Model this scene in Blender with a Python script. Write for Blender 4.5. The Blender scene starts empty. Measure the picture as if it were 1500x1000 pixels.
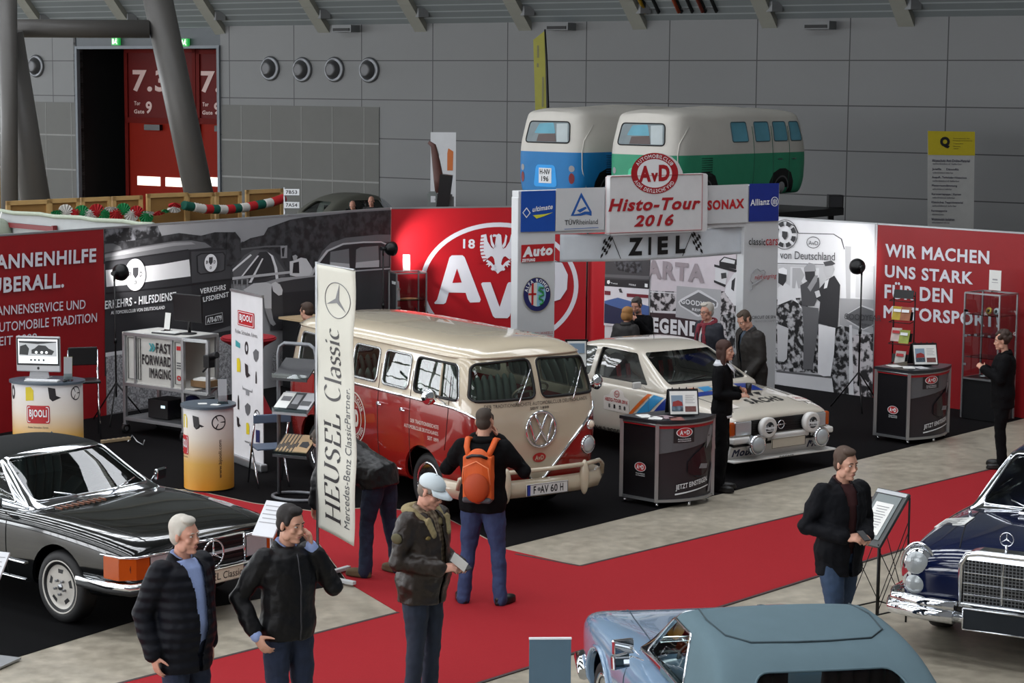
import bpy, bmesh, math, random
from mathutils import Vector, Matrix, Quaternion, noise
from mathutils.bvhtree import BVHTree
from mathutils.geometry import tessellate_polygon
random.seed(7)
SC = bpy.context.scene
COL = SC.collection
FPX, CAMZ, ROLL = 3000.0, 4.6, 0.008
PITCH = math.atan(374 / FPX)
cam_data = bpy.data.cameras.new('camera')
cam_data.sensor_width = 36.0
cam_data.lens = FPX / 1500 * 36
cam_data.clip_end = 400
cam = bpy.data.objects.new('camera', cam_data)
COL.objects.link(cam)
cam.matrix_world = (Matrix.Translation((0, 0, CAMZ)) @ Matrix.Rotation(math.pi / 2 - PITCH, 4, 'X') @ Matrix.Rotation(ROLL, 4, 'Z'))
SC.camera = cam
cam_data.dof.use_dof = False
SC.cycles.transparent_max_bounces = 24
SC.view_settings.view_transform = 'Standard'
SC.view_settings.look = 'None'
SC.view_settings.gamma = 1.0
SC.view_settings.exposure = 0.55
wd = bpy.data.worlds.new('world'); SC.world = wd; wd.use_nodes = True
bg = wd.node_tree.nodes['Background']
bg.inputs[0].default_value = (0.95, 0.97, 1.0, 1)
bg.inputs[1].default_value = 0.12
SKY_E, FACADE_E, GABLE_FILL_E = 4.4, 5.5, 4.5        # glazing brightness of the roof lights, the left facade and the added gable fill
def ray(px, py):
 x, y = px - 750.0, 500.0 - py
 c, s = math.cos(ROLL), math.sin(ROLL)
 xr, yr = x * c + y * s, -x * s + y * c
 return Vector((xr, FPX * math.cos(PITCH) + yr * math.sin(PITCH), -FPX * math.sin(PITCH) + yr * math.cos(PITCH)))
def at(px, py, z=0.0):                       # where a pixel's sight line meets height z
 d = ray(px, py); t = (z - CAMZ) / d.z
 return Vector((d.x * t, d.y * t, z))
def atY(px, py, Y):
 d = ray(px, py); t = Y / d.y
 return Vector((d.x * t, Y, CAMZ + d.z * t))
class Plane:                                 # an upright plane through two ground points
 def __init__(s, a, b):
  s.o = Vector((a[0], a[1], 0)); s.t = (Vector((b[0], b[1], 0)) - s.o).normalized()
  n = Vector((s.t.y, -s.t.x, 0)); s.n = n if n.y < 0 else -n
 def px(s, x, y, off=0.0):
  d = ray(x, y); o = s.o + s.n * off; c = Vector((0, 0, CAMZ))
  k = (o - c).dot(s.n) / d.dot(s.n)
  return c + d * k
 def at(s, a, z, off=0.0): return s.o + s.t * a + s.n * off + Vector((0, 0, z))
 def a(s, p): return (p - s.o).dot(s.t)
def lin(c):
 return tuple(((v / 255) / 12.92 if v / 255 <= .04045 else ((v / 255 + .055) / 1.055) ** 2.4) for v in c)
MATS = {}
def mat(name, rgb, rough=.5, metal=0., var=.08, scale=6., coat=0., bump=0., bscale=80., emit=0., trans=0., spec=.5, ior=1.45):
 if name in MATS: return MATS[name]
 m = bpy.data.materials.new(name); m.use_nodes = True
 nt = m.node_tree; N = nt.nodes; L = nt.links; b = N['Principled BSDF']
 c = lin(rgb)
 tc = N.new('ShaderNodeTexCoord'); nz = N.new('ShaderNodeTexNoise')
 nz.inputs['Scale'].default_value = scale; nz.inputs['Detail'].default_value = 3
 L.new(tc.outputs['Object'], nz.inputs['Vector'])
 mx = N.new('ShaderNodeMix'); mx.data_type = 'RGBA'
 mx.inputs['A'].default_value = tuple(v * (1 - var) for v in c) + (1,)
 mx.inputs['B'].default_value = tuple(min(1, v * (1 + var)) for v in c) + (1,)
 L.new(nz.outputs['Fac'], mx.inputs['Factor']); L.new(mx.outputs['Result'], b.inputs['Base Color'])
 b.inputs['Roughness'].default_value = rough; b.inputs['Metallic'].default_value = metal
 b.inputs['Coat Weight'].default_value = coat; b.inputs['Coat Roughness'].default_value = .03
 b.inputs['Specular IOR Level'].default_value = spec; b.inputs['IOR'].default_value = ior
 if trans: b.inputs['Transmission Weight'].default_value = trans
 if emit:
  L.new(mx.outputs['Result'], b.inputs['Emission Color']); b.inputs['Emission Strength'].default_value = emit
 if bump:
  n2 = N.new('ShaderNodeTexNoise'); n2.inputs['Scale'].default_value = bscale; n2.inputs['Detail'].default_value = 4
  L.new(tc.outputs['Object'], n2.inputs['Vector'])
  bp = N.new('ShaderNodeBump'); bp.inputs['Strength'].default_value = bump; bp.inputs['Distance'].default_value = .01
  L.new(n2.outputs['Fac'], bp.inputs['Height']); L.new(bp.outputs['Normal'], b.inputs['Normal'])
 MATS[name] = m
 return m
def glass_mat(name, tint=(225, 238, 235), mixf=.12, rough=.0):   # thin window glass: see-through with a fresnel mirror
 if name in MATS: return MATS[name]
 m = bpy.data.materials.new(name); m.use_nodes = True; nt = m.node_tree; N = nt.nodes; L = nt.links
 N.remove(N['Principled BSDF']); out = N['Material Output']
 tr = N.new('ShaderNodeBsdfTransparent'); tr.inputs[0].default_value = lin(tint) + (1,)
 gl = N.new('ShaderNodeBsdfGlossy'); gl.inputs['Roughness'].default_value = rough
 fr = N.new('ShaderNodeFresnel'); fr.inputs[0].default_value = 1.5
 ad = N.new('ShaderNodeMath'); ad.operation = 'ADD'; ad.inputs[1].default_value = mixf; ad.use_clamp = True
 nz = N.new('ShaderNodeTexNoise'); nz.inputs['Scale'].default_value = 3
 bp = N.new('ShaderNodeBump'); bp.inputs['Strength'].default_value = .012
 L.new(nz.outputs['Fac'], bp.inputs['Height']); L.new(bp.outputs['Normal'], gl.inputs['Normal'])
 mx = N.new('ShaderNodeMixShader'); L.new(fr.outputs[0], ad.inputs[0]); L.new(ad.outputs[0], mx.inputs[0])
 L.new(tr.outputs[0], mx.inputs[1]); L.new(gl.outputs[0], mx.inputs[2]); L.new(mx.outputs[0], out.inputs[0])
 MATS[name] = m
 return m
def emit_mat(name, rgb, k):
 if name in MATS: return MATS[name]
 m = mat(name, rgb, .4, emit=k, var=.03)
 return m
def tag(o, label=None, cat=None, group=None, kind=None):
 if label: o['label'] = label
 if cat: o['category'] = cat
 if group: o['group'] = group
 if kind: o['kind'] = kind
 return o
def empty(name, loc, head=0., label=None, cat=None, group=None):
 o = bpy.data.objects.new(name, None); o.location = loc; o.rotation_euler = (0, 0, head)
 o.empty_display_size = .1
 COL.objects.link(o); return tag(o, label, cat, group)
def copy_tree(o, parent=None):
 c = o.copy(); COL.objects.link(c); c.parent = parent
 for ch in list(o.children): copy_tree(ch, c)
 return c
def frame_of(d):
 d = d.normalized(); up = Vector((0, 0, 1)) if abs(d.z) < .95 else Vector((1, 0, 0))
 x = up.cross(d).normalized(); return x, d.cross(x)
class MB:
 def __init__(s): s.v = []; s.f = []; s.m = []; s.s = []
 def add(s, vs, fs, m=0, smooth=False):
  b = len(s.v); s.v += [Vector(p) for p in vs]
  for f in fs: s.f.append(tuple(b + i for i in f)); s.m.append(m); s.s.append(smooth)
  return s
 def box(s, c, d, m=0, R=None, taper=1.):
  x, y, z = d[0] / 2, d[1] / 2, d[2] / 2; c = Vector(c)
  vs = [Vector((a * x * (taper if e > 0 else 1), b * y * (taper if e > 0 else 1), e * z)) for e in (-1, 1) for b in (-1, 1) for a in (-1, 1)]
  if R is not None: vs = [R @ v for v in vs]
  return s.add([c + v for v in vs], [(0, 2, 3, 1), (4, 5, 7, 6), (0, 1, 5, 4), (2, 6, 7, 3), (0, 4, 6, 2), (1, 3, 7, 5)], m)
 def bar(s, p, q, w, h, m=0):             # rectangular bar from p to q
  p, q = Vector(p), Vector(q); x, y = frame_of(q - p)
  vs = [e + x * a * w / 2 + y * b * h / 2 for e in (p, q) for a, b in ((-1, -1), (1, -1), (1, 1), (-1, 1))]
  return s.add(vs, [(3, 2, 1, 0), (4, 5, 6, 7)] + [(i, (i + 1) % 4, 4 + (i + 1) % 4, 4 + i) for i in range(4)], m)
 def cyl(s, p, q, r, r2=None, n=16, m=0, caps=True):
  p, q = Vector(p), Vector(q); x, y = frame_of(q - p); r2 = r if r2 is None else r2
  vs = []
  for e, k in ((p, r), (q, r2)):
   vs += [e + x * math.cos(2 * math.pi * i / n) * k + y * math.sin(2 * math.pi * i / n) * k for i in range(n)]
  s.add(vs, [(i, (i + 1) % n, n + (i + 1) % n, n + i) for i in range(n)], m, True)
  if caps: s.add(vs, [tuple(range(n - 1, -1, -1)), tuple(range(n, 2 * n))], m)
  return s
 def tube(s, pts, r, n=8, m=0, closed=False, caps=True):
  pts = [Vector(p) for p in pts]; k = len(pts); rings = []; rr = r if isinstance(r, (list, tuple)) else [r] * k
  prevx = None
  for i, p in enumerate(pts):
   a = pts[(i - 1) % k] if (i or closed) else p; b = pts[(i + 1) % k] if (i < k - 1 or closed) else p
   d = (b - a)
   if d.length < 1e-9: d = Vector((0, 0, 1))
   d.normalize()
   if prevx is None: x, _ = frame_of(d)
   else:
    x = prevx - d * prevx.dot(d)
    if x.length < 1e-6: x, _ = frame_of(d)
    x.normalize()
   prevx = x; y = d.cross(x)
   rings.append([p + (x * math.cos(2 * math.pi * j / n) + y * math.sin(2 * math.pi * j / n)) * rr[i] for j in range(n)])
  vs = [v for g in rings for v in g]; fs = []
  for i in range(k if closed else k - 1):
   i2 = (i + 1) % k
   for j in range(n): fs.append((i * n + j, i * n + (j + 1) % n, i2 * n + (j + 1) % n, i2 * n + j))
  s.add(vs, fs, m, True)
  if caps and not closed: s.add(vs, [tuple(range(n - 1, -1, -1)), tuple((k - 1) * n + j for j in range(n))], m)
  return s
 def ell(s, c, r, m=0, R=None, n=16, k=10):
  c = Vector(c); vs = []; fs = []
  for i in range(1, k):
   t = math.pi * i / k
   for j in range(n):
    a = 2 * math.pi * j / n
    vs.append(Vector((r[0] * math.sin(t) * math.cos(a), r[1] * math.sin(t) * math.sin(a), r[2] * math.cos(t))))
  vs += [Vector((0, 0, r[2])), Vector((0, 0, -r[2]))]; T, B = len(vs) - 2, len(vs) - 1
  for i in range(k - 2):
   for j in range(n): fs.append((i * n + j, (i + 1) * n + j, (i + 1) * n + (j + 1) % n, i * n + (j + 1) % n))
  for j in range(n):
   fs.append((T, j, (j + 1) % n)); fs.append((B, (k - 2) * n + (j + 1) % n, (k - 2) * n + j))
  if R is not None: vs = [R @ v for v in vs]
  return s.add([c + v for v in vs], fs, m, True)
 def lathe(s, prof, c=(0, 0, 0), R=None, n=24, m=0, smooth=True, caps=True):     # prof: (radius, z)
  c = Vector(c); vs = []; fs = []; k = len(prof)
  for r, z in prof:
   for j in range(n):
    v = Vector((r * math.cos(2 * math.pi * j / n), r * math.sin(2 * math.pi * j / n), z)); vs.append(R @ v if R is not None else v)
  for i in range(k - 1):
   for j in range(n): fs.append((i * n + j, i * n + (j + 1) % n, (i + 1) * n + (j + 1) % n, (i + 1) * n + j))
  s.add([c + v for v in vs], fs, m, smooth)
  if caps and prof[0][0] > 1e-5: s.add([c + v for v in vs[:n]], [tuple(range(n - 1, -1, -1))], m)
  if caps and prof[-1][0] > 1e-5: s.add([c + v for v in vs[-n:]], [tuple(range(n))], m)
  return s
 def poly(s, pts, m=0):                    # flat, possibly concave outline
  pts = [Vector(p) for p in pts]
  for t in tessellate_polygon([pts]): s.add([pts[i] for i in t], [(0, 1, 2)], m)
  return s
 def prism(s, pts, d, m=0):                # outline pushed along d
  pts = [Vector(p) for p in pts]; d = Vector(d); n = len(pts)
  tri = tessellate_polygon([pts])
  s.add(pts + [p + d for p in pts], [tuple(t) for t in tri] + [tuple(n + i for i in reversed(t)) for t in tri] + [(i, (i + 1) % n, n + (i + 1) % n, n + i) for i in range(n)], m)
  return s
 def build(s, name, mats, parent=None, bevel=0., subsurf=0, smooth_angle=None, flip=True):
  me = bpy.data.meshes.new(name); me.from_pydata([tuple(v) for v in s.v], [], s.f)
  mats = mats if isinstance(mats, (list, tuple)) else [mats]
  for x in mats: me.materials.append(x)
  me.polygons.foreach_set('material_index', s.m); me.polygons.foreach_set('use_smooth', s.s)
  if flip:
   bm = bmesh.new(); bm.from_mesh(me); bmesh.ops.remove_doubles(bm, verts=bm.verts, dist=1e-5)
   bmesh.ops.recalc_face_normals(bm, faces=bm.faces); bm.to_mesh(me); bm.free()
  me.update()
  o = bpy.data.objects.new(name, me); COL.objects.link(o); o.parent = parent
  if bevel:
   b = o.modifiers.new('b', 'BEVEL'); b.width = bevel; b.segments = 2; b.limit_method = 'ANGLE'; b.angle_limit = .7
  if subsurf:
   b = o.modifiers.new('s', 'SUBSURF'); b.levels = b.render_levels = subsurf
  return o
def mesh_obj(name, me, m, parent=None):
 if m is not None:
  me.materials.clear(); me.materials.append(m)
 o = bpy.data.objects.new(name, me); COL.objects.link(o); o.parent = parent; return o
def Rz(a): return Matrix.Rotation(a, 3, 'Z')
def Rx(a): return Matrix.Rotation(a, 3, 'X')
def Ry(a): return Matrix.Rotation(a, 3, 'Y')
_T = {}
def text2d(body, bold=0., shear=0., space=1.):
 """triangles of a line of lettering in a 0..1 box, and its width/height ratio"""
 key = (body, bold, shear, space)
 if key in _T: return _T[key]
 cu = bpy.data.curves.new('t', 'FONT'); cu.body = body; cu.bevel_depth = bold; cu.bevel_resolution = 0; cu.shear = shear; cu.space_character = space + bold * 3.5; cu.resolution_u = 3
 ob = bpy.data.objects.new('t', cu); me = ob.to_mesh()
 vs = [(v.co.x, v.co.y) for v in me.vertices]; fs = [tuple(p.vertices) for p in me.polygons if not bold or sum(me.vertices[i].co.z for i in p.vertices) > 1e-5]
 ob.to_mesh_clear(); bpy.data.objects.remove(ob); bpy.data.curves.remove(cu)
 x0 = min(v[0] for v in vs); x1 = max(v[0] for v in vs); y0 = min(v[1] for v in vs); y1 = max(v[1] for v in vs)
 vs = [((a - x0) / (x1 - x0), (b - y0) / (y1 - y0)) for a, b in vs]
 _T[key] = (vs, fs, (x1 - x0) / (y1 - y0)); return _T[key]
def text_on(mb, body, o, u, v, m=0, bold=.02, shear=0., space=1.):
 """lettering filling the parallelogram o, o+u, o+v"""
 vs, fs, _ = text2d(body, bold, shear, space); o, u, v = Vector(o), Vector(u), Vector(v)
 mb.add([o + u * a + v * b for a, b in vs], fs, m)
def text_px(mb, pl, body, bl, br, tl, off=.004, m=0, bold=.02, shear=0., space=1.):
 o = pl.px(*bl, off); text_on(mb, body, o, pl.px(*br, off) - o, pl.px(*tl, off) - o, m, bold, shear, space)
def poly_px(mb, pl, pts, off=.002, m=0): mb.poly([pl.px(x, y, off) for x, y in pts], m)
def ring_px(mb, pl, c, rx, ry, w, off=.003, m=0, n=48, a0=0., a1=360.):
 """elliptic band on a plane; c centre px, rx/ry radii px, w width in px"""
 k = n; full = abs(a1 - a0) >= 360
 A = [math.radians(a0 + (a1 - a0) * i / k) for i in range(k if full else k + 1)]
 o = [pl.px(c[0] + math.cos(t) * rx, c[1] - math.sin(t) * ry, off) for t in A]
 q = [pl.px(c[0] + math.cos(t) * (rx - w), c[1] - math.sin(t) * (ry - w), off) for t in A]
 n = len(A); mb.add(o + q, [(i, (i + 1) % n, n + (i + 1) % n, n + i) for i in range(n if full else n - 1)], m)
def disc_px(mb, pl, c, rx, ry, off=.003, m=0, n=36):
 mb.add([pl.px(c[0] + math.cos(2 * math.pi * i / n) * rx, c[1] - math.sin(2 * math.pi * i / n) * ry, off) for i in range(n)], [tuple(range(n))], m)
def arc_text(mb, body, fn, a0, a1, h, m=0, bold=.02):
 """letters one by one along an arc; fn(angle, r_add) -> point; from angle a0 to a1 (deg), letter height h"""
 ws = [text2d(ch, bold)[2] * (.72 if ch in 'acemnorsuvwxz' else 1) if ch != ' ' else .5 for ch in body]
 tot = sum(w + .25 for w in ws); a = a0
 for ch, w in zip(body, ws):
  da = (a1 - a0) * (w + .25) / tot
  if ch != ' ':
   vs, fs, _ = text2d(ch, bold); hh = h * (.74 if ch in 'acemnorsuvwxz' else 1)
   q = w / (w + .25)
   inv = a1 > a0
   mb.add([fn(a + da * (x * q), (y * hh if not inv else -(1 - y) * hh)) for x, y in vs], fs, m)
  a += da
WHITE = mat('white_print', (226, 228, 230), .45, var=.03); BLACK = mat('black_print', (18, 18, 20), .5)
RED = mat('red_print', (168, 22, 32), .42, var=.05); DRED = mat('deep_red_print', (142, 20, 26), .45)
CHROME = mat('chrome', (225, 228, 232), .06, 1., var=.02); STEEL = mat('brushed_steel', (150, 152, 155), .32, 1., var=.06)
ALU = mat('aluminium_profile', (170, 172, 174), .38, .85, var=.05); RUBBER = mat('black_rubber', (17, 17, 18), .6, bump=.1)
BLKMET = mat('black_metal', (16, 16, 17), .4, .2); BLKPLA = mat('black_plastic', (20, 20, 22), .42, var=.1)
GREYP = mat('grey_plastic', (110, 112, 114), .5); PAPER = mat('paper', (222, 222, 218), .6, var=.04)
CLEAR = glass_mat('clear_acrylic', (235, 242, 242), .03); GLASS = glass_mat('car_glass', (232, 242, 239), .03)
def S(o): o['kind'] = 'structure'; return o
HA, HB = Vector((-8.33, 62.5, 0)), Vector((12.1, 48.4, 0))
HW = Plane(HA, HB); hv = HW.t; hn = HW.n                       # hn points from the back wall into the hall
def nodes(m): return m.node_tree.nodes, m.node_tree.links
def floor_mat():
 m = mat('polished_concrete', (146, 142, 132), .3, var=.0, spec=.4); N, L = nodes(m); b = N['Principled BSDF']
 tc = N.new('ShaderNodeTexCoord'); n1 = N.new('ShaderNodeTexNoise'); n1.inputs['Scale'].default_value = .9; n1.inputs['Detail'].default_value = 8; n1.inputs['Roughness'].default_value = .65
 n2 = N.new('ShaderNodeTexNoise'); n2.inputs['Scale'].default_value = 7; n2.inputs['Detail'].default_value = 6
 L.new(tc.outputs['Object'], n1.inputs['Vector']); L.new(tc.outputs['Object'], n2.inputs['Vector'])
 ml = N.new('ShaderNodeMath'); ml.operation = 'MULTIPLY'; L.new(n1.outputs['Fac'], ml.inputs[0]); L.new(n2.outputs['Fac'], ml.inputs[1])
 cr = N.new('ShaderNodeValToRGB'); cr.color_ramp.elements[0].position = .12; cr.color_ramp.elements[1].position = .42
 cr.color_ramp.elements[0].color = lin((134, 127, 113)) + (1,); cr.color_ramp.elements[1].color = lin((182, 173, 156)) + (1,)
 L.new(ml.outputs[0], cr.inputs[0]); L.new(cr.outputs[0], b.inputs['Base Color'])
 r = N.new('ShaderNodeMapRange'); r.inputs[3].default_value = .22; r.inputs[4].default_value = .45
 L.new(n2.outputs['Fac'], r.inputs[0]); L.new(r.outputs[0], b.inputs['Roughness'])
 return m
q = MB(); q.box((0, 36, -.05), (120, 120, .1)); S(q.build('floor', floor_mat()))
CARPET_B = mat('black_carpet', (21, 20, 21), .9, var=.25, scale=60, bump=.5, bscale=300, spec=.04)
CARPET_R = mat('red_carpet', (152, 36, 42), .9, var=.07, scale=30, bump=.4, bscale=300, spec=.12)
EDGE = mat('carpet_tape', (52, 40, 40), .6)
def slab(name, pts, m, h, label, cat, edge=None):
 q = MB(); q.prism([Vector((p[0], p[1], .001)) for p in pts], (0, 0, h)); o = q.build(name, m); tag(o, label, cat)
 return o
A1, A2 = at(855, 828), at(1500, 665); B1, B2 = at(745, 990), at(1315, 800)
da = (A2 - A1).normalized(); db = (B2 - B1).normalized()
c0, c1 = at(340, 968), at(572, 905)
dc = (c1 - c0).normalized()
LL = at(500, 850)
pR = [A1, A1 + da * 22, B1 + db * 24, B1 - db * 6, c0 - dc * 6 , c0 - dc * 2, c1 + dc * .15, at(517, 858), at(472, 800), at(382, 757), at(287, 731), at(287, 726), at(375, 744), at(460, 754), at(560, 747), at(650, 757), at(745, 805)]
red = slab('aisle_carpet', pR, CARPET_R, .006, 'long red carpet running along the aisle through the hall', 'carpet')
q = MB()
for a, b in ((A1, A1 + da * 22), (B1 - db * 6, B1 + db * 24), (c0 - dc * 6, c1 + dc * .15), (A1, at(760, 812))):
 q.bar(a + Vector((0, 0, .006)), b + Vector((0, 0, .006)), .035, .006)
q.build('edge_tape', EDGE, red)
K1, K2 = at(745, 802), at(1445, 616); dk = (K2 - K1).normalized()
slab('stand_carpet', [K1, K1 + dk * 16, (15, 45, 0), (-4, 45, 0), (-12, 24, 0), at(-250, 724), at(285, 724), at(375, 742), at(460, 752), at(560, 745), at(650, 755)], CARPET_B, .004, 'black carpet of the exhibition stand under the bus and rally car', 'carpet')
slab('dealer_carpet', [at(-200, 1010), at(0, 985), at(205, 918), at(515, 858), at(470, 800), at(380, 757), at(285, 731), at(-250, 731)], mat('charcoal_carpet', (17, 17, 18), .9, var=.2, scale=40, bump=.4, bscale=300, spec=.04), .005, 'charcoal carpet under the black convertible at left', 'carpet')
WT = 6.45
def wall_mat():
 m = mat('wall_cladding', (113, 114, 115), .55, var=.04, scale=.4); N, L = nodes(m); b = N['Principled BSDF']
 base = b.inputs['Base Color'].links[0].from_socket
 tc = N.new('ShaderNodeTexCoord'); sp = N.new('ShaderNodeSeparateXYZ'); L.new(tc.outputs['Object'], sp.inputs[0])
 def mth(op, a, c):
  n = N.new('ShaderNodeMath'); n.operation = op
  for i, x in enumerate((a, c)):
   if x is None: continue
   if isinstance(x, (int, float)): n.inputs[i].default_value = x
   else: L.new(x, n.inputs[i])
  return n.outputs[0]
 def seam(src, per, offs, w):
  f = mth('FRACT', mth('DIVIDE', mth('SUBTRACT', src, offs), per), None)
  return mth('LESS_THAN', f, w / per)
 s1 = seam(sp.outputs[0], 2.57, HW.a(HW.px(973, 100)) - 2.57 * 9, .03); s2 = seam(sp.outputs[2], 1.115, .82, .028)
 sm = mth('MAXIMUM', s1, s2)
 mx = N.new('ShaderNodeMix'); mx.data_type = 'RGBA'; L.new(sm, mx.inputs['Factor']); L.new(base, mx.inputs['A']); mx.inputs['B'].default_value = lin((48, 48, 50)) + (1,)
 L.new(mx.outputs['Result'], b.inputs['Base Color']); return m
WALLM = wall_mat()
def wall_piece(name, a0, a1, z0, z1, m, th=.3, off=0.):
 q = MB(); q.box(((a0 + a1) / 2, th / 2 - off, (z0 + z1) / 2), (a1 - a0, th, z1 - z0))
 o = q.build(name, m); o.location = HW.o; o.rotation_euler = (0, 0, math.atan2(hv.y, hv.x)); return o
aGL, aGR = HW.a(HW.px(108, 200)), HW.a(HW.px(319, 200))        # gate opening
S(wall_piece('wall_back', aGR, 40, 0, WT, WALLM)); S(wall_piece('wall_back_left', -22, aGL, 0, WT - .1, WALLM))
PERF = mat('perforated_cladding', (92, 92, 89), .6, var=.06, scale=3)
zP = HW.px(350, 160).z; aP = HW.a(HW.px(551, 200))
PERFL = mat('panel_joint', (132, 132, 130), .6)
for nm, (x0, x1), lab in (('acoustic_panel', (aGR + .05, aP), 'dark perforated wall cladding panel right of the gate'), ('acoustic_panel', (-14, aGL - .05), 'dark perforated wall cladding panel left of the gate')):
 q = wall_piece(nm, x0, x1, .3, zP, PERF, .02, .02); tag(q, lab, 'wall panel')
 j = MB()
 for k in range(4): j.box(((x0 + x1) / 2, -.024, zP - 1.06 - k * 1.115), (x1 - x0, .012, .05))
 x = x0 + .8
 while x < x1: j.box((x, -.022, zP / 2 + .15), (.025, .008, zP - .35)); x += 1.19
 j.build('joint_strip', PERFL, q)
q = MB(); zg = HW.px(200, 78).z; dep = 3.2
for a, b, z0, z1, y0, y1 in ((aGL, aGR, 0, zg + 1, dep, dep + .1), (aGL - .1, aGL, 0, zg + 1, 0, dep), (aGR, aGR + .1, 0, zg + 1, 0.31, dep), (aGL, aGR, zg, zg + .1, .3, dep)):
 q.box(((a + b) / 2, (y0 + y1) / 2, (z0 + z1) / 2), (b - a, y1 - y0, z1 - z0))
o = S(q.build('wall_gate_recess', mat('gate_recess_dark', (24, 24, 26), .6))); o.location = HW.o; o.rotation_euler = (0, 0, math.atan2(hv.y, hv.x))
q = MB(); q.box(((aGL + aGR) / 2, .12, zg + .26), (aGR - aGL, .2, .62)); q.box(((aGL + aGR) / 2, .0, zg), (aGR - aGL, .12, .09), 1); q.box((aGL + .06, 0, zg / 2), (.1, .14, zg), 1); q.box((aGR - .05, 0, zg / 2), (.1, .14, zg), 1)
o = S(q.build('trim_1', [mat('gate_header', (70, 76, 82), .5), mat('gate_frame', (105, 112, 120), .5)])); o.location = HW.o; o.rotation_euler = (0, 0, math.atan2(hv.y, hv.x))
GPL = Plane(HW.o - hn * 1.2, HW.o - hn * 1.2 + hv)
GR = mat('gate_red', (124, 24, 8), .6, var=.06, spec=.1); GR2 = mat('gate_red_dark', (92, 14, 8), .6, spec=.1); GW = mat('gate_lettering', (190, 160, 155), .5)
def gate_leaf(x0, x1, txt, label):
 p0 = GPL.px(x0, 300); a0, a1 = GPL.a(GPL.px(x0, 200)), GPL.a(GPL.px(x1, 200)); zt = GPL.px(x0, 80).z
 e = empty('gate_door', GPL.at((a0 + a1) / 2, 0), 0, label, 'gate')
 inv = -e.location
 def bx(q, a, b, z0, z1, d0, d1, m=0):
  c = [GPL.at(a, z0, d0), GPL.at(b, z0, d0), GPL.at(b, z1, d0), GPL.at(a, z1, d0)]; q.prism([p + inv for p in c], hn * (d1 - d0), m)
 q = MB(); bx(q, a0, a1, 0, zt, -.08, 0); q.build('leaf', GR, e)
 q = MB(); w = a1 - a0; zm = GPL.px(x0, 185).z
 for a, b, z0, z1 in ((a0, a0 + .14, 0, zt), (a1 - .14, a1, 0, zt), (a0, a1, zt - .14, zt), (a0, a1, zm - .08, zm + .1)): bx(q, a, b, z0, z1, 0, .06)
 q.build('door_frame', GR2, e)
 q = MB(); bx(q, a0 + w * .3, a0 + w * .52, zm - .3, zm - .12, .0, .14); q.build('closer', BLKPLA, e)
 q = MB()
 for body, bl, br, tl in txt:
  for k in range(1):
   o = GPL.px(*bl, .03); text_on(q, body, o + inv, GPL.px(*br, .03) - o, GPL.px(*tl, .03) - o, 0, .03)
 q.build('lettering', GW, e)
 zw0, zw1 = GPL.px(x0, 279).z, GPL.px(x0, 266).z
 for f0, f1 in ((.16, .48), (.56, .88)): q = MB(); bx(q, a0 + w * f0, a0 + w * f1, zw0, zw1, .0, .03); q.build('vision_panel', emit_mat('lit_daylight_pane', (235, 228, 215), 1.1), e)
 q = MB(); bx(q, a0 + .14, a1 - .14, zm + .1, zt - .14, .0, .015); q.build('upper_panel', mat('gate_maroon', (88, 14, 12), .5, spec=.1), e)
gate_leaf(180, 284, [('7.3', (188, 143), (238, 143), (188, 111)), ('Tor', (191, 163), (200, 163), (191, 157)), ('Gate', (191, 175), (206, 175), (191, 169)), ('9', (208, 175), (217, 175), (208, 157))], 'red gate door lettered 7.3, the left one')
gate_leaf(285, 382, [('7.3', (288, 143), (338, 143), (288, 111)), ('Tor', (291, 163), (300, 163), (291, 157)), ('Gate', (291, 175), (306, 175), (291, 169)), ('9', (308, 175), (317, 175), (308, 157))], 'red gate door lettered 7.3, right one cut by the wall edge')
for px, lab in ((162, 'green running man exit sign left of the diagonal column'), (263, 'green running man exit sign right of the diagonal column')):
 p = HW.px(px, 70, .1); e = empty('exit_sign', p, math.atan2(hv.y, hv.x), lab, 'sign')
 q = MB(); q.box((0, .03, 0), (.3, .1, .24)); q.build('housing', emit_mat('exit_green', (30, 140, 60), .8), e)
 q = MB(); z = -.022
 q.poly([(-.12, z, -.08), (-.05, z, -.08), (-.05, z, .08), (-.12, z, .08)]); q.poly([(.0, z, .02), (.03, z, .06), (.09, z, .05), (.06, z, .0), (.1, z, -.08), (.06, z, -.08), (.03, z, -.02), (-.02, z, -.07), (-.03, z, -.04)]); q.poly([(.04, z, .07), (.07, z, .07), (.07, z, .1), (.04, z, .1)])
 q.build('pictogram', emit_mat('exit_white', (220, 245, 215), 1.2), e)
VENTM = mat('nozzle_metal', (120, 122, 126), .4, .7); VDARK = mat('nozzle_throat', (22, 22, 24), .6)
Mv = Matrix((hv, Vector((0, 0, 1)), hn)).transposed()
for k, (px, py, lab) in enumerate(((390, 106, 'round air nozzle, first right of the gate'), (437, 107, 'round air nozzle, second right of the gate'), (484, 106, 'round air nozzle, third right of the gate'), (535, 106, 'round air nozzle, rightmost of the row on the back wall'), (47, 108, 'round air nozzle just left of the gate'), (10, 108, 'round air nozzle half hidden behind the vertical column'))):
 e = empty('air_nozzle', HW.px(px, py), 0, lab, 'vent', 'round air nozzles on the back wall'); e.rotation_euler = Mv.to_euler()
 q = MB(); q.lathe([(.36, 0), (.37, .03), (.34, .07), (.29, .08), (.28, .04)], n=28); q.build('ring', VENTM, e)
 q = MB(); q.lathe([(.28, .02), (.27, .06), (.2, .16), (.14, .22), (.13, .2)], n=28, c=(-.05, 0, 0)); q.build('bowl', mat('nozzle_bowl', (84, 84, 86), .45, .5), e)
 q = MB(); q.lathe([(.13, .19), (.0, .191)], n=20, c=(-.05, 0, .008)); q.build('throat', VDARK, e)
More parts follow.
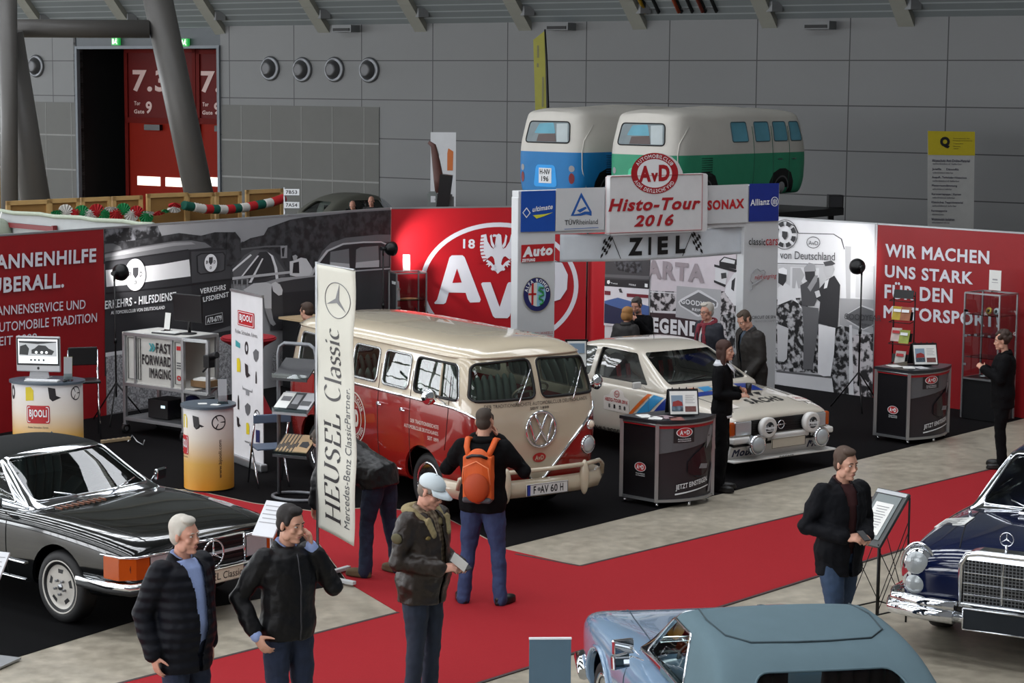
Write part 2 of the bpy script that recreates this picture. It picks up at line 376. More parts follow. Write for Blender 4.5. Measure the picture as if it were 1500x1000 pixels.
ROOFP = [(-.3, 6.2), (.6, 7.1), (2.0, 8.6), (4.2, 10.6), (7.5, 12.6), (12, 13.9), (18, 14.4), (78, 14.9)]
def roofpt(a, d, z): return HW.o + hv * a + hn * d + Vector((0, 0, z))
def roof_mat():
 m = mat('roof_decking', (116, 122, 124), .5, var=.1, scale=.5); N, L = nodes(m); b = N['Principled BSDF']; base = b.inputs['Base Color'].links[0].from_socket
 tc = N.new('ShaderNodeTexCoord'); sp = N.new('ShaderNodeSeparateXYZ'); L.new(tc.outputs['Object'], sp.inputs[0])
 f = N.new('ShaderNodeMath'); f.operation = 'FRACT'; d = N.new('ShaderNodeMath'); d.operation = 'DIVIDE'; d.inputs[1].default_value = .17
 L.new(sp.outputs[2], d.inputs[0]); L.new(d.outputs[0], f.inputs[0]); l = N.new('ShaderNodeMath'); l.operation = 'LESS_THAN'; l.inputs[1].default_value = .18; L.new(f.outputs[0], l.inputs[0])
 mx = N.new('ShaderNodeMix'); mx.data_type = 'RGBA'; L.new(l.outputs[0], mx.inputs['Factor']); L.new(base, mx.inputs['A']); mx.inputs['B'].default_value = lin((150, 156, 158)) + (1,)
 L.new(mx.outputs['Result'], b.inputs['Base Color']); return m
ROOFM = roof_mat()
q = MB()
for (d0, z0), (d1, z1) in zip(ROOFP[:-2], ROOFP[1:-1]):
 q.add([roofpt(-40, d0, z0), roofpt(45, d0, z0), roofpt(45, d1, z1), roofpt(-40, d1, z1)], [(0, 1, 2, 3)])
strips = [(20, 22.6), (27, 29.6), (34, 36.8), (42, 45), (50, 53.4), (58, 61.5), (66, 69.5)]
dprev = 18
def zr(d): return 14.4 + (d - 18) / 120
for a, b in strips + [(78, 78)]:
 q.add([roofpt(-40, dprev, zr(dprev)), roofpt(45, dprev, zr(dprev)), roofpt(45, a, zr(a)), roofpt(-40, a, zr(a))], [(0, 1, 2, 3)]); dprev = b
o = S(q.build('ceiling', ROOFM)); o.modifiers.new('s', 'SOLIDIFY').thickness = .12
GLZ = emit_mat('roof_daylight', (236, 240, 246), SKY_E)
BEAM = mat('beam_paint', (142, 142, 134), .5, var=.05)
for i, (a, b) in enumerate(strips):
 q = MB(); q.add([roofpt(-36, a, zr(a) + .1), roofpt(42, a, zr(a) + .1), roofpt(42, b, zr(b) + .1), roofpt(-36, b, zr(b) + .1)], [(0, 1, 2, 3)])
 w = S(q.build('window_%d' % (i + 1), GLZ))
 m = MB()
 for k in range(33): m.bar(roofpt(-36 + k * 2.4, a, zr(a) - .05), roofpt(-36 + k * 2.4, b, zr(b) - .05), .16, .3)
 m.bar(roofpt(-36, (a + b) / 2, zr(a) - .05), roofpt(42, (a + b) / 2, zr(a) - .05), .12, .25)
 m.build('mullion', BEAM, w)
def sidept(y, d, z): return HW.o + hv * (-36 + y) + hn * d + Vector((0, 0, z))
q = MB(); q.add([sidept(0, 4, 1.2), sidept(0, 76, 1.2), sidept(0, 76, 9.5), sidept(0, 4, 9.5)], [(0, 1, 2, 3)])
w = S(q.build('window_8', emit_mat('facade_daylight', (238, 242, 246), FACADE_E)))
m = MB()
for k in range(25): m.bar(sidept(.15, 4 + k * 3, 1.2), sidept(.15, 4 + k * 3, 9.5), .2, .2)
for z in (1.2, 3.6, 6.2, 9.5): m.bar(sidept(.15, 4, z), sidept(.15, 76, z), .2, .2)
m.build('mullion', BEAM, w)
q = MB(); q.add([sidept(-.1, -2, 9.5), sidept(-.1, 78, 9.5), sidept(-.1, 78, 15), sidept(-.1, -2, 15)], [(0, 1, 2, 3)]); q.add([sidept(-.1, -2, 0), sidept(-.1, 78, 0), sidept(-.1, 78, 1.2), sidept(-.1, -2, 1.2)], [(0, 1, 2, 3)])
S(q.build('wall_left', WALLM))
def endpt(a, z): return HW.o + hv * a + hn * 78 + Vector((0, 0, z))
q = MB(); q.add([endpt(-36, 1.5), endpt(45, 1.5), endpt(45, 10.5), endpt(-36, 10.5)], [(0, 1, 2, 3)])
w = S(q.build('window_9', emit_mat('gable_fill_light', (240, 242, 246), GABLE_FILL_E)))  # unseen end glazing behind the camera, added to brighten surfaces facing it
m = MB()
for k in range(28): m.bar(endpt(-36 + 3 * k, 1.5) - hn * .15, endpt(-36 + 3 * k, 10.5) - hn * .15, .2, .2)
for z in (1.5, 4.5, 7.5, 10.5): m.bar(endpt(-36, z) - hn * .15, endpt(45, z) - hn * .15, .2, .2)
m.build('mullion', BEAM, w)
k = 0
for px in (-50, 48, 175, 303, 455, 597, 750, 918, 1108, 1308, 1510):
 a = HW.a(HW.px(px + 12, 44)); q = MB()
 e = empty('roof_beam', roofpt(a, 0, 0), 0); e['kind'] = 'structure'; iv = -e.location
 pts = [roofpt(a, d, z - .16) + iv for d, z in ROOFP[:-1]]
 for s0, s1 in zip(pts, pts[1:]): q.bar(s0, s1, .42, .34)
 e.name = 'trim_%d' % (k + 2); q.build('rib', BEAM, e)
 b = MB(); p = roofpt(a, .35, 6.62) + iv; b.box(p + hv * .3, (.3, .3, .25), 0, Rz(.4)); b.cyl(p + hv * .25 + Vector((0, 0, .1)), p + hv * .75 + Vector((0, 0, .2)), .06); b.build('bracket', GREYP, e); k += 1
for px, py, lab in ((499, 46, 'grey duct box under the roof above the round nozzles'), (814, 38, 'grey duct box under the roof above the yellow flag'), (1193, 30, 'grey duct box under the roof right of the cable ladders')):
 p = HW.px(px, py, .2); e = empty('duct_box', p, math.atan2(hv.y, hv.x), lab, 'vent')
 q = MB(); q.box((0, 0, 0), (.72, .4, .2)); q.build('housing', GREYP, e); q = MB(); q.box((0, -.21, -.03), (.6, .03, .08)); q.build('slot', VDARK, e)
for n, (px, c, lab) in enumerate(((957, (190, 150, 30), 'cable ladder with yellow cable, left of the three'), (1006, (170, 70, 30), 'cable ladder with orange cable, middle of the three'), (1041, (130, 50, 34), 'cable ladder with rust red cable, right of the three'))):
 a = HW.a(HW.px(px, 36)); e = empty('cable_ladder', roofpt(a, .3, 6.6), 0, lab, 'cable ladder', 'cable ladders under the roof'); iv = -e.location
 q = MB(); cb = MB()
 seg = [roofpt(a, d, z - .1) + iv for d, z in ((.25, 6.62), (2.0, 8.45), (4.2, 10.45))]
 for s0, s1 in zip(seg, seg[1:]):
  for o2 in (-.16, .16): q.bar(s0 + hv * o2, s1 + hv * o2, .05, .1)
  for t in range(8): pm = s0.lerp(s1, t / 8 + .05); q.bar(pm - hv * .16, pm + hv * .16, .03, .03)
  cb.tube([s0 - hv * .2 + hn * .08, s1 - hv * .2 + hn * .08], .05)
 q.build('rail', BLKMET, e); cb.build('cable', mat('cable_%d' % n, c, .5), e)
TUBE = mat('column_paint', (84, 82, 80), .42, var=.06, scale=1.5)
def column(p0, p1, y0, y1, r, label, name='steel_column'):
 a, b = atY(*p0, y0), atY(*p1, y1); q = MB(); d = (a - b)
 if name == 'steel_column':                # run down to the floor
  t = (b.z) / d.z; b = b - d * t
 o = MB().cyl(a, b, r, n=28).build(name, TUBE); tag(o, label, 'column' if name == 'steel_column' else 'beam'); return o
column((208, -60), (288, 292), 46, 46.5, .33, 'big slanted grey steel tube column in front of the red gate')
column((3, -60), (9, 220), 44.5, 44.5, .18 * 44.5 / 44, 'upright grey steel column at the left edge')
column((4, 60), (48, 302), 45, 45.5, .33, 'slanted dark steel column behind the upright one at left edge')
column((-60, 54), (212, 51), 45.4, 46, .2, 'horizontal grey steel tube meeting the slanted column', 'steel_tube')
HWALL = 2.6
WA, WB, WC, WD = Vector((-5.63, 28.2, 0)), Vector((-1.98, 33.31, 0)), Vector((1.36, 34.55, 0)), Vector((7.19, 28.62, 0))
PA, PB, PC = Plane(WA, WB), Plane(WB, WC), Plane(WC, WD)
def cv(x0, y0, k, pts): return [(x0 + x / k, y0 + y / k) for x, y in pts]
def Gm(v): return mat('mural_grey_%d' % v, (v, v, min(255, v + 3)), .5, var=.06, scale=4)
def contrast_mat(name, lo, hi, scale, pos=(.42, .58), detail=6):
 m = mat(name, (90, 90, 90), .5); N, L = nodes(m); b = N['Principled BSDF']
 tc = N.new('ShaderNodeTexCoord'); n = N.new('ShaderNodeTexNoise'); n.inputs['Scale'].default_value = scale; n.inputs['Detail'].default_value = detail
 cr = N.new('ShaderNodeValToRGB'); cr.color_ramp.elements[0].position, cr.color_ramp.elements[1].position = pos
 cr.color_ramp.elements[0].color = lin(lo) + (1,); cr.color_ramp.elements[1].color = lin(hi) + (1,)
 L.new(tc.outputs['Object'], n.inputs['Vector']); L.new(n.outputs['Fac'], cr.inputs[0]); L.new(cr.outputs[0], b.inputs['Base Color']); return m
FOLI = contrast_mat('mural_foliage', (30, 30, 32), (62, 62, 65), 7); FOLI2 = contrast_mat('mural_tree_lace', (32, 32, 34), (120, 120, 125), 6, (.5, .62))
CROWD = contrast_mat('mural_crowd', (35, 33, 35), (190, 185, 188), 9, (.45, .55), 3); LEAF = contrast_mat('mural_laurel', (25, 25, 27), (165, 165, 168), 12, (.47, .6), 4)
ASPH = contrast_mat('mural_asphalt', (105, 105, 108), (165, 165, 168), 40, (.4, .6))
def wall(pl, a0, a1, m, label, h=HWALL):
 c = pl.at((a0 + a1) / 2, 0); e = empty('display_wall', c, math.atan2(pl.t.y, pl.t.x), label, 'display wall')
 s = 1 if pl.n.dot(Rz(e.rotation_euler.z) @ Vector((0, -1, 0))) > 0 else -1
 q = MB(); q.box((0, s * .03, h / 2), (a1 - a0, .06, h)); q.build('panel', m, e)
 q = MB(); q.box((0, s * .03, h + .012), (a1 - a0, .07, .024)); q.build('cap_rail', ALU, e); return e
def local(q, e):                              # world points -> the thing's own frame
 M = Matrix.Rotation(-e.rotation_euler.z, 3, 'Z'); o = e.location
 q.v = [M @ (v - o) for v in q.v]; return q
def shapes(e, pl, lst, name='print', step=.0006, first=.003):
 """flat printed shapes, each list item (material, [px outline]); stacked in print order"""
 ms = []; q = MB(); off = first
 for m, pts in lst:
  if m not in ms: ms.append(m)
  poly_px(q, pl, pts, off, ms.index(m)); off += step
 local(q, e).build(name, ms, e, flip=False); return off
def letters(e, pl, lst, m, off=.031, name='lettering', bold=.02, shear=0.):
 q = MB()
 for L in lst: text_px(q, pl, L[0], L[1], L[2], L[3], off, 0, L[4] if len(L) > 4 else bold, shear)
 return local(q, e).build(name, m, e, flip=False)
a = PA.a
LET = mat('wall_lettering', (214, 214, 222), .45, var=.02)
w = wall(PA, -3.6, PA.a(PA.px(150.8, 400)), DRED, 'red display wall with white lettering at the left edge')
letters(w, PA, [('ÜBERALL.', (-15, 443), (92.5, 431.5), (-15, 415)), ('PANNENHILFE', (-20, 408), (139, 393.5), (-20, 386.5))], LET, bold=.03)
letters(w, PA, [('PANNENSERVICE UND', (-12, 475), (124.5, 462), (-12, 461)), ('AUTOMOBILE TRADITION', (-11, 499.5), (141.5, 481), (-11, 485.5)), ('SEIT 1899', (-9, 519.5), (54, 512), (-9, 506))], LET, bold=.006)
x1 = PA.a(PA.px(338, 400))
w = wall(PA, PA.a(PA.px(151.2, 400)), PA.a(PA.px(570.5, 400)), Gm(150), 'black and white mural wall with service van, motorway and saloon car')
C1 = lambda *p: cv(140, 300, 5, p)
C2 = lambda *p: cv(330, 290, 5, p)
shapes(w, PA, [
 (FOLI2, C1((50, 225), (200, 215), (440, 195), (470, 260), (480, 420), (50, 420))),
 (FOLI, C1((50, 330), (160, 320), (300, 300), (490, 265), (600, 245), (760, 262), (860, 235), (1010, 232), (1050, 300), (1060, 420), (1000, 470), (50, 480))),
 (Gm(96), C1((55, 335), (120, 330), (170, 350), (185, 380), (55, 400))),
 (Gm(46), C1((58, 398), (300, 345), (560, 300), (700, 292), (800, 305), (850, 345), (985, 360), (992, 1300), (72, 1300))),
 (Gm(104), C1((58, 405), (300, 352), (560, 306), (690, 298), (790, 312), (840, 345), (640, 372), (400, 412), (60, 465))),
 (Gm(140), C1((58, 412), (300, 360), (560, 316), (690, 310), (720, 325), (560, 340), (300, 390), (58, 435))),
 (Gm(30), C1((62, 460), (670, 362), (672, 372), (62, 472))),
 (Gm(215), C1((66, 525), (230, 508), (480, 475), (676, 437), (691, 560), (480, 590), (230, 628), (74, 648))),
 (Gm(38), C1((672, 365), (985, 350), (990, 1100), (720, 1100), (700, 700))),
 (Gm(62), C1((690, 380), (980, 362), (985, 570), (700, 610))),
 (Gm(28), C1((728, 410), (760, 390), (925, 378), (942, 400), (942, 510), (915, 525), (760, 548), (735, 530))),
 (Gm(74), C1((738, 414), (765, 398), (920, 386), (934, 404), (934, 506), (910, 518), (762, 540), (745, 525))),
 (Gm(24), C1((70, 690), (520, 640), (990, 572), (990, 582), (520, 650), (70, 700))),
 (Gm(92), C1((840, 968), (985, 918), (990, 950), (860, 975))),
 (ASPH, C1((75, 1130), (300, 1100), (990, 990), (990, 1400), (100, 1580))),
 (Gm(200), C1((75, 1130), (300, 1095), (300, 1120), (75, 1160)))])
q = MB(); disc_px(q, PA, (196.5, 411), 15, 23.5, .03); disc_px(q, PA, (307, 392), 9.2, 13, .03); local(q, w).build('badge', Gm(232), w, flip=False)
q = MB()
for c, s in (((197, 411), 1), ((307, 391), .7)):
 poly_px(q, PA, [(c[0] - 4 * s, c[1] - 10 * s), (c[0] + 4 * s, c[1] - 11 * s), (c[0] + 4 * s, c[1]), (c[0], c[1] + 6 * s), (c[0] - 4 * s, c[1])], .034)
 text_px(q, PA, 'B', (c[0] - 10 * s, c[1] + 4 * s), (c[0] - 6 * s, c[1] + 3 * s), (c[0] - 10 * s, c[1] - 3 * s), .034); text_px(q, PA, 'D', (c[0] + 6 * s, c[1] + 3 * s), (c[0] + 10 * s, c[1] + 2 * s), (c[0] + 6 * s, c[1] - 4 * s), .034)
 text_px(q, PA, '0', (c[0] - 2 * s, c[1] + 15 * s), (c[0] + 2 * s, c[1] + 14 * s), (c[0] - 2 * s, c[1] + 9 * s), .034)
local(q, w).build('crest', Gm(60), w, flip=False)
ML = mat('mural_lettering', (222, 224, 226), .45, var=.02)
letters(w, PA, [('ERKEHRS - HILFSDIENST', (153, 462.5), (257, 447), (153, 450)), ('AUTOMOBILCLUB VON DEUTSCHLAND', (162, 470), (240.5, 460.5), (162, 465)), ('VERKEHRS', (292, 438), (329.5, 431), (292, 430)), ('HILFSDIENST', (289, 451.5), (334, 441), (289, 444)), ('A70-6779', (303, 480.5), (324, 476), (303, 472.5))], ML, bold=.02)
q = MB()
for p, r in (((301, 482.5), (326, 478)), ((301, 470.5), (325, 464.5))): q.bar(PA.px(*p, .03), PA.px(*r, .03), .012, .004)
for p, r in (((301, 482.5), (301, 470.5)), ((326, 478), (325, 464.5))): q.bar(PA.px(*p, .03), PA.px(*r, .03), .012, .004)
local(q, w).build('plate_border', Gm(170), w, flip=False)
shapes(w, PA, [
 (Gm(66), C2((40, 440), (110, 350), (440, 370), (470, 620), (260, 660), (40, 660))),
 (FOLI, C2((0, 290), (60, 280), (100, 330), (110, 480), (40, 530), (0, 530))),
 (FOLI, C2((100, 365), (170, 325), (270, 300), (300, 245), (380, 215), (460, 185), (560, 165), (700, 150), (900, 125), (1199, 102), (1199, 330), (900, 400), (700, 560), (440, 560), (400, 450), (300, 400), (110, 410))),
 (Gm(96), C2((105, 400), (280, 378), (420, 372), (420, 384), (280, 390), (105, 412))),
 (Gm(92), C2((45, 560), (130, 450), (200, 410), (290, 412), (350, 450), (430, 560), (430, 600), (60, 640))),
 (Gm(52), C2((110, 600), (215, 470), (240, 425), (290, 420), (325, 450), (345, 520), (360, 600), (190, 640))),
 (Gm(225), C2((45, 555), (175, 440), (185, 450), (45, 572))), (Gm(225), C2((108, 605), (225, 450), (238, 452), (125, 600))), (Gm(225), C2((165, 650), (260, 470), (270, 472), (185, 650))),
 (Gm(232), C2((300, 425), (340, 450), (372, 540), (385, 640), (365, 640), (350, 530), (325, 455))),
 (Gm(190), C2((45, 612), (465, 560), (465, 578), (45, 632))), (Gm(120), C2((50, 640), (60, 640), (60, 720), (50, 720))), (Gm(140), C2((75, 630), (85, 630), (85, 710), (75, 715))), (Gm(140), C2((110, 628), (122, 628), (120, 700), (110, 705))), (Gm(140), C2((150, 622), (162, 622), (160, 690), (150, 690))),
 (Gm(150), C2((393, 378), (443, 374), (443, 465), (398, 468))), (Gm(40), C2((402, 395), (425, 388), (420, 455), (408, 455))),
 (Gm(40), C2((476, 420), (510, 412), (528, 440), (525, 480), (500, 500), (478, 470))), (Gm(172), C2((482, 450), (505, 440), (520, 452), (512, 485), (492, 490))),
 (Gm(214), C2((462, 490), (500, 482), (545, 460), (585, 468), (632, 540), (620, 600), (540, 608), (465, 590))), (Gm(36), C2((490, 500), (530, 490), (535, 575), (485, 575))),
 (Gm(58), C2((330, 640), (520, 605), (640, 590), (700, 470), (740, 400), (850, 330), (1000, 295), (1110, 282), (1199, 280), (1199, 860), (330, 1000))),
 (Gm(104), C2((655, 505), (700, 410), (760, 350), (870, 310), (1100, 284), (1199, 282), (1199, 335), (1000, 340), (850, 360), (760, 400))),
 (Gm(196), C2((610, 590), (660, 500), (730, 405), (850, 350), (1000, 335), (1130, 332), (1199, 360), (1199, 372), (1130, 342), (1000, 346), (855, 362), (745, 412), (680, 500), (630, 592))),
 (Gm(44), C2((640, 580), (690, 490), (750, 415), (850, 375), (1000, 352), (1130, 350), (1199, 378), (1199, 530), (960, 545), (640, 590))),
 (Gm(120), C2((760, 415), (895, 390), (900, 500), (905, 525), (755, 520))), (Gm(124), C2((948, 395), (980, 378), (1110, 365), (1118, 520), (945, 530))), (Gm(98), C2((1128, 368), (1190, 385), (1190, 515), (1128, 520))),
 (Gm(196), C2((760, 490), (900, 500), (903, 530), (760, 530))), (Gm(196), C2((948, 490), (1118, 470), (1118, 520), (945, 530))),
 (Gm(176), C2((640, 588), (960, 545), (1199, 525), (1199, 535), (960, 556), (640, 600))),
 (Gm(160), C2((270, 650), (400, 610), (520, 600), (640, 590), (640, 600), (500, 620), (400, 640), (330, 660))),
 (Gm(40), C2((415, 720), (700, 690), (700, 1010), (430, 1010))),
 (Gm(200), C2((125, 705), (200, 655), (290, 645), (335, 660), (332, 700), (335, 840), (285, 835), (278, 760), (200, 740))), (Gm(210), C2((332, 655), (360, 640), (395, 660), (415, 700), (410, 735), (385, 742), (345, 710))),
 (Gm(150), C2((285, 840), (332, 835), (350, 920), (370, 950), (350, 965), (325, 945))), (Gm(200), C2((445, 908), (545, 895), (545, 903), (445, 916))), (Gm(200), C2((450, 930), (545, 918), (545, 925), (450, 938))),
 (ASPH, C2((350, 1160), (700, 1080), (1199, 1000), (1199, 1200), (350, 1350)))], 'print', .0005, .0135)
w = wall(PB, 0.0, PB.a(PB.px(857, 400)), RED, 'bright red display wall with a big white ring, letters and eagle')
C3 = lambda *p: cv(570, 290, 4.6875, p)
q = MB(); ring_px(q, PB, (730, 418), 116, 92, 6.5, .004, n=72); local(q, w).build('logo_ring', LET, w, flip=False)
shapes(w, PB, [
 (LET, C3((305, 728), (325, 705), (405, 415), (420, 400), (495, 398), (510, 412), (625, 700), (618, 718), (552, 722), (535, 700), (520, 655), (405, 655), (385, 725), (370, 735), (312, 735))),
 (RED, C3((428, 588), (458, 490), (492, 585))),
 (LET, C3((625, 592), (635, 582), (690, 580), (755, 750), (805, 590), (815, 578), (880, 575), (885, 600), (825, 810), (810, 825), (725, 825), (710, 812))),
 (LET, C3((960, 430), (1120, 420), (1180, 440), (1220, 520), (1215, 620), (1170, 690), (1125, 705), (960, 710))), (RED, C3((1040, 480), (1095, 478), (1130, 520), (1130, 620), (1090, 660), (1040, 665)))], 'logo_letters', .004, .006)
letters(w, PB, [('18', (676, 365), (693.5, 365), (676, 351)), ('99', (766, 365), (783, 365), (766, 351))], LET, .006, 'lettering', .03)
eg = []
hx = 727
half = [(0, 352)]
body = C3((738, 522), (725, 505), (690, 490), (700, 470), (718, 455), (712, 420), (700, 400), (705, 355), (715, 330), (722, 275), (725, 255), (740, 245), (757, 255), (760, 275), (765, 330), (775, 355), (780, 400), (768, 420), (760, 455), (778, 470), (790, 490), (755, 505))
eg.append((LET, body)); eg.append((LET, C3((724, 252), (705, 250), (697, 262), (708, 272), (712, 264), (724, 270))))
for sgn in (-1, 1):
 M = lambda *p: C3(*[(740 + sgn * (740 - x), y) for x, y in p])
 eg += [(LET, M((620, 258), (655, 250), (665, 300), (690, 340), (712, 352), (705, 405), (690, 400), (640, 440), (622, 400), (612, 340)))]
 for i in range(8):
  y = 262 + i * 24; eg.append((RED, M((600, y + 14), (640 + (i > 4) * (i - 4) * 10, y + 10), (640 + (i > 4) * (i - 4) * 10, y + 16), (600, y + 22))))
 eg.append((LET, M((680, 262), (692, 250), (700, 300), (715, 330), (705, 345), (690, 325))))
 eg.append((LET, M((715, 470), (690, 440), (665, 425), (655, 440), (672, 445), (655, 462), (675, 460), (672, 478), (688, 462), (700, 478))))
 eg.append((LET, M((700, 500), (690, 490), (706, 480), (725, 495))))
shapes(w, PB, eg, 'eagle', .0012, .006)
xr = PC.a(PC.px(885, 420))
w = wall(PC, PC.a(PC.px(857.6, 420)), xr, RED, 'narrow red display wall between the logo wall and posters')
q = MB(); q.tube([PC.px(858.5, 330, .03), PC.px(858, 520, .03)], .012); local(q, w).build('cable', BLKMET, w)
xm = PC.a(PC.px(1281.2, 420))
w = wall(PC, xr + .005, xm, Gm(205), 'black and white racing mural wall with winners and battery advert')
C4 = lambda *p: cv(870, 350, 5.884, p)
C5 = lambda *p: cv(1120, 300, 3.3333, p)
off = shapes(w, PC, [
 (mat('mural_lilac', (200, 192, 198), .5), C4((478, 0), (1290, 0), (1290, 1300), (478, 1300))),
 (CROWD, C4((478, 425), (702, 430), (702, 598), (478, 600))), (Gm(205), C4((478, 430), (702, 440), (702, 450), (478, 440))), (Gm(205), C4((478, 598), (702, 598), (702, 615), (478, 612))),
 (mat('mural_maroon', (58, 44, 48), .5), C4((478, 614), (700, 622), (1080, 650), (1080, 1000), (478, 1000))),
 (Gm(165), C4((706, 380), (1090, 408), (1085, 700), (700, 650))), (Gm(205), C4((720, 520), (740, 495), (890, 412), (915, 418), (1050, 500), (1068, 530), (1060, 560), (900, 645), (880, 640), (740, 555))), (Gm(105), C4((735, 520), (895, 432), (1052, 515), (1050, 550), (895, 628), (745, 545))),
 (CROWD, C4((1090, 420), (1290, 420), (1290, 1300), (1060, 1300), (1085, 700))),
 (Gm(36), C4((1070, 160), (1110, 122), (1215, 145), (1215, 230), (1070, 205))), (Gm(205), C4((1082, 165), (1112, 132), (1205, 155), (1200, 185))), (Gm(40), C4((1026, 190), (1220, 235), (1220, 260), (1026, 210))),
 (Gm(205), C4((1035, 215), (1150, 245), (1125, 365), (1035, 330))), (Gm(40), C4((1026, 325), (1130, 365), (1120, 385), (1026, 345))), (Gm(60), C4((1085, 265), (1130, 260), (1135, 305), (1090, 315))),
 (Gm(40), C4((1215, 100), (1250, 80), (1285, 90), (1285, 260), (1240, 240), (1215, 190))), (Gm(214), C4((1130, 370), (1200, 260), (1250, 240), (1290, 270), (1290, 560), (1200, 540), (1120, 430))), (Gm(50), C4((1180, 330), (1210, 300), (1200, 420), (1175, 400))),
 (LEAF, C4((1120, 620), (1290, 600), (1290, 1200), (1180, 1100)))], 'print')
letters(w, PC, [('VARTA', (925, 402), (1030, 410), (925, 375.5), .05), ], mat('varta_grey', (150, 140, 145), .5), .0165, 'lettering', .04)
letters(w, PC, [('GOODYEAR', (996.5, 440.5), (1047.5, 447), (996.5, 433)), ('REIFEN', (1013, 450.5), (1034, 453.5), (1013, 446.5)), ('LEGENDEN', (944, 482), (1052, 492), (944, 460), .05)], Gm(214), .0165, 'lettering', .03)
off = shapes(w, PC, [
 (Gm(216), C5((-10, 50), (530, 66), (530, 420), (-10, 420))), (Gm(70), C5((50, 66), (95, 56), (140, 80), (158, 114), (330, 116), (370, 140), (384, 190), (380, 192), (364, 142), (328, 120), (155, 118), (136, 84), (95, 60))), (Gm(90), C5((0, 262), (310, 265), (310, 269), (0, 266))),
 (Gm(185), C5((0, 270), (530, 270), (530, 920), (0, 890))), (Gm(205), C5((120, 280), (260, 285), (260, 440), (120, 440))), (Gm(165), C5((130, 285), (170, 285), (190, 320), (175, 350), (195, 385), (160, 385), (150, 345), (145, 385), (130, 385))),
 (Gm(214), C5((280, 240), (440, 240), (520, 330), (520, 430), (340, 430))), (Gm(175), C5((385, 175), (415, 176), (415, 430), (395, 430))), (Gm(190), C5((440, 300), (525, 300), (525, 430), (440, 425))),
 (LEAF, C5((55, 440), (180, 430), (270, 560), (350, 570), (420, 560), (415, 780), (430, 930), (330, 915), (320, 800), (55, 790))),
 (Gm(150), C5((365, 430), (530, 435), (530, 600), (365, 560))), (Gm(190), C5((385, 515), (470, 462), (530, 480), (530, 560), (480, 585), (395, 535))), (Gm(92), C5((390, 515), (470, 468), (530, 490), (530, 555), (480, 578), (400, 532))),
 (CROWD, C5((420, 610), (530, 600), (530, 940), (430, 930))), (Gm(205), C5((412, 560), (425, 560), (440, 925), (415, 925))),
 (Gm(196), C5((60, 790), (330, 815), (345, 915), (250, 905), (60, 850))), (Gm(90), C5((60, 785), (330, 812), (330, 822), (60, 796))),
 (Gm(205), C5((60, 385), (90, 355), (130, 380), (150, 440), (180, 480), (120, 490), (70, 470), (60, 470))), (Gm(46), C5((62, 310), (102, 308), (100, 350), (85, 375), (62, 360))), (Gm(226), C5((62, 292), (85, 284), (104, 295), (104, 320), (64, 312))),
 (LEAF, C5((58, 470), (130, 440), (165, 460), (180, 560), (110, 640), (58, 620))), (Gm(176), C5((60, 560), (115, 580), (110, 730), (95, 745), (65, 740))),
 (Gm(70), C5((170, 370), (210, 345), (260, 330), (265, 400), (240, 470), (180, 470))), (Gm(52), C5((190, 300), (240, 300), (240, 345), (215, 360), (195, 340))), (Gm(150), C5((186, 285), (210, 258), (238, 265), (245, 300), (188, 303))), (Gm(90), C5((180, 470), (260, 480), (262, 560), (235, 780), (190, 780), (190, 600))), (Gm(140), C5((205, 380), (240, 320), (255, 320), (250, 350), (220, 400))),
 (Gm(178), C5((282, 260), (325, 252), (336, 290), (320, 330), (295, 330), (282, 300))), (Gm(70), C5((280, 255), (320, 246), (340, 262), (325, 270), (290, 275))),
 (Gm(46), C5((250, 400), (300, 340), (335, 320), (365, 365), (360, 480), (355, 575), (260, 555), (268, 450), (245, 430))), (Gm(210), C5((290, 350), (310, 335), (300, 380), (285, 385))), (Gm(190), C5((240, 400), (262, 392), (270, 420), (250, 430))),
 (Gm(214), C5((262, 558), (345, 575), (340, 700), (325, 810), (290, 812), (262, 800)))], 'podium_print', .0005, .0145)
q = MB(); c = (1147, 337)
for k in range(8): ring_px(q, PC, c, 16.5, 19, 6, .034, a0=k * 45 + 8, a1=k * 45 + 37, n=6)
ring_px(q, PC, c, 19, 22, 1, .034); poly_px(q, PC, [(1143, 332), (1151, 333), (1151, 340), (1147, 345), (1143, 340)], .034)
ring_px(q, PC, (1189, 348), 10, 8.5, .8, .034); local(q, w).build('club_badge', Gm(50), w, flip=False)
letters(w, PC, [('AvD', (1182, 351.5), (1196, 352), (1182, 345.5), .0), ('von Deutschland', (1140.5, 372.5), (1221, 374), (1140.5, 361)), ('GOODYEAR', (1236, 459.5), (1290, 462), (1236, 451)), ('REIFEN', (1257, 467.5), (1279, 470.5), (1257, 464.5))], Gm(56), .035, 'lettering', .0)
w = wall(PC, xm + .005, PC.a(PC.px(1600, 420)), DRED, 'red display wall lettered WIR MACHEN UNS STARK FÜR DEN MOTORSPORT')
letters(w, PC, [('WIR MACHEN', (1294.5, 367), (1447, 376), (1294.5, 348)), ('UNS STARK', (1294.5, 397), (1424, 406), (1294.5, 379)), ('FÜR DEN', (1294.5, 428), (1394, 434), (1294.5, 403)), ('MOTORSPORT!', (1293.5, 457), (1463, 468.5), (1293.5, 438))], LET, .006, 'lettering', .03)
PP = Plane(PC.o + PC.n * .02, PC.o + PC.n * .02 + PC.t)
def poster(label, ol, m, lst, texts, z=.0):
 a0 = PP.px(*ol[3], .0); e = empty('poster', PP.px((ol[0][0] + ol[2][0]) / 2, (ol[0][1] + ol[2][1]) / 2), math.atan2(PC.t.y, PC.t.x), label, 'poster')
 q = MB(); q.prism([PP.px(*p, .003) for p in ol], PC.n * .006); local(q, e).build('sheet', m, e)
 shapes(e, PP, lst, 'print', .002, .011)
 q = MB()
 for t in texts: text_px(q, PP, t[0], t[1], t[2], t[3], .03, 0, .01)
 if texts: local(q, e).build('lettering', WHITE, e, flip=False)
 return e
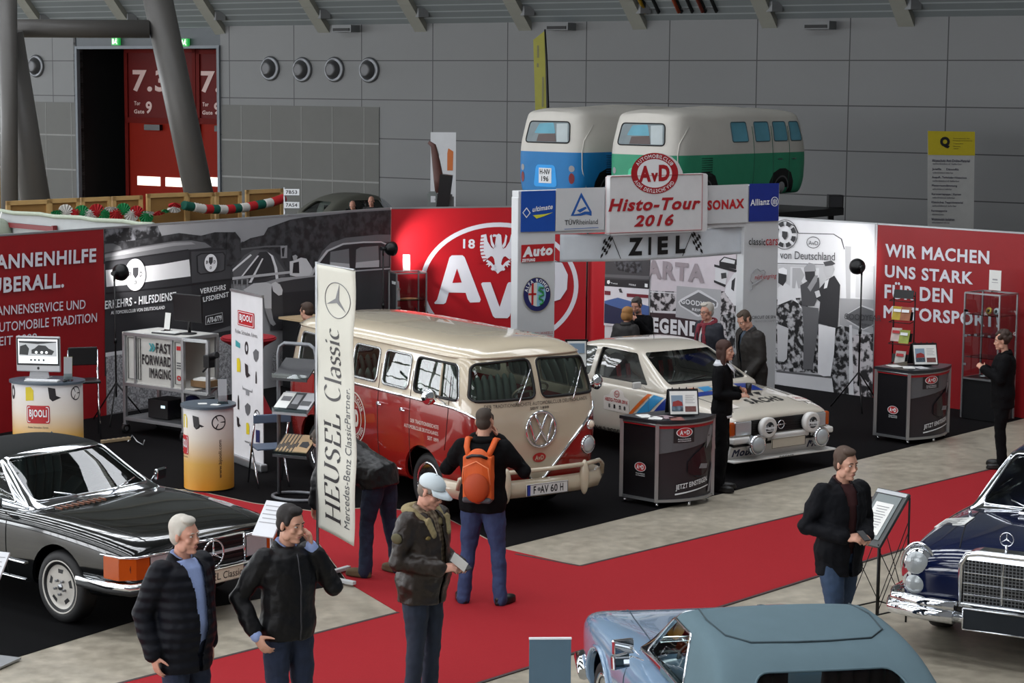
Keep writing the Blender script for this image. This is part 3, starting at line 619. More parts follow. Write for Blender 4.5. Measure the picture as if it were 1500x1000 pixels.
poster('dark poster with a racing car, upper of the two beside the red wall', [(885, 340), (950, 345), (949.5, 419), (885, 416)], Gm(62), [(Gm(34), C4((85, 330), (470, 340), (465, 412), (85, 392))), (Gm(92), C4((85, 290), (470, 300), (470, 330), (85, 315))), (contrast_mat('poster_racer', (20, 20, 24), (80, 82, 88), 14), C4((160, 180), (390, 180), (405, 260), (330, 280), (200, 255))), (WHITE, C4((105, 345), (125, 340), (132, 360), (120, 376), (105, 368))), (WHITE, C4((430, 365), (455, 368), (455, 398), (430, 395)))], [('Total', (893, 413), (903, 414), (893, 411)), ('MAHLE', (920, 415), (930, 416), (920, 412.5))])
poster('white and blue rally poster, lower of the two beside the red wall', [(884.5, 416.5), (949.5, 419.5), (949, 478), (884.5, 474)], mat('poster_white', (208, 206, 212), .5), [(mat('poster_blue', (70, 96, 150), .5), C4((85, 520), (200, 490), (470, 560), (470, 740), (85, 700))), (mat('poster_navy', (38, 44, 72), .5), C4((85, 540), (140, 560), (280, 600), (470, 640), (470, 740), (85, 710))), (mat('poster_maroon', (110, 34, 44), .5), C4((85, 432), (136, 436), (136, 470), (85, 466))), (mat('poster_maroon', (110, 34, 44), .5), C4((276, 452), (462, 462), (462, 490), (276, 482))), (Gm(60), C4((205, 415), (225, 410), (242, 450), (215, 445)))], [])
g0, g1 = Vector((.14, 25.65, 0)), Vector((3.7, 28.0, 0))
PG = Plane(g0, g1); gang = math.atan2(PG.t.y, PG.t.x)
GWM = mat('gantry_white', (196, 198, 200), .5, var=.04); GNT = empty('finish_gantry', PG.at(1.9, 0), gang, 'white finish arch of sponsor boards spanning the white rally car', 'gantry')
zt0 = PG.px(785, 278).z
for (xa, xb, zt), nm in (((757, 812, 0), 'leg'), ((1088, 1138, 0), 'leg')):
 a0, a1 = PG.a(PG.px(xa, 400)), PG.a(PG.px(xb, 400)); q = MB()
 q.prism([PG.at(a0, 0, -.01), PG.at(a1, 0, -.01), PG.at(a1, 0, -.16), PG.at(a0, 0, -.16)], (0, 0, 3.22))
 l = local(q, GNT).build(nm, GWM, GNT, bevel=.008)
 q = MB(); q.prism([PG.at(a0 - .01, .0, .0), PG.at(a1 + .01, 0, .0), PG.at(a1 + .01, 0, -.17), PG.at(a0 - .01, 0, -.17)], (0, 0, .3)); local(q, GNT).build('red_foot', RED, l)
aL, aR = PG.a(PG.px(757, 300)), PG.a(PG.px(1138.5, 300))
q = MB(); q.prism([PG.at(aL, 2.74, -.012), PG.at(aR, 2.74, -.012), PG.at(aR, 2.74, -.158), PG.at(aL, 2.74, -.158)], (0, 0, .56)); bm_ = local(q, GNT).build('crossbeam', GWM, GNT, bevel=.006)
BLUE = mat('board_blue', (18, 72, 160), .45); NAVY = mat('board_navy', (24, 44, 130), .45); YEL = mat('swoosh_yellow', (205, 205, 60), .45)
def board(pts, m, name, off=.004, parent=None):
 q = MB(); q.prism([PG.px(*p, off) for p in pts], PG.n * .006); return local(q, GNT).build(name, m, parent or GNT)
def gl(lst, m, off=.014, bold=.03, shear=0., parent=None, name='lettering'):
 q = MB()
 for L in lst: text_px(q, PG, L[0], L[1], L[2], L[3], off, 0, bold, shear)
 return local(q, GNT).build(name, m, parent or GNT, flip=False)
C7 = lambda *p: cv(740, 250, 3.7063, p)
def gs(lst, parent, name, off=.013, step=.0015):
 ms = []; q = MB()
 for m, pts in lst:
  if m not in ms: ms.append(m)
  poly_px(q, PG, pts, off, ms.index(m)); off += step
 return local(q, GNT).build(name, ms, parent, flip=False)
b = board([(760, 339.5), (810, 337.5), (810, 277.5), (760, 280)], BLUE, 'sponsor_board')
gl([('ultimate', (777, 310), (806.5, 305), (777, 302.5))], WHITE, .016, .02, .2, b)
gs([(WHITE, C7((82, 227), (105, 197), (127, 227), (105, 256))), (BLUE, C7((88, 227), (105, 205), (121, 227), (105, 248))), (YEL, C7((140, 240), (205, 232), (250, 222), (205, 242), (160, 258)))], b, 'emblem')
TB = mat('tuv_blue', (30, 84, 158), .45)
b = board([(811, 337), (882, 334), (882, 272), (811, 275)], GWM, 'sponsor_board', .003)
gs([(TB, C7((345, 240), (400, 112), (458, 215), (458, 238), (430, 230), (400, 238))), (GWM, C7((362, 232), (400, 140), (446, 215), (420, 215), (398, 225)))  , (TB, C7((378, 210), (425, 188), (432, 198), (395, 222))), (TB, C7((312, 311), (497, 299), (497, 302), (312, 314)))], b, 'emblem')
gl([('TÜV', (824.5, 328.5), (841, 327.5), (824.5, 319.5))], Gm(50), .016, .015, 0, b); gl([('Rheinland', (841.5, 327.5), (873, 326), (841.5, 320))], Gm(50), .016, .0, 0, b)
b = board([(1022, 324), (1092, 320), (1092, 264), (1022, 268)], GWM, 'sponsor_board', .003); gl([('SONAX', (1033, 303.5), (1087, 299.5), (1033, 289))], mat('sonax_red', (176, 30, 36), .45), .014, .045, 0, b)
b = board([(1094, 319), (1137, 317), (1137, 262), (1094, 263.5)], NAVY, 'sponsor_board'); gl([('Allianz', (1096, 296), (1124, 293.5), (1096, 286.5))], WHITE, .016, .02, 0, b)
q = MB(); ring_px(q, PG, (1131.5, 289), 5.5, 7, 1, .016)
for x in (-2.3, 0, 2.3): poly_px(q, PG, [(1131 + x, 293), (1132.2 + x, 293), (1132.2 + x, 286 - (x == 0) * 1), (1131 + x, 286 - (x == 0) * 1)], .016)
local(q, GNT).build('emblem', WHITE, b, flip=False)
b = board([(761.5, 384), (809, 381), (809, 355.5), (761.5, 358.5)], mat('auto_red', (176, 28, 34), .45), 'sponsor_board'); gl([('Auto', (763.5, 377), (807.5, 372.5), (763.5, 361.5)), ('ZEITUNG', (762.5, 383.5), (782, 382), (762.5, 379))], WHITE, .016, .06, .1, b)
q = MB(); c = (785.5, 430.5); disc_px(q, PG, c, 20.5, 25.5, .006); badge = local(q, GNT).build('round_badge', mat('badge_gold', (170, 165, 140), .4), GNT, flip=False)
q = MB(); ring_px(q, PG, c, 19.8, 24.6, 7, .008); local(q, GNT).build('badge_ring', mat('badge_navy', (30, 34, 92), .4), badge, flip=False)
q = MB(); disc_px(q, PG, c, 13, 17.5, .007); local(q, GNT).build('badge_face', mat('badge_pale', (214, 212, 205), .4), badge, flip=False)
q = MB(); poly_px(q, PG, [(785.5 + 13 * math.cos(t) , 430.5 - 17.5 * math.sin(t)) for t in [math.pi * (i / 12 - .5) for i in range(13)]], .009); local(q, GNT).build('badge_half', mat('badge_sky', (140, 190, 215), .4), badge, flip=False)
q = MB(); poly_px(q, PG, [(777.5, 414.5), (780.5, 414.5), (780.5, 446), (777.5, 446)], .011); poly_px(q, PG, [(773, 429), (784.5, 428.5), (784.5, 431.5), (773, 432)], .011); local(q, GNT).build('badge_cross', mat('badge_red', (176, 34, 36), .4), badge, flip=False)
q = MB(); q.tube([PG.px(x, y, .014) for x, y in ((795, 421), (789, 420), (788, 424), (794, 427), (795, 431), (789, 433), (789, 437), (794, 439), (794, 443), (790, 445))], .014, 6); local(q, GNT).build('badge_serpent', mat('badge_green', (40, 130, 70), .4), badge)
q = MB()
def bf(a, r): t = math.radians(a); return PG.px(785.5 + math.cos(t) * (13.8 + r * 4.7), 430.5 - math.sin(t) * (18.3 + r * 4.9), .012)
arc_text(q, 'ALFA ROMEO', lambda a, r: bf(a, r), 172, 8, 1.0, 0, .03); local(q, GNT).build('lettering', WHITE, badge, flip=False)
gl([('GOLD ON WHEELS', (767, 491), (809.5, 488), (767, 487)), ('by Zolder', (783, 495), (809.5, 492.5), (783, 491.3))], mat('wheels_red', (160, 50, 50), .5), .016, .01)
gl([('classic', (1094.5, 353), (1119, 353.5), (1094.5, 342.5))], BLACK, .016, .01); gl([('cars', (1119.5, 353.5), (1137, 353), (1119.5, 344))], RED, .016, .01)
gl([('nürburgring', (1104, 405.5), (1136, 402.5), (1104, 397))], mat('ring_red', (170, 40, 44), .5), .016, .01, .2)
q = MB(); q.tube([PG.px(x, y, .014) for x, y in cv(990, 240, 4.167, [(445, 748), (462, 740), (460, 715), (490, 700), (520, 680), (525, 655), (540, 635), (530, 625), (510, 630), (490, 615), (470, 625), (455, 650), (450, 690), (465, 705)])], .006, 5); local(q, GNT).build('track_outline', Gm(150), GNT)
gl([('CIRCUIT DE SPA', (1101, 461.5), (1136, 460), (1101, 457))], Gm(60), .016, .01); gl([('FRANCORCHAMPS', (1105, 466.5), (1136, 465), (1105, 463.5))], Gm(150), .016, .0)
SG = empty('title_sign', PG.at(PG.a(PG.px(951, 300)), 2.6, .012), gang, 'raised white sign with round red badge and date 2016 on the arch', 'sign')
C8 = lambda *p: cv(700, 200, 3.745, p)
def pxo(pts, o): return [PG.px(x, y, o) for x, y in pts]
q = MB(); ol = C8((688, 525), (686, 215), (695, 206), (830, 198), (835, 160), (850, 125), (885, 95), (925, 80), (970, 78), (1020, 95), (1060, 130), (1082, 175), (1085, 190), (1210, 184), (1220, 192), (1222, 490), (1210, 500), (700, 530))
q.prism(pxo(ol, .014), PG.n * .10); local(q, SG).build('board', mat('sign_white', (206, 206, 207), .45), SG)
SR = mat('sign_red', (160, 26, 34), .45)
q = MB(); pts = pxo(C8((692, 522), (690, 212), (1218, 188), (1218, 494)), .118)
for i in range(4): q.bar(pts[i], pts[(i + 1) % 4], .012, .004)
local(q, SG).build('border', SR, SG)
q = MB(); ring_px(q, PG, (955, 250.5), 34.5, 30, 9, .119); local(q, SG).build('badge_ring', SR, SG, flip=False)
q = MB(); disc_px(q, PG, (955, 250.5), 26, 22, .118); local(q, SG).build('badge_face', WHITE, SG, flip=False)
def sl_(lst, m, off, bold, shear, name='lettering'):
 q = MB()
 for L in lst: text_px(q, PG, L[0], L[1], L[2], L[3], off, 0, bold, shear)
 return local(q, SG).build(name, m, SG, flip=False)
sl_([('A', (932, 264), (950, 263), (932, 240)), ('v', (950, 263), (960, 262.5), (950, 250)), ('D', (961, 262), (977, 261), (961, 238))], SR, .122, .05, 0)
q = MB()
def bf2(a, r): t = math.radians(a); return PG.px(955 + math.cos(t) * (27 + r * 6), 250.5 - math.sin(t) * (22.5 + r * 6), .123)
arc_text(q, 'AUTOMOBILCLUB', bf2, 152, 28, .9, 0, .015); arc_text(q, 'VON DEUTSCHLAND', lambda a, r: bf2(a, 1 + r), 205, 335, .9, 0, .015); local(q, SG).build('badge_lettering', WHITE, SG, flip=False)
sl_([('Histo-Tour', (888, 308), (1023, 302), (888, 289)), ('2016', (926, 329.5), (984, 326.5), (926, 312))], SR, .122, .035, .25)
ZB = empty('finish_banner', PG.at(PG.a(PG.px(950, 360)), 2.3), gang, 'white cloth banner reading ZIEL with chequered flags under the arch', 'banner')
def zpt(u, v, off=0.):                       # u 0..1 across, v 0..1 up
 x = 818 + (1087 - 818) * u; yt = 342 + (325 - 342) * u + 3 * math.sin(u * 3.14); yb = 382.5 + (366 - 382.5) * u + 3.0 * math.sin(u * 3.14)
 return PG.px(x, yb + (yt - yb) * v, -.05 + .03 * math.sin(u * 17 + v) + off)
q = MB(); n, k = 40, 8
q.add([zpt(i / n, j / k) for j in range(k + 1) for i in range(n + 1)], [(j * (n + 1) + i, j * (n + 1) + i + 1, (j + 1) * (n + 1) + i + 1, (j + 1) * (n + 1) + i) for j in range(k) for i in range(n)], 0, True)
cl = local(q, ZB).build('cloth', mat('banner_cloth', (206, 212, 218), .7, bump=.1, bscale=20), ZB); cl.modifiers.new('s', 'SOLIDIFY').thickness = .004
q = MB()
for ch, u0, u1 in (('Z', .372, .452), ('I', .482, .497), ('E', .532, .588), ('L', .63, .682)):
 vs, fs, _ = text2d(ch, .05); q.add([zpt(u0 + (u1 - u0) * a, .18 + .64 * b, .014) for a, b in vs], fs)
for u0, sg in ((.232, 1), (.768, -1)):
 q.add([zpt(u0 + sg * (.048 + a * .05 + b), .88 - a * .8, .014) for a in (0, 1) for b in (0, .004)], [(0, 1, 3, 2)])
 for i in range(4):
  for j in range(5):
   if (i + j) % 2 == 0:
    f = lambda a, b: zpt(u0 + sg * (.005 + (a - b * .25) * .013), .86 - b * .13 + a * .06 - .1 + .025 * math.sin(a * 2), .014)
    q.add([f(i, j), f(i + 1, j), f(i + 1, j + 1), f(i, j + 1)], [(0, 1, 2, 3)])
local(q, ZB).build('lettering', BLACK, ZB, flip=False)
q = MB()
for u, xx in ((0, 811), (1, 1091)):
 for v in (0, 1): p = zpt(u, v); q.tube([p, PG.px(xx, 500, -.02) * 0 + PG.px(xx, 340 - u * 17 + (1 - v) * 42, -.02)], .006)
local(q, ZB).build('tie_cord', GREYP, ZB)
def floor_lamp(foot, tip, headd, aim, label, power, zh):
 e = empty('floor_lamp', foot, 0, label, 'lamp', 'black tripod floor lamps lighting the walls'); q = MB()
 q.cyl((0, 0, .35), (0, 0, zh), .012); q.build('pole', BLKMET, e)
 for k in range(3):
  a = k * 2.094 + .5; MB().tube([(math.cos(a) * .42, math.sin(a) * .42, .012), (0, 0, .55)], .011).build('leg', BLKMET, e)
 MB().cyl((0, 0, zh * .55), (0, 0, zh * .55 + .07), .022).build('clamp', BLKMET, e)
 d = (Vector(aim) - Vector(foot) - Vector((0, 0, zh))).normalized(); top = Vector((0, 0, zh)) + Vector((0, 0, .06))
 x, y = frame_of(d); R = Matrix((x, y, d)).transposed()
 sh = MB().lathe([(.03, -.02), (.05, 0), (.085, .03), (.11, .08), (.118, .14), (.112, .14), (.1, .09), (.075, .04), (.0, .02)], top + d * .08, R, 24).build('lamp_shade', BLKMET, e)
 MB().cyl(top - d * .05, top + d * .09, .03).build('socket', BLKPLA, e);
 MB().ell(top + d * .16, (.04, .04, .04)).build('bulb', emit_mat('lamp_bulb', (255, 248, 236), 6), sh)
 MB().cyl((0, 0, zh - .05), tuple(top), .014).build('arm', BLKMET, e)
 l = bpy.data.lights.new('bulb_light', 'SPOT'); l.energy = power; l.spot_size = math.radians(88); l.spot_blend = .75; l.shadow_soft_size = .05; l.color = (1, .98, .95)
 lo = bpy.data.objects.new('bulb_light', l); COL.objects.link(lo); lo.parent = e; lo.location = top + d * .22; lo.rotation_euler = (-d).to_track_quat('Z', 'Y').to_euler()
 return e
LAMPW = 95
f = at(173, 628); floor_lamp((f.x, f.y, .004), 0, 0, PA.px(232, 404), 'black tripod floor lamp in front of the service van mural', LAMPW, 1.98)
f = at(562, 552); floor_lamp((f.x, f.y, .004), 0, 0, PB.px(655, 372), 'black tripod floor lamp between saloon mural and red logo wall', LAMPW, 1.96)
f = at(1258, 592); floor_lamp((f.x, f.y, .004), 0, 0, PC.px(1200, 378), 'black tripod floor lamp in front of the winners mural', LAMPW * .6, 2.0)
def bake(me, mods):
 """mesh -> new mesh with modifiers applied; mods: list of (type, {settings})"""
 o = bpy.data.objects.new('bake', me); COL.objects.link(o)
 for t, kw in mods:
  m = o.modifiers.new(t, t)
  for k, v in kw.items(): setattr(m, k, v)
 dg = bpy.context.evaluated_depsgraph_get()
 r = bpy.data.meshes.new_from_object(o.evaluated_get(dg), depsgraph=dg)
 bpy.data.objects.remove(o); return r
def tmp_mesh(mb, recalc=True):
 me = bpy.data.meshes.new('tmp'); me.from_pydata([tuple(v) for v in mb.v], [], mb.f)
 bm = bmesh.new(); bm.from_mesh(me); bmesh.ops.remove_doubles(bm, verts=bm.verts, dist=1e-5)
 if recalc: bmesh.ops.recalc_face_normals(bm, faces=bm.faces)
 bm.to_mesh(me); bm.free(); return me
def loft(st, levels=2):
 """st: list of half sections, each a list of (x, y, z) from the sill up to the centre line; closed, mirrored, smoothed"""
 q = MB(); n = len(st[0]); W = 2 * n - 1; vs = []
 for s in st: vs += [Vector(p) for p in s] + [Vector((p[0], -p[1], p[2])) for p in reversed(s[:-1])]
 fs = []
 for i in range(len(st) - 1):
  for j in range(W - 1): fs.append((i * W + j, i * W + j + 1, (i + 1) * W + j + 1, (i + 1) * W + j))
  fs.append((i * W + W - 1, i * W, (i + 1) * W, (i + 1) * W + W - 1))
 for b in (0, (len(st) - 1) * W):
  for j in range(n - 1):
   if j == n - 2: fs.append((b + j, b + j + 1, b + W - 1 - j))
   else: fs.append((b + j, b + j + 1, b + W - 2 - j, b + W - 1 - j))
 q.add(vs, fs); me = tmp_mesh(q)
 return bake(me, [('SUBSURF', dict(levels=levels, render_levels=levels))])
def bvh_of(me): return BVHTree.FromPolygons([v.co.copy() for v in me.vertices], [tuple(p.vertices) for p in me.polygons])
def smooth(me, ang=None):
 for p in me.polygons: p.use_smooth = True
 return me
def cut(me, cutter_mbs, thick=.035, op='DIFFERENCE', solid=True):
 cs = []; mods = []
 if solid: mods.append(('SOLIDIFY', dict(thickness=thick, offset=-1)))
 for c in cutter_mbs:
  o = bpy.data.objects.new('c', tmp_mesh(c)); COL.objects.link(o); o.hide_render = True; cs.append(o)
  mods.append(('BOOLEAN', dict(object=o, operation=op if not isinstance(c, tuple) else c, solver='EXACT')))
 r = bake(me, mods)
 for o in cs: bpy.data.objects.remove(o)
 return r
def auto_smooth(o, ang=.6):
 me = o.data
 for p in me.polygons: p.use_smooth = True
 bm = bmesh.new(); bm.from_mesh(me)
 for e in bm.edges:
  if len(e.link_faces) == 2 and e.calc_face_angle(0) > ang: e.smooth = False
 bm.to_mesh(me); bm.free(); return o
def rpoly(pts, r, n=5):
 """polygon with rounded corners"""
 out = []; k = len(pts)
 for i in range(k):
  p, a, b = Vector(pts[i]), Vector(pts[i - 1]), Vector(pts[(i + 1) % k]); rr = r[i] if isinstance(r, (list, tuple)) else r
  da, db = (a - p), (b - p); rr = min(rr, da.length * .45, db.length * .45); A, B = p + da.normalized() * rr, p + db.normalized() * rr
  for t in range(n + 1):
   t /= n; out.append(tuple((A * (1 - t) + p * t) * (1 - t) + (p * (1 - t) + B * t) * t))
 return out
def rrect(x0, z0, x1, z1, r, n=5): return rpoly([(x0, z0), (x1, z0), (x1, z1), (x0, z1)], r, n)
def dens(pts, step=.06, closed=True):
 out = []; k = len(pts)
 for i in range(k if closed else k - 1):
  a, b = Vector(pts[i]), Vector(pts[(i + 1) % k]); m = max(1, int((b - a).length / step))
  for t in range(m): out.append(tuple(a.lerp(b, t / m)))
 if not closed: out.append(tuple(pts[-1]))
 return out
class Proj:
 """puts 2-D outlines onto a body. side 'r' (y<0), 'l' (y>0): (x,z); 'f' front, 'b' back: (y,z); 't' top: (x,y)"""
 def __init__(s, *mes): s.bv = [bvh_of(m) for m in mes]
 def hit(s, side, a, b, off=0.):
  if side in 'rl': o, d = Vector((a, -3 if side == 'r' else 3, b)), Vector((0, 1 if side == 'r' else -1, 0))
  elif side in 'fb': o, d = Vector((5 if side == 'f' else -5, a, b)), Vector((-1 if side == 'f' else 1, 0, 0))
  else: o, d = Vector((a, b, 4)), Vector((0, 0, -1))
  best = None
  for t in s.bv:
   p, n, i, dist = t.ray_cast(o, d)
   if p is not None and (best is None or dist < best[2]): best = (p, n, dist)
  if best is None:
   for t in s.bv:
    p, n, i, dist = t.find_nearest(o + d * (3 if side in 'rl' else 3.2))
    if p is not None and (best is None or dist < best[2]): best = (p, n, dist)
  p, n, _ = best
  if n.dot(d) > 0: n = -n
  return p + n * off
 def path(s, side, pts, off=0., step=.05, closed=True): return [s.hit(side, a, b, off) for a, b in dens(pts, step, closed)]
 def pane(s, mb, side, pts, off=0., m=0, cuts=2, sm=True):
  bm = bmesh.new(); vs = [bm.verts.new((a, b, 0)) for a, b in dens(pts, .12)]
  f = bm.faces.new(vs); bmesh.ops.triangulate(bm, faces=[f]); bmesh.ops.subdivide_edges(bm, edges=bm.edges[:], cuts=cuts, use_grid_fill=True)
  bm.verts.index_update()
  mb.add([s.hit(side, v.co.x, v.co.y, off) for v in bm.verts], [tuple(v.index for v in f.verts) for f in bm.faces], m, sm); bm.free(); return mb
 def text(s, mb, side, body, x0, x1, z0, z1, off=.004, m=0, bold=.02, shear=0., flip=False, slope=0.):
  vs, fs, _ = text2d(body, bold, shear)
  mb.add([s.hit(side, x0 + (x1 - x0) * a, z0 + (z1 - z0) * b + slope * a, off) for a, b in vs], fs, m); return mb
def win_cutter(side, pts, depth=.5):
 q = MB()
 if side in 'rl':
  sg = -1 if side == 'r' else 1; q.prism([(a, sg * 1.2, b) for a, b in pts], (0, -sg * (1.2 - depth), 0))
 elif side == 'f': q.prism([(3.2, a, b) for a, b in pts], (-2.9, 0, 0))
 elif side == 'b': q.prism([(-3.2, a, b) for a, b in pts], (2.9, 0, 0))
 return q
def merge(*mbs):
 q = MB()
 for b in mbs: q.add(b.v, b.f)
 return q
def arch_cutter(xs, r, z, inner=.5):
 q = MB()
 for x in xs:
  for sg in (-1, 1): q.cyl((x, sg * inner, z), (x, sg * 1.4, z), r, n=32)
 return q
def wheel(parent, x, y, r, w, style, mats):
 sg = -1 if y < 0 else 1; R = Matrix.Rotation(-sg * math.pi / 2, 3, 'X'); c = (x, y, r)
 t = MB().lathe([(r * .62, -w * .5), (r * .9, -w * .5), (r * .985, -w * .36), (r, -w * .2), (r, w * .2), (r * .985, w * .36), (r * .9, w * .5), (r * .62, w * .46), (r * .6, w * .1), (r * .6, -w * .4)], c, R, 36, caps=False).build('wheel', RUBBER, parent)
 if style == 'cap':                       # painted steel rim, bright dome cap
  MB().lathe([(r * .70, w * .40), (r * .68, w * .48), (r * .58, w * .4), (r * .42, w * .3), (r * .36, w * .34)], c, R, 32).build('rim', mats[0], t)
  MB().lathe([(r * .36, w * .33), (r * .34, w * .45), (r * .2, w * .55), (.0, w * .58)], c, R, 28).build('hub_cap', CHROME, t)
  MB().lathe([(r * .72, w * .43), (r * .71, w * .5), (r * .62, w * .47), (r * .62, w * .43)], c, R, 36).build('trim_ring', CHROME, t)
 else:                                     # cast alloy with five slots and five bolts
  MB().lathe([(r * .75, w * .40), (r * .74, w * .50), (r * .71, w * .49), (r * .66, w * .40), (r * .45, w * .41), (r * .2, w * .42), (.0, w * .42)], c, R, 36).build('rim', mats[0], t)
  s = MB(); b = MB()
  for k in range(5):
   a = k * 2 * math.pi / 5 + .3; M = R @ Matrix.Rotation(a, 3, 'Z')
   o = [Vector((r * .38, -r * .09, w * .43)), Vector((r * .55, -r * .13, w * .395)), Vector((r * .58, r * .0, w * .39)), Vector((r * .55, r * .13, w * .395)), Vector((r * .38, r * .09, w * .43))]
   s.poly([Vector(c) + M @ v for v in o]); M2 = R @ Matrix.Rotation(a + .63, 3, 'Z'); p = M2 @ Vector((r * .2, 0, w * .4)); b.cyl(Vector(c) + p, Vector(c) + p + R @ Vector((0, 0, .03)), .012, n=8)
  s.build('slot', VDARK, t, flip=False); b.build('bolt', STEEL, t)
  MB().lathe([(r * .1, w * .40), (r * .09, w * .47), (0, w * .48)], c, R, 20).build('hub_cap', STEEL, t)
 return t
def round_lamp(parent, p, r, name, rim=CHROME, d=Vector((1, 0, 0)), depth=.05, lens=None):
 x, y = frame_of(d); R = Matrix((x, y, d.normalized())).transposed(); p = Vector(p)
 o = MB().lathe([(r * 1.02, -depth), (r * 1.12, 0), (r * 1.05, .022), (r * .95, .026), (r * .93, .012)], p, R, 28).build(name, rim, parent)
 MB().lathe([(r * .94, .012), (r * .8, .035), (r * .45, .05), (0, .055)], p, R, 24).build('lens', lens or LENS, o)
 MB().lathe([(r * .93, .01), (r * .6, -.035), (r * .2, -.05), (0, -.05)], p, R, 24).build('reflector', mat('lamp_reflector', (212, 214, 214), .3, .15), o)
 return o
LENS = mat('lamp_glass', (178, 184, 186), .1, .25, coat=.6, bump=.35, bscale=45)
AMBER = mat('amber_lens', (196, 84, 18), .12, coat=.6); AMBER.node_tree.nodes['Principled BSDF'].inputs['Transmission Weight'].default_value = .3
def mirror_of(parent, p, base, r=.07, d=Vector((-1, -.25, 0)), shape='round', m=None):
 p = Vector(p); x, y = frame_of(d); R = Matrix((x, y, d.normalized())).transposed()
 arm = MB().tube([base, (Vector(base) + p) * .5 + Vector((0, 0, .03)), p], .008)
 o = arm.build('mirror', CHROME, parent)
 if shape == 'round': MB().lathe([(0, -.05), (r * .6, -.04), (r, -.01), (r, .004), (r * .95, .006)], p, R, 24).build('housing', m or CHROME, o); MB().lathe([(r * .95, .005), (0, .006)], p, R, 20).build('mirror_glass', mat('mirror_glass', (120, 125, 130), .04, 1.), o)
 else: MB().box(p, (r * 2.0, r * 1.4, .04), 0, R).build('housing', m or CHROME, o, bevel=.012); MB().box(p + d.normalized() * .022, (r * 1.8, r * 1.2, .004), 0, R).build('mirror_glass', mat('mirror_glass', (120, 125, 130), .04, 1.), o)
 return o
def bench(parent, x, z, half, m, h=.5, d=.5, name='seat', y=0):
 q = MB(); q.box((x + d / 2, y, z), (d, half * 2, .16)); s = q.build(name, m, parent, bevel=.05)
 q = MB(); n = max(3, int(half * 2 / .09)); st = half * 2 / n
 for i in range(n): q.ell((x - .02, y - half + st * (i + .5), z + h / 2 + .05), (.07, st * .56, h / 2 + .04), 0, Ry(-.14), 8, 8)
 q.build('backrest', m, s); return s
def plate(parent, p, w, h, R, lst, m=None, band=True, name='number_plate', edge=True):
 m = m or mat('plate_white', (214, 214, 212), .4)
 p = Vector(p); o = MB().box(p, (.012, w, h), 0, R).build(name, m, parent, bevel=.003)
 f = R @ Vector((1, 0, 0)); u = R @ Vector((0, 1, 0)); v = R @ Vector((0, 0, 1))
 q = MB()
 for body, a0, a1, b0, b1, bold in lst: text_on(q, body, p + f * .008 + u * a0 * w + v * b0 * h, u * (a1 - a0) * w, v * (b1 - b0) * h, 0, bold)
 q.build('lettering', BLACK, o, flip=False)
 if edge:
  q = MB(); c = [p + f * .007 + u * a * w * .49 + v * b * h * .46 for a, b in ((-1, -1), (1, -1), (1, 1), (-1, 1))]
  for i in range(4): q.bar(c[i], c[(i + 1) % 4], .006, .003)
  q.build('border', BLACK, o)
 if band: MB().box(p + f * .006 - u * w * .455, (.004, w * .08, h * .9), 0, R).build('blue_band', mat('plate_blue', (28, 52, 140), .4), o)
 return o
def bus_sections(rear_flat=False):
 prof = [(.66, .30), (.80, .31), (.855, .52), (.872, .88), (.866, 1.2), (.822, 1.48), (.768, 1.735), (.745, 1.835), (.56, 1.925), (.0, 1.958)]
 stt = [(-2.13, .40, 0, 1.), (-2.10, .72, 0, 1.), (-2.0, .91, 0, .8), (-1.82, .985, 0, .3), (-1.2, 1, 0, 0), (0, 1, 0, 0), (1.0, 1, 0, 0), (1.55, .998, .25, 0.1), (1.88, .985, .75, .4), (2.03, .93, .95, .8), (2.115, .80, 1, 1), (2.155, .45, 1, 1)]
 out = []
 for x, sy, lw, dr in stt:
  s = []
  for y, z in prof:
   sh = 0
   if z > 1.25: sh = -.27 * ((z - 1.25) / .70) ** 1.2
   elif z < .6: sh = -.10 * (.6 - z) / .3
   zz = z - (dr * .11 * (z - 1.745) / .2 if z > 1.745 else 0)
   if x < 0:
    lw2 = max(0, (-x - 1.2) / .93); shb = (.16 * (z - 1.2) / .74 if z > 1.2 else 0) * lw2
    s.append((x + shb, y * sy, zz))
   else: s.append((x + sh * lw, y * sy, zz))
  out.append(s)
 return out
VCURVE = [(.92, 1.25), (.87, 1.245), (.80, 1.205), (.69, 1.11), (.55, .975), (.40, .83), (.27, .685), (.17, .57), (.09, .48), (.04, .445), (.0, .44)]
BUSRED = mat('bus_red_paint', (138, 26, 20), .22, coat=1., var=.03); CREAM = mat('bus_cream_paint', (190, 177, 154), .2, coat=1., var=.02)
SEATG = mat('sage_vinyl', (156, 174, 162), .45, var=.06)
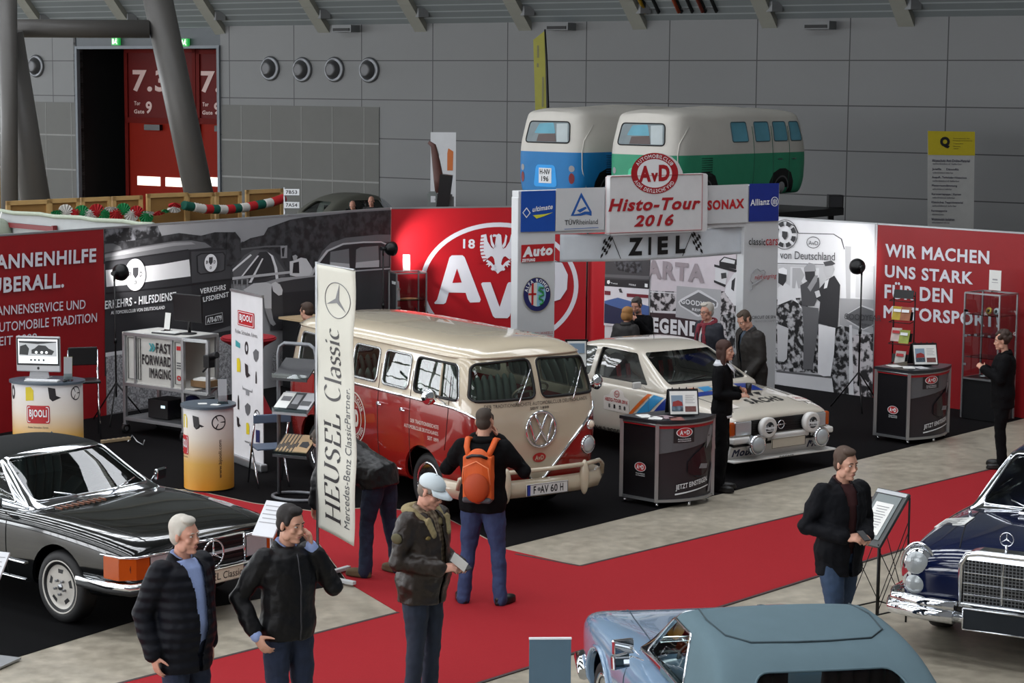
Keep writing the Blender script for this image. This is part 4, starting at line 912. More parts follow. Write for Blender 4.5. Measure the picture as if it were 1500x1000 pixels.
def build_bus():
 e = empty('bus', (-.90, 23.12, .0075), math.radians(-56), 'red and cream vintage bus on the black stand carpet', 'bus')
 me = smooth(loft(bus_sections())); P = Proj(me)
 wins = {}
 W = []
 wz0, wz1 = 1.325, 1.69
 for sd in 'rl':
  for nm, x0, x1 in (('d', .97, 1.80), ('b', .30, .85), ('c', -.38, .18), ('e', -1.06, -.50), ('g', -1.68, -1.18)):
   o = rpoly([(x0, wz0), (x1 + (.04 if nm == 'd' else 0), wz0), (x1 - (.06 if nm == 'd' else 0), wz1), (x0, wz1)], .07); W.append((sd, o, nm))
 for s in (-1, 1):
  o = [(s * a, b) for a, b in [(.04, 1.335), (.785, 1.335), (.70, 1.71), (.04, 1.735)]]; W.append(('f', rpoly(o, .075), 'ws'))
 W.append(('b', rpoly([(-.45, 1.33), (.45, 1.33), (.42, 1.68), (-.42, 1.68)], .08), 'rw'))
 cutters = merge(*[win_cutter(sd, o, .55 if sd in 'rl' else 0) for sd, o, _ in W if sd != 'f' and sd != 'b'])
 cf = merge(*[win_cutter(sd, o) for sd, o, _ in W if sd in 'fb'])
 arches = arch_cutter((1.17, -1.25), .40, .36, .5)
 shell = cut(me, [cutters, cf, arches], .03)
 V = VCURVE; low = MB()
 pts = [(-1.2, 1.25)] + [(-a, b) for a, b in V] + [(a, b) for a, b in reversed(V[:-1])] + [(1.2, 1.25), (1.2, 0), (-1.2, 0)]
 low.prism([(.3, a, b) for a, b in pts], (3, 0, 0)); lo2 = MB().box((-1.35, 0, .625), (3.3, 2.4, 1.25))
 up = cut(shell.copy(), [low, lo2], op='DIFFERENCE', solid=False)
 both = MB();
 hi = MB(); hp = [(-1.3, 1.25)] + [(-a, b) for a, b in V] + [(a, b) for a, b in reversed(V[:-1])] + [(1.3, 1.25), (1.3, 2.4), (-1.3, 2.4)]
 hi.prism([(.3, a, b) for a, b in hp], (3, 0, 0)); hi2 = MB().box((-1.35, 0, 1.25 + .6), (3.3, 2.6, 1.2))
 lw = cut(shell, [hi, hi2], op='DIFFERENCE', solid=False)
 auto_smooth(mesh_obj('lower_body', lw, BUSRED, e)); U = auto_smooth(mesh_obj('upper_body', up, CREAM, e))
 gp = [P.hit('r', x, 1.76, .012) for x in [-1.95 + i * .1 for i in range(37)]]
 fr = [P.hit('f', y, 1.76, .012) for y in [-.66 + i * .06 for i in range(23)]]
 gl_ = [P.hit('l', x, 1.76, .012) for x in reversed([-1.95 + i * .1 for i in range(37)])]
 MB().tube(gp + fr + gl_, .014, 6).build('gutter', CREAM, e)
 nmz = {'ws': 'windscreen', 'rw': 'rear_window', 'd': 'door_window'}
 for sd, o, nm in W:
  g = P.pane(MB(), sd, o, -.012).build(nmz.get(nm, 'side_window'), GLASS, e)
  MB().tube(P.path(sd, o, .002, .05), .016, 6, closed=True).build('seal', RUBBER if nm in ('ws', 'rw', 'd') else mat('window_frame_metal', (170, 172, 172), .25, .9), g)
  if nm in ('d', 'ws'): MB().tube(P.path(sd, [(Vector(p) - Vector((sum(a for a, _ in o) / len(o), 1.52))) * 1.035 + Vector((sum(a for a, _ in o) / len(o), 1.52)) for p in o], .004, .06), .007, 5, closed=True).build('bright_edge', CHROME if nm == 'd' else CREAM, g)
  if nm == 'd': MB().tube(P.path(sd, [(1.50, wz0), (1.46, wz1)], .0, .08, False), .014, 6).build('quarter_bar', CREAM, g)
 for sd, s in (('r', -1), ('l', 1)):
  a = [P.hit(sd, x, 1.25, .006) for x in [-1.95 + i * .1 for i in range(38)]]
  b = [P.hit('f', s * y, z, .006) for y, z in dens(V[1:], .05, False)]
  MB().tube(a[:-1] + b, .017, 6).build('chrome_moulding', CHROME, e)
  MB().tube([P.hit(sd, x, .42, .004) for x in [-.8 + i * .1 for i in range(16)]], .01, 6).build('sill_moulding', CHROME, e)
 q = MB()
 for sd in 'rl':
  for x in (.92, .24, -.44): q.tube([P.hit(sd, x, z, .001) for z in [.42 + i * .08 for i in range(15)]], .005, 4)
  q.tube([P.hit(sd, 1.62 + .25 * max(0, (z - .75)) * (1 - (z - .75)), z, .001) for z in [.78 + i * .06 for i in range(14)]], .005, 4)
 q.build('panel_seam', mat('seam_dark', (50, 12, 10), .6), e)
 for sd, s in (('r', -1), ('l', 1)):
  for x in (.34, .84):
   p = P.hit(sd, x, 1.10, .02); q = MB(); q.tube([p + Vector((-.06, 0, 0)), p + Vector((-.05, s * .025, 0)), p + Vector((.06, s * .025, 0))], .009, 6); q.cyl(p + Vector((-.06, -s * .03, 0)), p + Vector((-.06, s * .012, 0)), .022); q.build('door_handle', CHROME, e)
 q = MB(); c = P.hit('f', 0, 1.005, 0); ring = []
 for i in range(40):
  t = 2 * math.pi * i / 40; ring.append(P.hit('f', .185 * math.cos(t), 1.005 + .185 * math.sin(t), .022))
 q.tube(ring, .017, 6, closed=True)
 for pth in ([(-.075, 1.165), (0, 1.0), (.075, 1.165)], [(-.15, 1.105), (-.075, .865), (0, .985), (.075, .865), (.15, 1.105)]): q.tube(P.path('f', pth, .022, .05, False), .016, 6)
 q.build('round_emblem', CHROME, e)
 b = P.pane(MB(), 'f', [(.085 * math.cos(t * .2618), .70 + .052 * math.sin(t * .2618)) for t in range(24)], .006).build('club_badge', mat('badge_red_enamel', (170, 40, 36), .3, coat=1), e)
 P.text(MB(), 'f', 'AvD', -.055, .055, .675, .725, .009, bold=.03).build('lettering', CREAM, b, flip=False)
 for s in (-1, 1):
  p = P.hit('f', s * .66, .775, .0); L_ = round_lamp(e, p + Vector((.0, 0, 0)), .095, 'headlamp', d=Vector((1, s * .22, -.02)))
  p = P.hit('f', s * .685, .99, 0); round_lamp(e, p, .05, 'indicator', d=Vector((1, s * .4, .05)), lens=mat('indicator_lens', (215, 200, 180), .15, coat=1))
 bz = .40
 path = [(1.55, -.93), (1.75, -.93), (1.98, -.90), (2.14, -.74), (2.225, -.45), (2.25, 0), (2.225, .45), (2.14, .74), (1.98, .90), (1.75, .93), (1.55, .93)]
 q = MB()
 for i in range(len(path) - 1):
  a, b_ = path[i], path[i + 1]
  def pr(p): return [Vector((p[0], p[1], bz)) + (Vector((p[0] - 1.4, p[1], 0)).normalized() * o) + Vector((0, 0, z)) for o, z in ((-.015, -.10), (.03, -.075), (.055, 0), (.03, .075), (-.015, .10))]
  A, B = pr(a), pr(b_); q.add(A + B, [(k, k + 1, 6 + k, 5 + k) for k in range(4)] + [(4, 0, 5, 9)], 0, True)
 bmp = q.build('front_bumper', CREAM, e)
 for s in (-1, 1): MB().ell((2.27, s * .50, bz + .06), (.05, .055, .19)).build('overrider', CREAM, bmp)
 MB().tube([(2.0, -.93, bz + .02), (2.02, -.92, .53), (2.12, -.80, .59), (2.27, -.5, .60), (2.29, 0, .60), (2.27, .5, .60), (2.12, .80, .59), (2.02, .92, .53), (2.0, .93, bz + .02)], .026, 8).build('bumper_rail', CREAM, bmp)
 plate(e, (2.325, -.02, .40), .53, .125, Matrix.Identity(3), [('F', -.34, -.28, -.32, .32, .02), ('AV', -.18, .02, -.32, .32, .02), ('60', .07, .24, -.32, .32, .02), ('H', .30, .38, -.32, .32, .02)])
 q = MB(); q.cyl((2.33, -.13, .405), (2.335, -.13, .405), .02); q.build('plate_seal', GREYP, e)
 for s, y0 in ((-1, -.28), (1, .42)):
  p = P.hit('f', y0, 1.29, .02); q_ = P.hit('f', y0 + .22, 1.62, .03); MB().tube([p + Vector((-.02, 0, 0)), p + Vector((.03, 0, .01)), q_], [.014, .008, .006]).build('wiper', CHROME, e)
 for sd, s in (('r', -1), ('l', 1)): b0 = P.hit(sd, 1.62, 1.27, .0); mirror_of(e, b0 + Vector((.06, s * .24, .10)), b0, .085, Vector((-1, s * -.2, 0)))
 q = MB()
 P.text(q, 'r', 'DER TRADITIONSREICHSTE', .95, 1.52, .985, 1.025, .004, bold=.0, slope=-.0); P.text(q, 'r', 'AUTOMOBILCLUB DEUTSCHLANDS.', .82, 1.52, .915, .955, .004, bold=.0); P.text(q, 'r', 'SEIT 1899', 1.30, 1.52, .845, .885, .004, bold=.0)
 q.build('door_lettering', mat('door_writing', (206, 196, 186), .5), e, flip=False)
 q = MB(); P.text(q, 'f', 'DER TRADITIONSREICHSTE AUTOMOBILCLUB DEUTSCHLANDS.', -.66, .66, 1.262, 1.298, .004, bold=.0)
 P.text(q, 'f', 'SEIT 1899', -.12, .12, 1.215, 1.243, .004)
 q.build('nose_lettering', mat('nose_writing', (70, 62, 56), .5), e, flip=False)
 q = MB(); cx, cz = -.32, .86
 for r0, r1 in ((.285, .300), (.195, .207)):
  n = 40; vs = [P.hit('r', cx + r * math.cos(2 * math.pi * i / n), cz + r * math.sin(2 * math.pi * i / n), .004) for r in (r0, r1) for i in range(n)]
  q.add(vs, [(i, (i + 1) % n, n + (i + 1) % n, n + i) for i in range(n)])
 def bf(a, r, k=0): t = math.radians(a); rr = .215 + (r + k) * .052; return P.hit('r', cx + rr * math.cos(t), cz + rr * math.sin(t), .004)
 arc_text(q, 'AUTOMOBILCLUB', bf, 158, 22, 1., 0, .02); arc_text(q, 'VON DEUTSCHLAND', lambda a, r: bf(a, r, 1), 200, 340, 1., 0, .02)
 P.text(q, 'r', 'AVD', cx - .14, cx + .14, cz - .1, cz + .1, .004, bold=.06)
 q.build('round_club_logo', mat('door_writing', (206, 196, 186), .5), e, flip=False)
 q = MB(); q.box((0, 0, .72), (3.9, 1.5, .05)); q.build('cabin_floor', mat('bus_floor', (90, 88, 80), .7), e)
 bench(e, .62, .86, .74, SEATG, .42, .52, 'front_seat'); bench(e, -.45, .86, .70, SEATG, .44, .5, 'bench_seat'); bench(e, -1.35, .86, .72, SEATG, .46, .5, 'bench_seat')
 MB().box((1.76, 0, 1.16), (.16, 1.3, .16)).build('dashboard', CREAM, e, bevel=.03)
 R = Ry(-.6); MB().tube([Vector((1.38, .40, 1.28)) + R @ Vector((.2 * math.cos(t * .2618), .2 * math.sin(t * .2618), 0)) for t in range(24)], .014, 6, closed=True).cyl((1.38, .4, 1.28), (1.62, .4, .85), .018).tube([Vector((1.38, .2, 1.28)), Vector((1.38, .6, 1.28))], .012).build('steering_wheel', CREAM, e)
 for x in (1.17, -1.25):
  for s in (-1, 1): wheel(e, x, s * .70, .335, .17, 'cap', [mat('wheel_cream', (188, 178, 156), .35, coat=.4)])
 return e
build_bus()
def low_sections(rows, sx=.9):
 """rows: x, half width, sill z, shoulder z, centre z"""
 out = []
 for x, w, zb, zs, zt in rows:
  h = zs - zb
  out.append([(x, w * .80, zb), (x, w * .95, zb + .02), (x, w * .985, zb + .22 * h), (x, w, zb + .62 * h), (x, w * .985, zs - .05 * h), (x, w * sx, zs + (zt - zs) * .35), (x, w * .55, zt - (zt - zs) * .12), (x, 0, zt)])
 return out
def top_sections(rows, zb, wb, zr, wr):
 """rows: x, roof z; the side leans in from wb at zb to wr at zr"""
 out = []
 for x, zt in rows:
  f = lambda z: wb + (wr - wb) * max(0, (z - zb)) / (zr - zb)
  out.append([(x, wb + .004, zb - .06), (x, f(zb), zb), (x, f(zb + (zt - zb) * .5), zb + (zt - zb) * .5), (x, f(zt - .03), zt - .03), (x, f(zt) - .07, zt), (x, f(zt) * .5, zt + .012), (x, 0, zt + .016)])
 return out
def windows(P, e, lst, glass, seal, off=-.008, r=.011):
 for nm, sd, o in lst:
  g = P.pane(MB(), sd, o, off).build(nm, glass, e)
  MB().tube(P.path(sd, o, .003, .05), r, 6, closed=True).build('seal', seal, g)
def cutters_of(lst):
 return [merge(*[win_cutter(sd, o, .3) for _, sd, o in lst if sd in 'rl']), merge(*[win_cutter(sd, o) for _, sd, o in lst if sd in 'fb'])]
def win_cut_front(pts, x0, x1):
 q = MB(); q.prism([(x1, a, b) for a, b in pts], (x0 - x1, 0, 0)); return q
def seams(P, e, lst, m):
 q = MB()
 for sd, pts in lst: q.tube(P.path(sd, pts, .001, .06, False), .005, 4)
 return q.build('panel_seam', m, e)
def strip_mesh(P, sd, outline, off): return P.pane(MB(), sd, outline, off, cuts=3)
def build_rally():
 e = empty('rally_car', (1.94, 26.07, .0055), math.radians(-53.2), 'white rally car with blue and orange stripes passing under the finish arch', 'car')
 WP = mat('rally_white_paint', (200, 192, 178), .18, coat=1., var=.02); DK = mat('rally_black', (14, 14, 16), .45)
 rows = [(-2.17, .66, .42, .78, .82), (-2.12, .80, .32, .85, .88), (-1.75, .85, .28, .885, .92), (-1.3, .875, .25, .885, .92), (-.9, .85, .22, .875, .92), (0, .84, .22, .865, .92), (.7, .845, .22, .86, .93), (1.0, .86, .23, .85, .915), (1.35, .88, .25, .83, .885), (1.8, .86, .27, .78, .83), (2.08, .83, .33, .72, .765), (2.16, .80, .40, .69, .725), (2.17, .76, .46, .66, .69)]
 low = smooth(loft(low_sections(rows))); PL = Proj(low)
 top = smooth(loft(top_sections([(-1.72, .90), (-1.55, .955), (-1.15, 1.16), (-.88, 1.30), (-.5, 1.345), (-.1, 1.345), (.16, 1.315), (.34, 1.22), (.62, 1.06), (.90, .93), (.97, .885)], .86, .755, 1.33, .575))); PT = Proj(top); PA_ = Proj(low, top)
 lowc = cut(low.copy(), [arch_cutter((1.24, -1.28), .37, .31, .5)], .03)
 auto_smooth(mesh_obj('body', lowc, WP, e))
 sw = [('door_window', 'r', rpoly([(-.48, .925), (.60, .925), (.21, 1.275), (-.48, 1.29)], .04)), ('quarter_window', 'r', rpoly([(-1.30, .945), (-.56, .925), (-.56, 1.285), (-.86, 1.27)], .05))]
 W = sw + [(n, 'l', o) for n, _, o in sw] + [('windscreen', 'f', rpoly([(-.665, .955), (.665, .955), (.545, 1.285), (-.545, 1.285)], .05)), ('rear_window', 'b', rpoly([(-.62, .975), (.62, .975), (.53, 1.26), (-.53, 1.26)], .05))]
 cs = [merge(*[win_cutter(sd, o, .3) for _, sd, o in W if sd in 'rl']), win_cut_front(W[4][2], .0, 3), win_cut_front(W[5][2], -3, -.6)]
 auto_smooth(mesh_obj('roof', cut(top.copy(), cs, .03), WP, e))
 windows(PT, e, W, glass_mat('rally_glass', (200, 208, 212), .08), RUBBER)
 seams(PL, e, [('r', [(-.52, .26), (-.52, .86)]), ('r', [(.74, .30), (.70, .86)]), ('l', [(-.52, .26), (-.52, .86)]), ('l', [(.74, .30), (.70, .86)]), ('t', [(.80, -.66), (2.0, -.62)]), ('t', [(.80, .66), (2.0, .62)])], mat('seam_grey', (70, 68, 64), .6))
 OR, LB, DB = mat('stripe_orange', (205, 96, 28), .3), mat('stripe_light_blue', (48, 134, 184), .3), mat('stripe_blue', (24, 50, 128), .3)
 WS = mat('stripe_white', (212, 210, 206), .3)
 for sd, sg in (('r', -1), ('l', 1)):
  for m, o in ((OR, [(-.62, .24), (-.56, .24), (-.60, .50), (-.52, .76), (-.58, .76), (-.67, .50)]), (LB, [(-.86, .24), (-.68, .24), (-.72, .50), (-.63, .78), (-.80, .78), (-.90, .50)]), (DB, [(-1.1, .30), (-.91, .24), (-.95, .50), (-.85, .78), (-1.1, .80)]),
                     (OR, [(.16, .40), (.22, .40), (.74, .83), (.66, .83)]), (LB, [(.26, .38), (.44, .38), (.98, .82), (.78, .83)]), (DB, [(.50, .34), (.86, .34), (1.36, .74), (1.02, .82)]), (DB, [(.9, .5), (1.0, .5), (1.5, .72), (1.4, .74)])):
   strip_mesh(PL, sd, o, .004).build('stripe', m, e)
 for m, o in ((OR, [(1.10, -.48), (1.10, -.40), (.82, -.26), (.82, -.36)]), (LB, [(1.22, -.37), (1.16, -.18), (.82, -.04), (.82, -.23)]), (DB, [(1.32, -.16), (1.30, .12), (.84, .30), (.82, .02)]), (DB, [(1.34, .18), (1.40, .44), (.98, .58), (.84, .36)]), (DB, [(1.16, -.66), (1.34, -.66), (1.40, -.14), (1.25, -.12)]), (DB, [(.85, -.74), (1.12, -.74), (1.12, -.52), (.84, -.40)])):
  strip_mesh(PL, 't', o, .004).build('stripe', m, e)
 strip_mesh(PT, 't', [(.13, -.52), (.13, -.06), (-.90, -.06), (-.80, -.30)], .004).build('roof_panel', mat('roof_pale_blue', (160, 178, 186), .3), e)
 def wr(P, side, lst, m, name='lettering'):
  q = MB()
  for b in lst: P.text(q, side, *b)
  return q.build(name, m, e, flip=False)
 q = MB()
 for i, (b, y0, y1) in enumerate((('DEUTSCHES OPEL-TEAM', -.52, .52),)):
  vs, fs, _ = text2d(b, .03); q.add([PT.hit('t', .10 - .075 * v + .0, y0 + (y1 - y0) * u, .005) + Vector((0, 0, 0)) for u, v in [(a, 1 - c) for a, c in vs]], fs)
 q.build('lettering', BLACK, e, flip=False)
 q = MB()
 for b, x0, x1, y in (('JOCHI-KLEINT', -.62, -.02, -.50),):
  vs, fs, _ = text2d(b, .03, .2); q.add([PT.hit('t', x0 + (x1 - x0) * a, y + .06 * c, .005) for a, c in vs], fs)
 q.build('roof_lettering', BLACK, e, flip=False)
 q = MB()
 for b, y0, y1, x0, x1, bo in (('SACHS', -.20, .36, 1.87, 1.70, .025),):
  vs, fs, _ = text2d(b, bo, 0, 1.1); q.add([PL.hit('t', x0 + (x1 - x0) * c, y0 + (y1 - y0) * a, .006) for a, c in vs], fs)
 q.build('hood_lettering', BLACK, e, flip=False)
 q = MB()
 for i in range(5): q.add([PL.hit('t', 1.62, -.32 + i * .13, .006), PL.hit('t', 1.48, -.32 + i * .13 + .09, .006), PL.hit('t', 1.48, -.32 + i * .13 - .03, .006)], [(0, 1, 2)])
 q.build('hood_zigzag', BLACK, e, flip=False)
 wr(PL, 'r', [('MAHLE BOSCH', -.46, .20, .255, .31, .006)], BLACK, 'sill_lettering'); wr(PL, 'r', [('TELETRON', -1.18, -.72, .84, .885, .006, 0, .0)], GREYP, 'fender_lettering')
 for P_, sd, x0 in ((PL, 'r', -.16),):     # rally plate on the door and its twins on the hood
  pl = strip_mesh(P_, sd, [(x0, .54), (x0 + .50, .54), (x0 + .50, .71), (x0 + .40, .74), (x0 + .36, .80), (x0 + .25, .83), (x0 + .14, .80), (x0 + .10, .74), (x0, .71)], .005).build('rally_plate', mat('rally_plate_white', (214, 206, 198), .4), e)
  q = MB(); P_.text(q, sd, 'HISTO-TOUR 2016', x0 + .03, x0 + .47, .655, .70, .009, bold=.03); c = x0 + .25
  q.add([P_.hit(sd, c + r * math.cos(t * .3142), .76 + r * .8 * math.sin(t * .3142), .009) for r in (.052, .042) for t in range(20)], [(i, (i + 1) % 20, 20 + (i + 1) % 20, 20 + i) for i in range(20)]); P_.text(q, sd, 'AvD', c - .03, c + .03, .745, .775, .009)
  q.build('lettering', RED, pl, flip=False); q = MB()
  for a, b in ((.1, '8'), (.2, '1'), (.31, 'm'), (.40, '8')): P_.text(q, sd, b, x0 + a, x0 + a + .035, .575, .625, .009)
  q.build('sponsor_marks', BLACK, pl, flip=False)
 for y0 in (-.74, .52):
  pl = strip_mesh(PL, 't', [(1.92, y0), (1.92, y0 + .30), (1.72, y0 + .30), (1.66, y0 + .15), (1.72, y0)], .005).build('rally_plate', mat('rally_plate_white', (214, 206, 198), .4), e)
  q = MB(); vs, fs, _ = text2d('2016', .0); q.add([PL.hit('t', 1.84 - .06 * c, y0 + .04 + .22 * a, .009) for a, c in vs], fs); q.build('lettering', RED, pl, flip=False)
 MB().box((2.165, 0, .59), (.05, .98, .17)).build('grille', DK, e)
 q = MB()
 for i in range(6): q.box((2.192, 0, .52 + i * .028), (.012, .96, .008))
 q.build('grille_slats', BLKMET, e)
 for s in (-1, 1):
  h = MB().box((2.15, s * .62, .59), (.06, .26, .17)).build('headlamp', CHROME, e, bevel=.02); MB().box((2.182, s * .62, .59), (.012, .25, .16)).build('lens', LENS, h, bevel=.02)
  MB().box((2.11, s * .785, .59), (.14, .07, .17)).build('indicator', AMBER, e, bevel=.02)
  l = MB().lathe([(.115, -.06), (.125, -.02), (.125, .02), (.105, .028)], (2.27, s * .36 + .06, .585), Ry(math.pi / 2), 28).build('driving_lamp', WS, e)
  MB().lathe([(.106, .026), (0, .032)], (2.27, s * .36 + .06, .585), Ry(math.pi / 2), 28).build('cover', DK, l)
  q = MB(); q.box((2.305, s * .36 + .06, .585), (.004, .18, .012)); text_on(q, 'Hella', (2.306, s * .36 + .06 - .075, .56), (0, .15, 0), (0, 0, .055), 0, .04); q.box((2.304, s * .36 + .06, .547), (.004, .17, .008)); q.build('lettering', WHITE, l, flip=False)
  MB().cyl((2.25, s * .36 + .06, .5), (2.24, s * .36 + .06, .42), .015).build('stay', BLKMET, l)
  round_lamp(e, (2.30, s * .53 + .03, .40), .11, 'spot_lamp', CHROME, depth=.09)
 q = MB(); q.tube([Vector((2.20, -.02 + .05 * math.cos(t * .2618), .59 + .05 * math.sin(t * .2618))) for t in range(24)], .007, 5, closed=True); q.tube([(2.20, -.10, .585), (2.20, -.02, .59), (2.20, .06, .595)], .007, 5); q.build('round_emblem', CHROME, e)
 b = MB().box((2.19, 0, .455), (.11, 1.66, .075)).build('front_bumper', WS, e, bevel=.02)
 MB().box((2.16, 0, .40), (.10, 1.60, .04)).build('bumper_rubber', DK, e);
 for s in (-1, 1): MB().box((2.02, s * .83, .455), (.30, .06, .075)).build('bumper_end', WS, b, bevel=.02)
 sp = MB(); sp.prism([(2.12, -.82, .22), (2.20, -.82, .38), (2.14, -.82, .39), (2.06, -.82, .22)], (0, 1.64, 0)); sp.box((2.17, 0, .215), (.22, 1.70, .022)); s_ = sp.build('front_spoiler', WS, e, bevel=.006)
 for y0, tx in ((-.80, 'Mobil'), (.44, 'Mobil')):
  q = MB(); text_on(q, tx, (2.145, y0 + .03, .255), (0, .36, 0), (.042, 0, .10), 0, .04); q.build('lettering', mat('oil_navy', (22, 26, 60), .4), s_, flip=False)
  q = MB(); c = Vector((2.158, y0 + .03 + .155, .288)); q.add([c + Vector((.018 * k, 0, .04 * k)) * 1 + Vector((.42 * r * math.sin(t * .3927), r * math.cos(t * .3927), r * math.sin(t * .3927))) for k in (.1,) for r in (.036, .022) for t in range(16)], [(i, (i + 1) % 16, 16 + (i + 1) % 16, 16 + i) for i in range(16)]); q.build('red_letter', RED, s_, flip=False)
 q = MB(); text_on(q, 'SACHS', (2.285, -.12, .21), (0, .24, 0), (0, 0, .016), 0, .03); q.build('lettering', BLACK, s_, flip=False)
 plate(e, (2.28, .03, .385), .56, .12, Matrix.Identity(3), [], mat('blank_plate', (186, 178, 162), .4), False)
 for sd, s in (('r', -1), ('l', 1)):
  b0 = PL.hit(sd, .60, .84, 0) + Vector((0, 0, .05)); mirror_of(e, b0 + Vector((.0, s * .14, .05)), b0, .06, Vector((-1, 0, 0)), 'box', WS)
  p = PL.hit(sd, -.36, .80, .008); MB().box(p, (.15, .02, .035)).build('door_handle', DK, e, bevel=.008)
 for y0 in (-.38, .16): p = PT.hit('f', y0, .965, .015); MB().tube([p, PT.hit('f', y0 + .42, 1.0, .015)], .008).build('wiper', DK, e)
 p = PT.hit('t', -.18, .0, 0); q = MB(); q.cyl(p, p + Vector((0, 0, .03)), .022, .01); q.tube([p, p + Vector((-.04, 0, .38))], .004); q.build('antenna', BLKMET, e)
 q = MB(); q.box((-.25, 0, .38), (2.1, 1.3, .05)); q.build('cabin_floor', DK, e)
 for s in (-1, 1):
  st = MB(); st.box((-.2, s * .36, .50), (.5, .48, .16)); st.ell((-.45, s * .36, .82), (.10, .24, .38), 0, Ry(-.2)); st.build('bucket_seat', DK, e)
  bl = MB(); bl.box((-.33, s * .36 - .08, .86), (.03, .05, .4), 0, Ry(-.2)); bl.box((-.33, s * .36 + .08, .86), (.03, .05, .4), 0, Ry(-.2)); bl.build('harness', RED, e)
 q = MB()
 for s in (-1, 1): q.tube([(-.6, s * .62, .4), (-.58, s * .56, 1.2), (-.5, s * .5, 1.28)], .02); q.tube([(-.58, s * .56, 1.24), (-1.2, s * .58, .8)], .02); q.tube([(.75, s * .62, .85), (.15, s * .52, 1.27), (-.5, s * .5, 1.28)], .02)
 q.tube([(-.5, -.5, 1.28), (-.5, .5, 1.28)], .02); q.tube([(-.6, .62, .4), (-.55, -.55, 1.22)], .02); q.build('roll_cage', mat('cage_grey', (96, 98, 102), .4), e)
 MB().box((.72, 0, .86), (.3, 1.3, .16)).build('dashboard', DK, e, bevel=.03)
 for x in (1.24, -1.28):
  for s in (-1, 1): wheel(e, x, s * .72, .305, .2, 'alloy', [mat('alloy_grey', (150, 148, 142), .35, .6)])
 return e
build_rally()
def star(parent, c, r, R, m=CHROME, name='star_emblem', t=.1):
 q = MB(); c = Vector(c)
 q.tube([c + R @ Vector((0, r * math.cos(i * math.pi / 16), r * math.sin(i * math.pi / 16))) for i in range(32)], r * t * .7, 6, closed=True)
 for k in range(3):
  a = math.pi / 2 + k * 2 * math.pi / 3; q.tube([c, c + R @ Vector((0, r * math.cos(a), r * math.sin(a)))], [r * t * 1.1, r * t * .3], 6)
 return q.build(name, m, parent)
def split_x(me, x0, m_front, m_back, e, names):
 out = []
 for keep, m, nm in ((1, m_front, names[0]), (-1, m_back, names[1])):
  bm = bmesh.new(); bm.from_mesh(me)
  bmesh.ops.bisect_plane(bm, geom=bm.verts[:] + bm.edges[:] + bm.faces[:], plane_co=(x0, 0, 0), plane_no=(1, 0, 0), clear_inner=keep > 0, clear_outer=keep < 0)
  k = bpy.data.meshes.new(nm); bm.to_mesh(k); bm.free(); out.append(auto_smooth(mesh_obj(nm, k, m, e)))
 return out
def roadster(name, loc, head, label, paint, top_m, seat_m, front, rows, toprows, tz=(.90, .72, 1.27, .56), split=.04, side=True, cuts=None, sx=.9, wheels=((1.24, -1.215), .315, .78, .19), arch_r=.375, mirrors='box'):
 e = empty(name, loc, math.radians(head), label, 'car')
 low = smooth(loft(low_sections(rows, sx))); PL = Proj(low); zb, wb, zr, wr = tz
 top = smooth(loft(top_sections(toprows, zb, wb, zr, wr))); PT = Proj(top)
 xs, wr_, wy, ww = wheels
 auto_smooth(mesh_obj('body', cut(low.copy(), [arch_cutter(xs, arch_r, wr_, .55)], .03), paint, e))
 ws, sw, rw = cuts
 W = [('windscreen', 'f', ws), ('door_window', 'r', sw), ('door_window', 'l', sw), ('rear_window', 'b', rw)]
 c = cut(top.copy(), [merge(win_cutter('r', sw, .3), win_cutter('l', sw, .3)), win_cut_front(ws, split - .15, 3), win_cut_front(rw, -3, -.5)], .03)
 split_x(c, split, CHROME, top_m, e, ('windscreen_frame', 'soft_top'))
 windows(PT, e, W[:3], GLASS, CHROME, r=.010); windows(PT, e, W[3:], GLASS, top_m, r=.008)
 for x in xs:
  for s in (-1, 1): wheel(e, x, s * wy, wr_, ww, front, [mat('alloy_silver', (176, 172, 165), .35, .15)])
 q = MB(); q.box((-.2, 0, .42), (1.9, 1.3, .05)); q.build('cabin_floor', BLKPLA, e)
 for s in (-1, 1): bench(e, -.62, .56, .25, seat_m, .62, .5, y=s * .36)
 R = Ry(-.45); MB().tube([Vector((.28, .36, .86)) + R @ Vector((.19 * math.cos(t * .2618), .19 * math.sin(t * .2618), 0)) for t in range(24)], .014, 6, closed=True).tube([(.28, .18, .86), (.28, .54, .86)], .014).cyl((.28, .36, .86), (.6, .36, .7), .02).build('steering_wheel', BLKPLA, e)
 MB().box((.55, 0, .83), (.25, 1.34, .14)).build('dashboard', BLKPLA, e, bevel=.03)
 for sd, s in (('r', -1), ('l', 1)):
  p = PL.hit(sd, -.42, .74, .012); q = MB(); q.box(p, (.19, .02, .025)); q.build('door_handle', CHROME, e, bevel=.006)
  if not mirrors: continue
  b0 = PL.hit(sd, .42, .84, -.01) + Vector((0, 0, .05)); mirror_of(e, b0 + Vector((.02, s * .10, .06)), b0, .075, Vector((-1, s * -.25, .05)), 'box', CHROME)
 for y0 in (-.1, .1):
  p = PT.hit('f', y0 * 1.5, zb + .035, .012); MB().tube([p, PT.hit('f', y0 * 4.6 + .05, zb + .09, .018)], .007).build('wiper', CHROME, e)
 return e, PL, PT
BLKP = mat('black_paint', (8, 9, 10), .1, coat=1., var=.02, spec=.5); TOPB = mat('black_canvas', (26, 28, 28), .85, bump=.2, bscale=500, spec=.2)
rows = [(-2.17, .70, .42, .74, .76), (-2.1, .86, .34, .83, .85), (-1.6, .89, .28, .875, .91), (-.6, .89, .24, .86, .90), (.5, .89, .24, .87, .905), (.9, .895, .25, .868, .915), (1.25, .90, .26, .855, .90), (1.7, .89, .27, .82, .87), (2.03, .875, .32, .77, .825), (2.13, .85, .40, .735, .785), (2.16, .82, .45, .70, .75)]
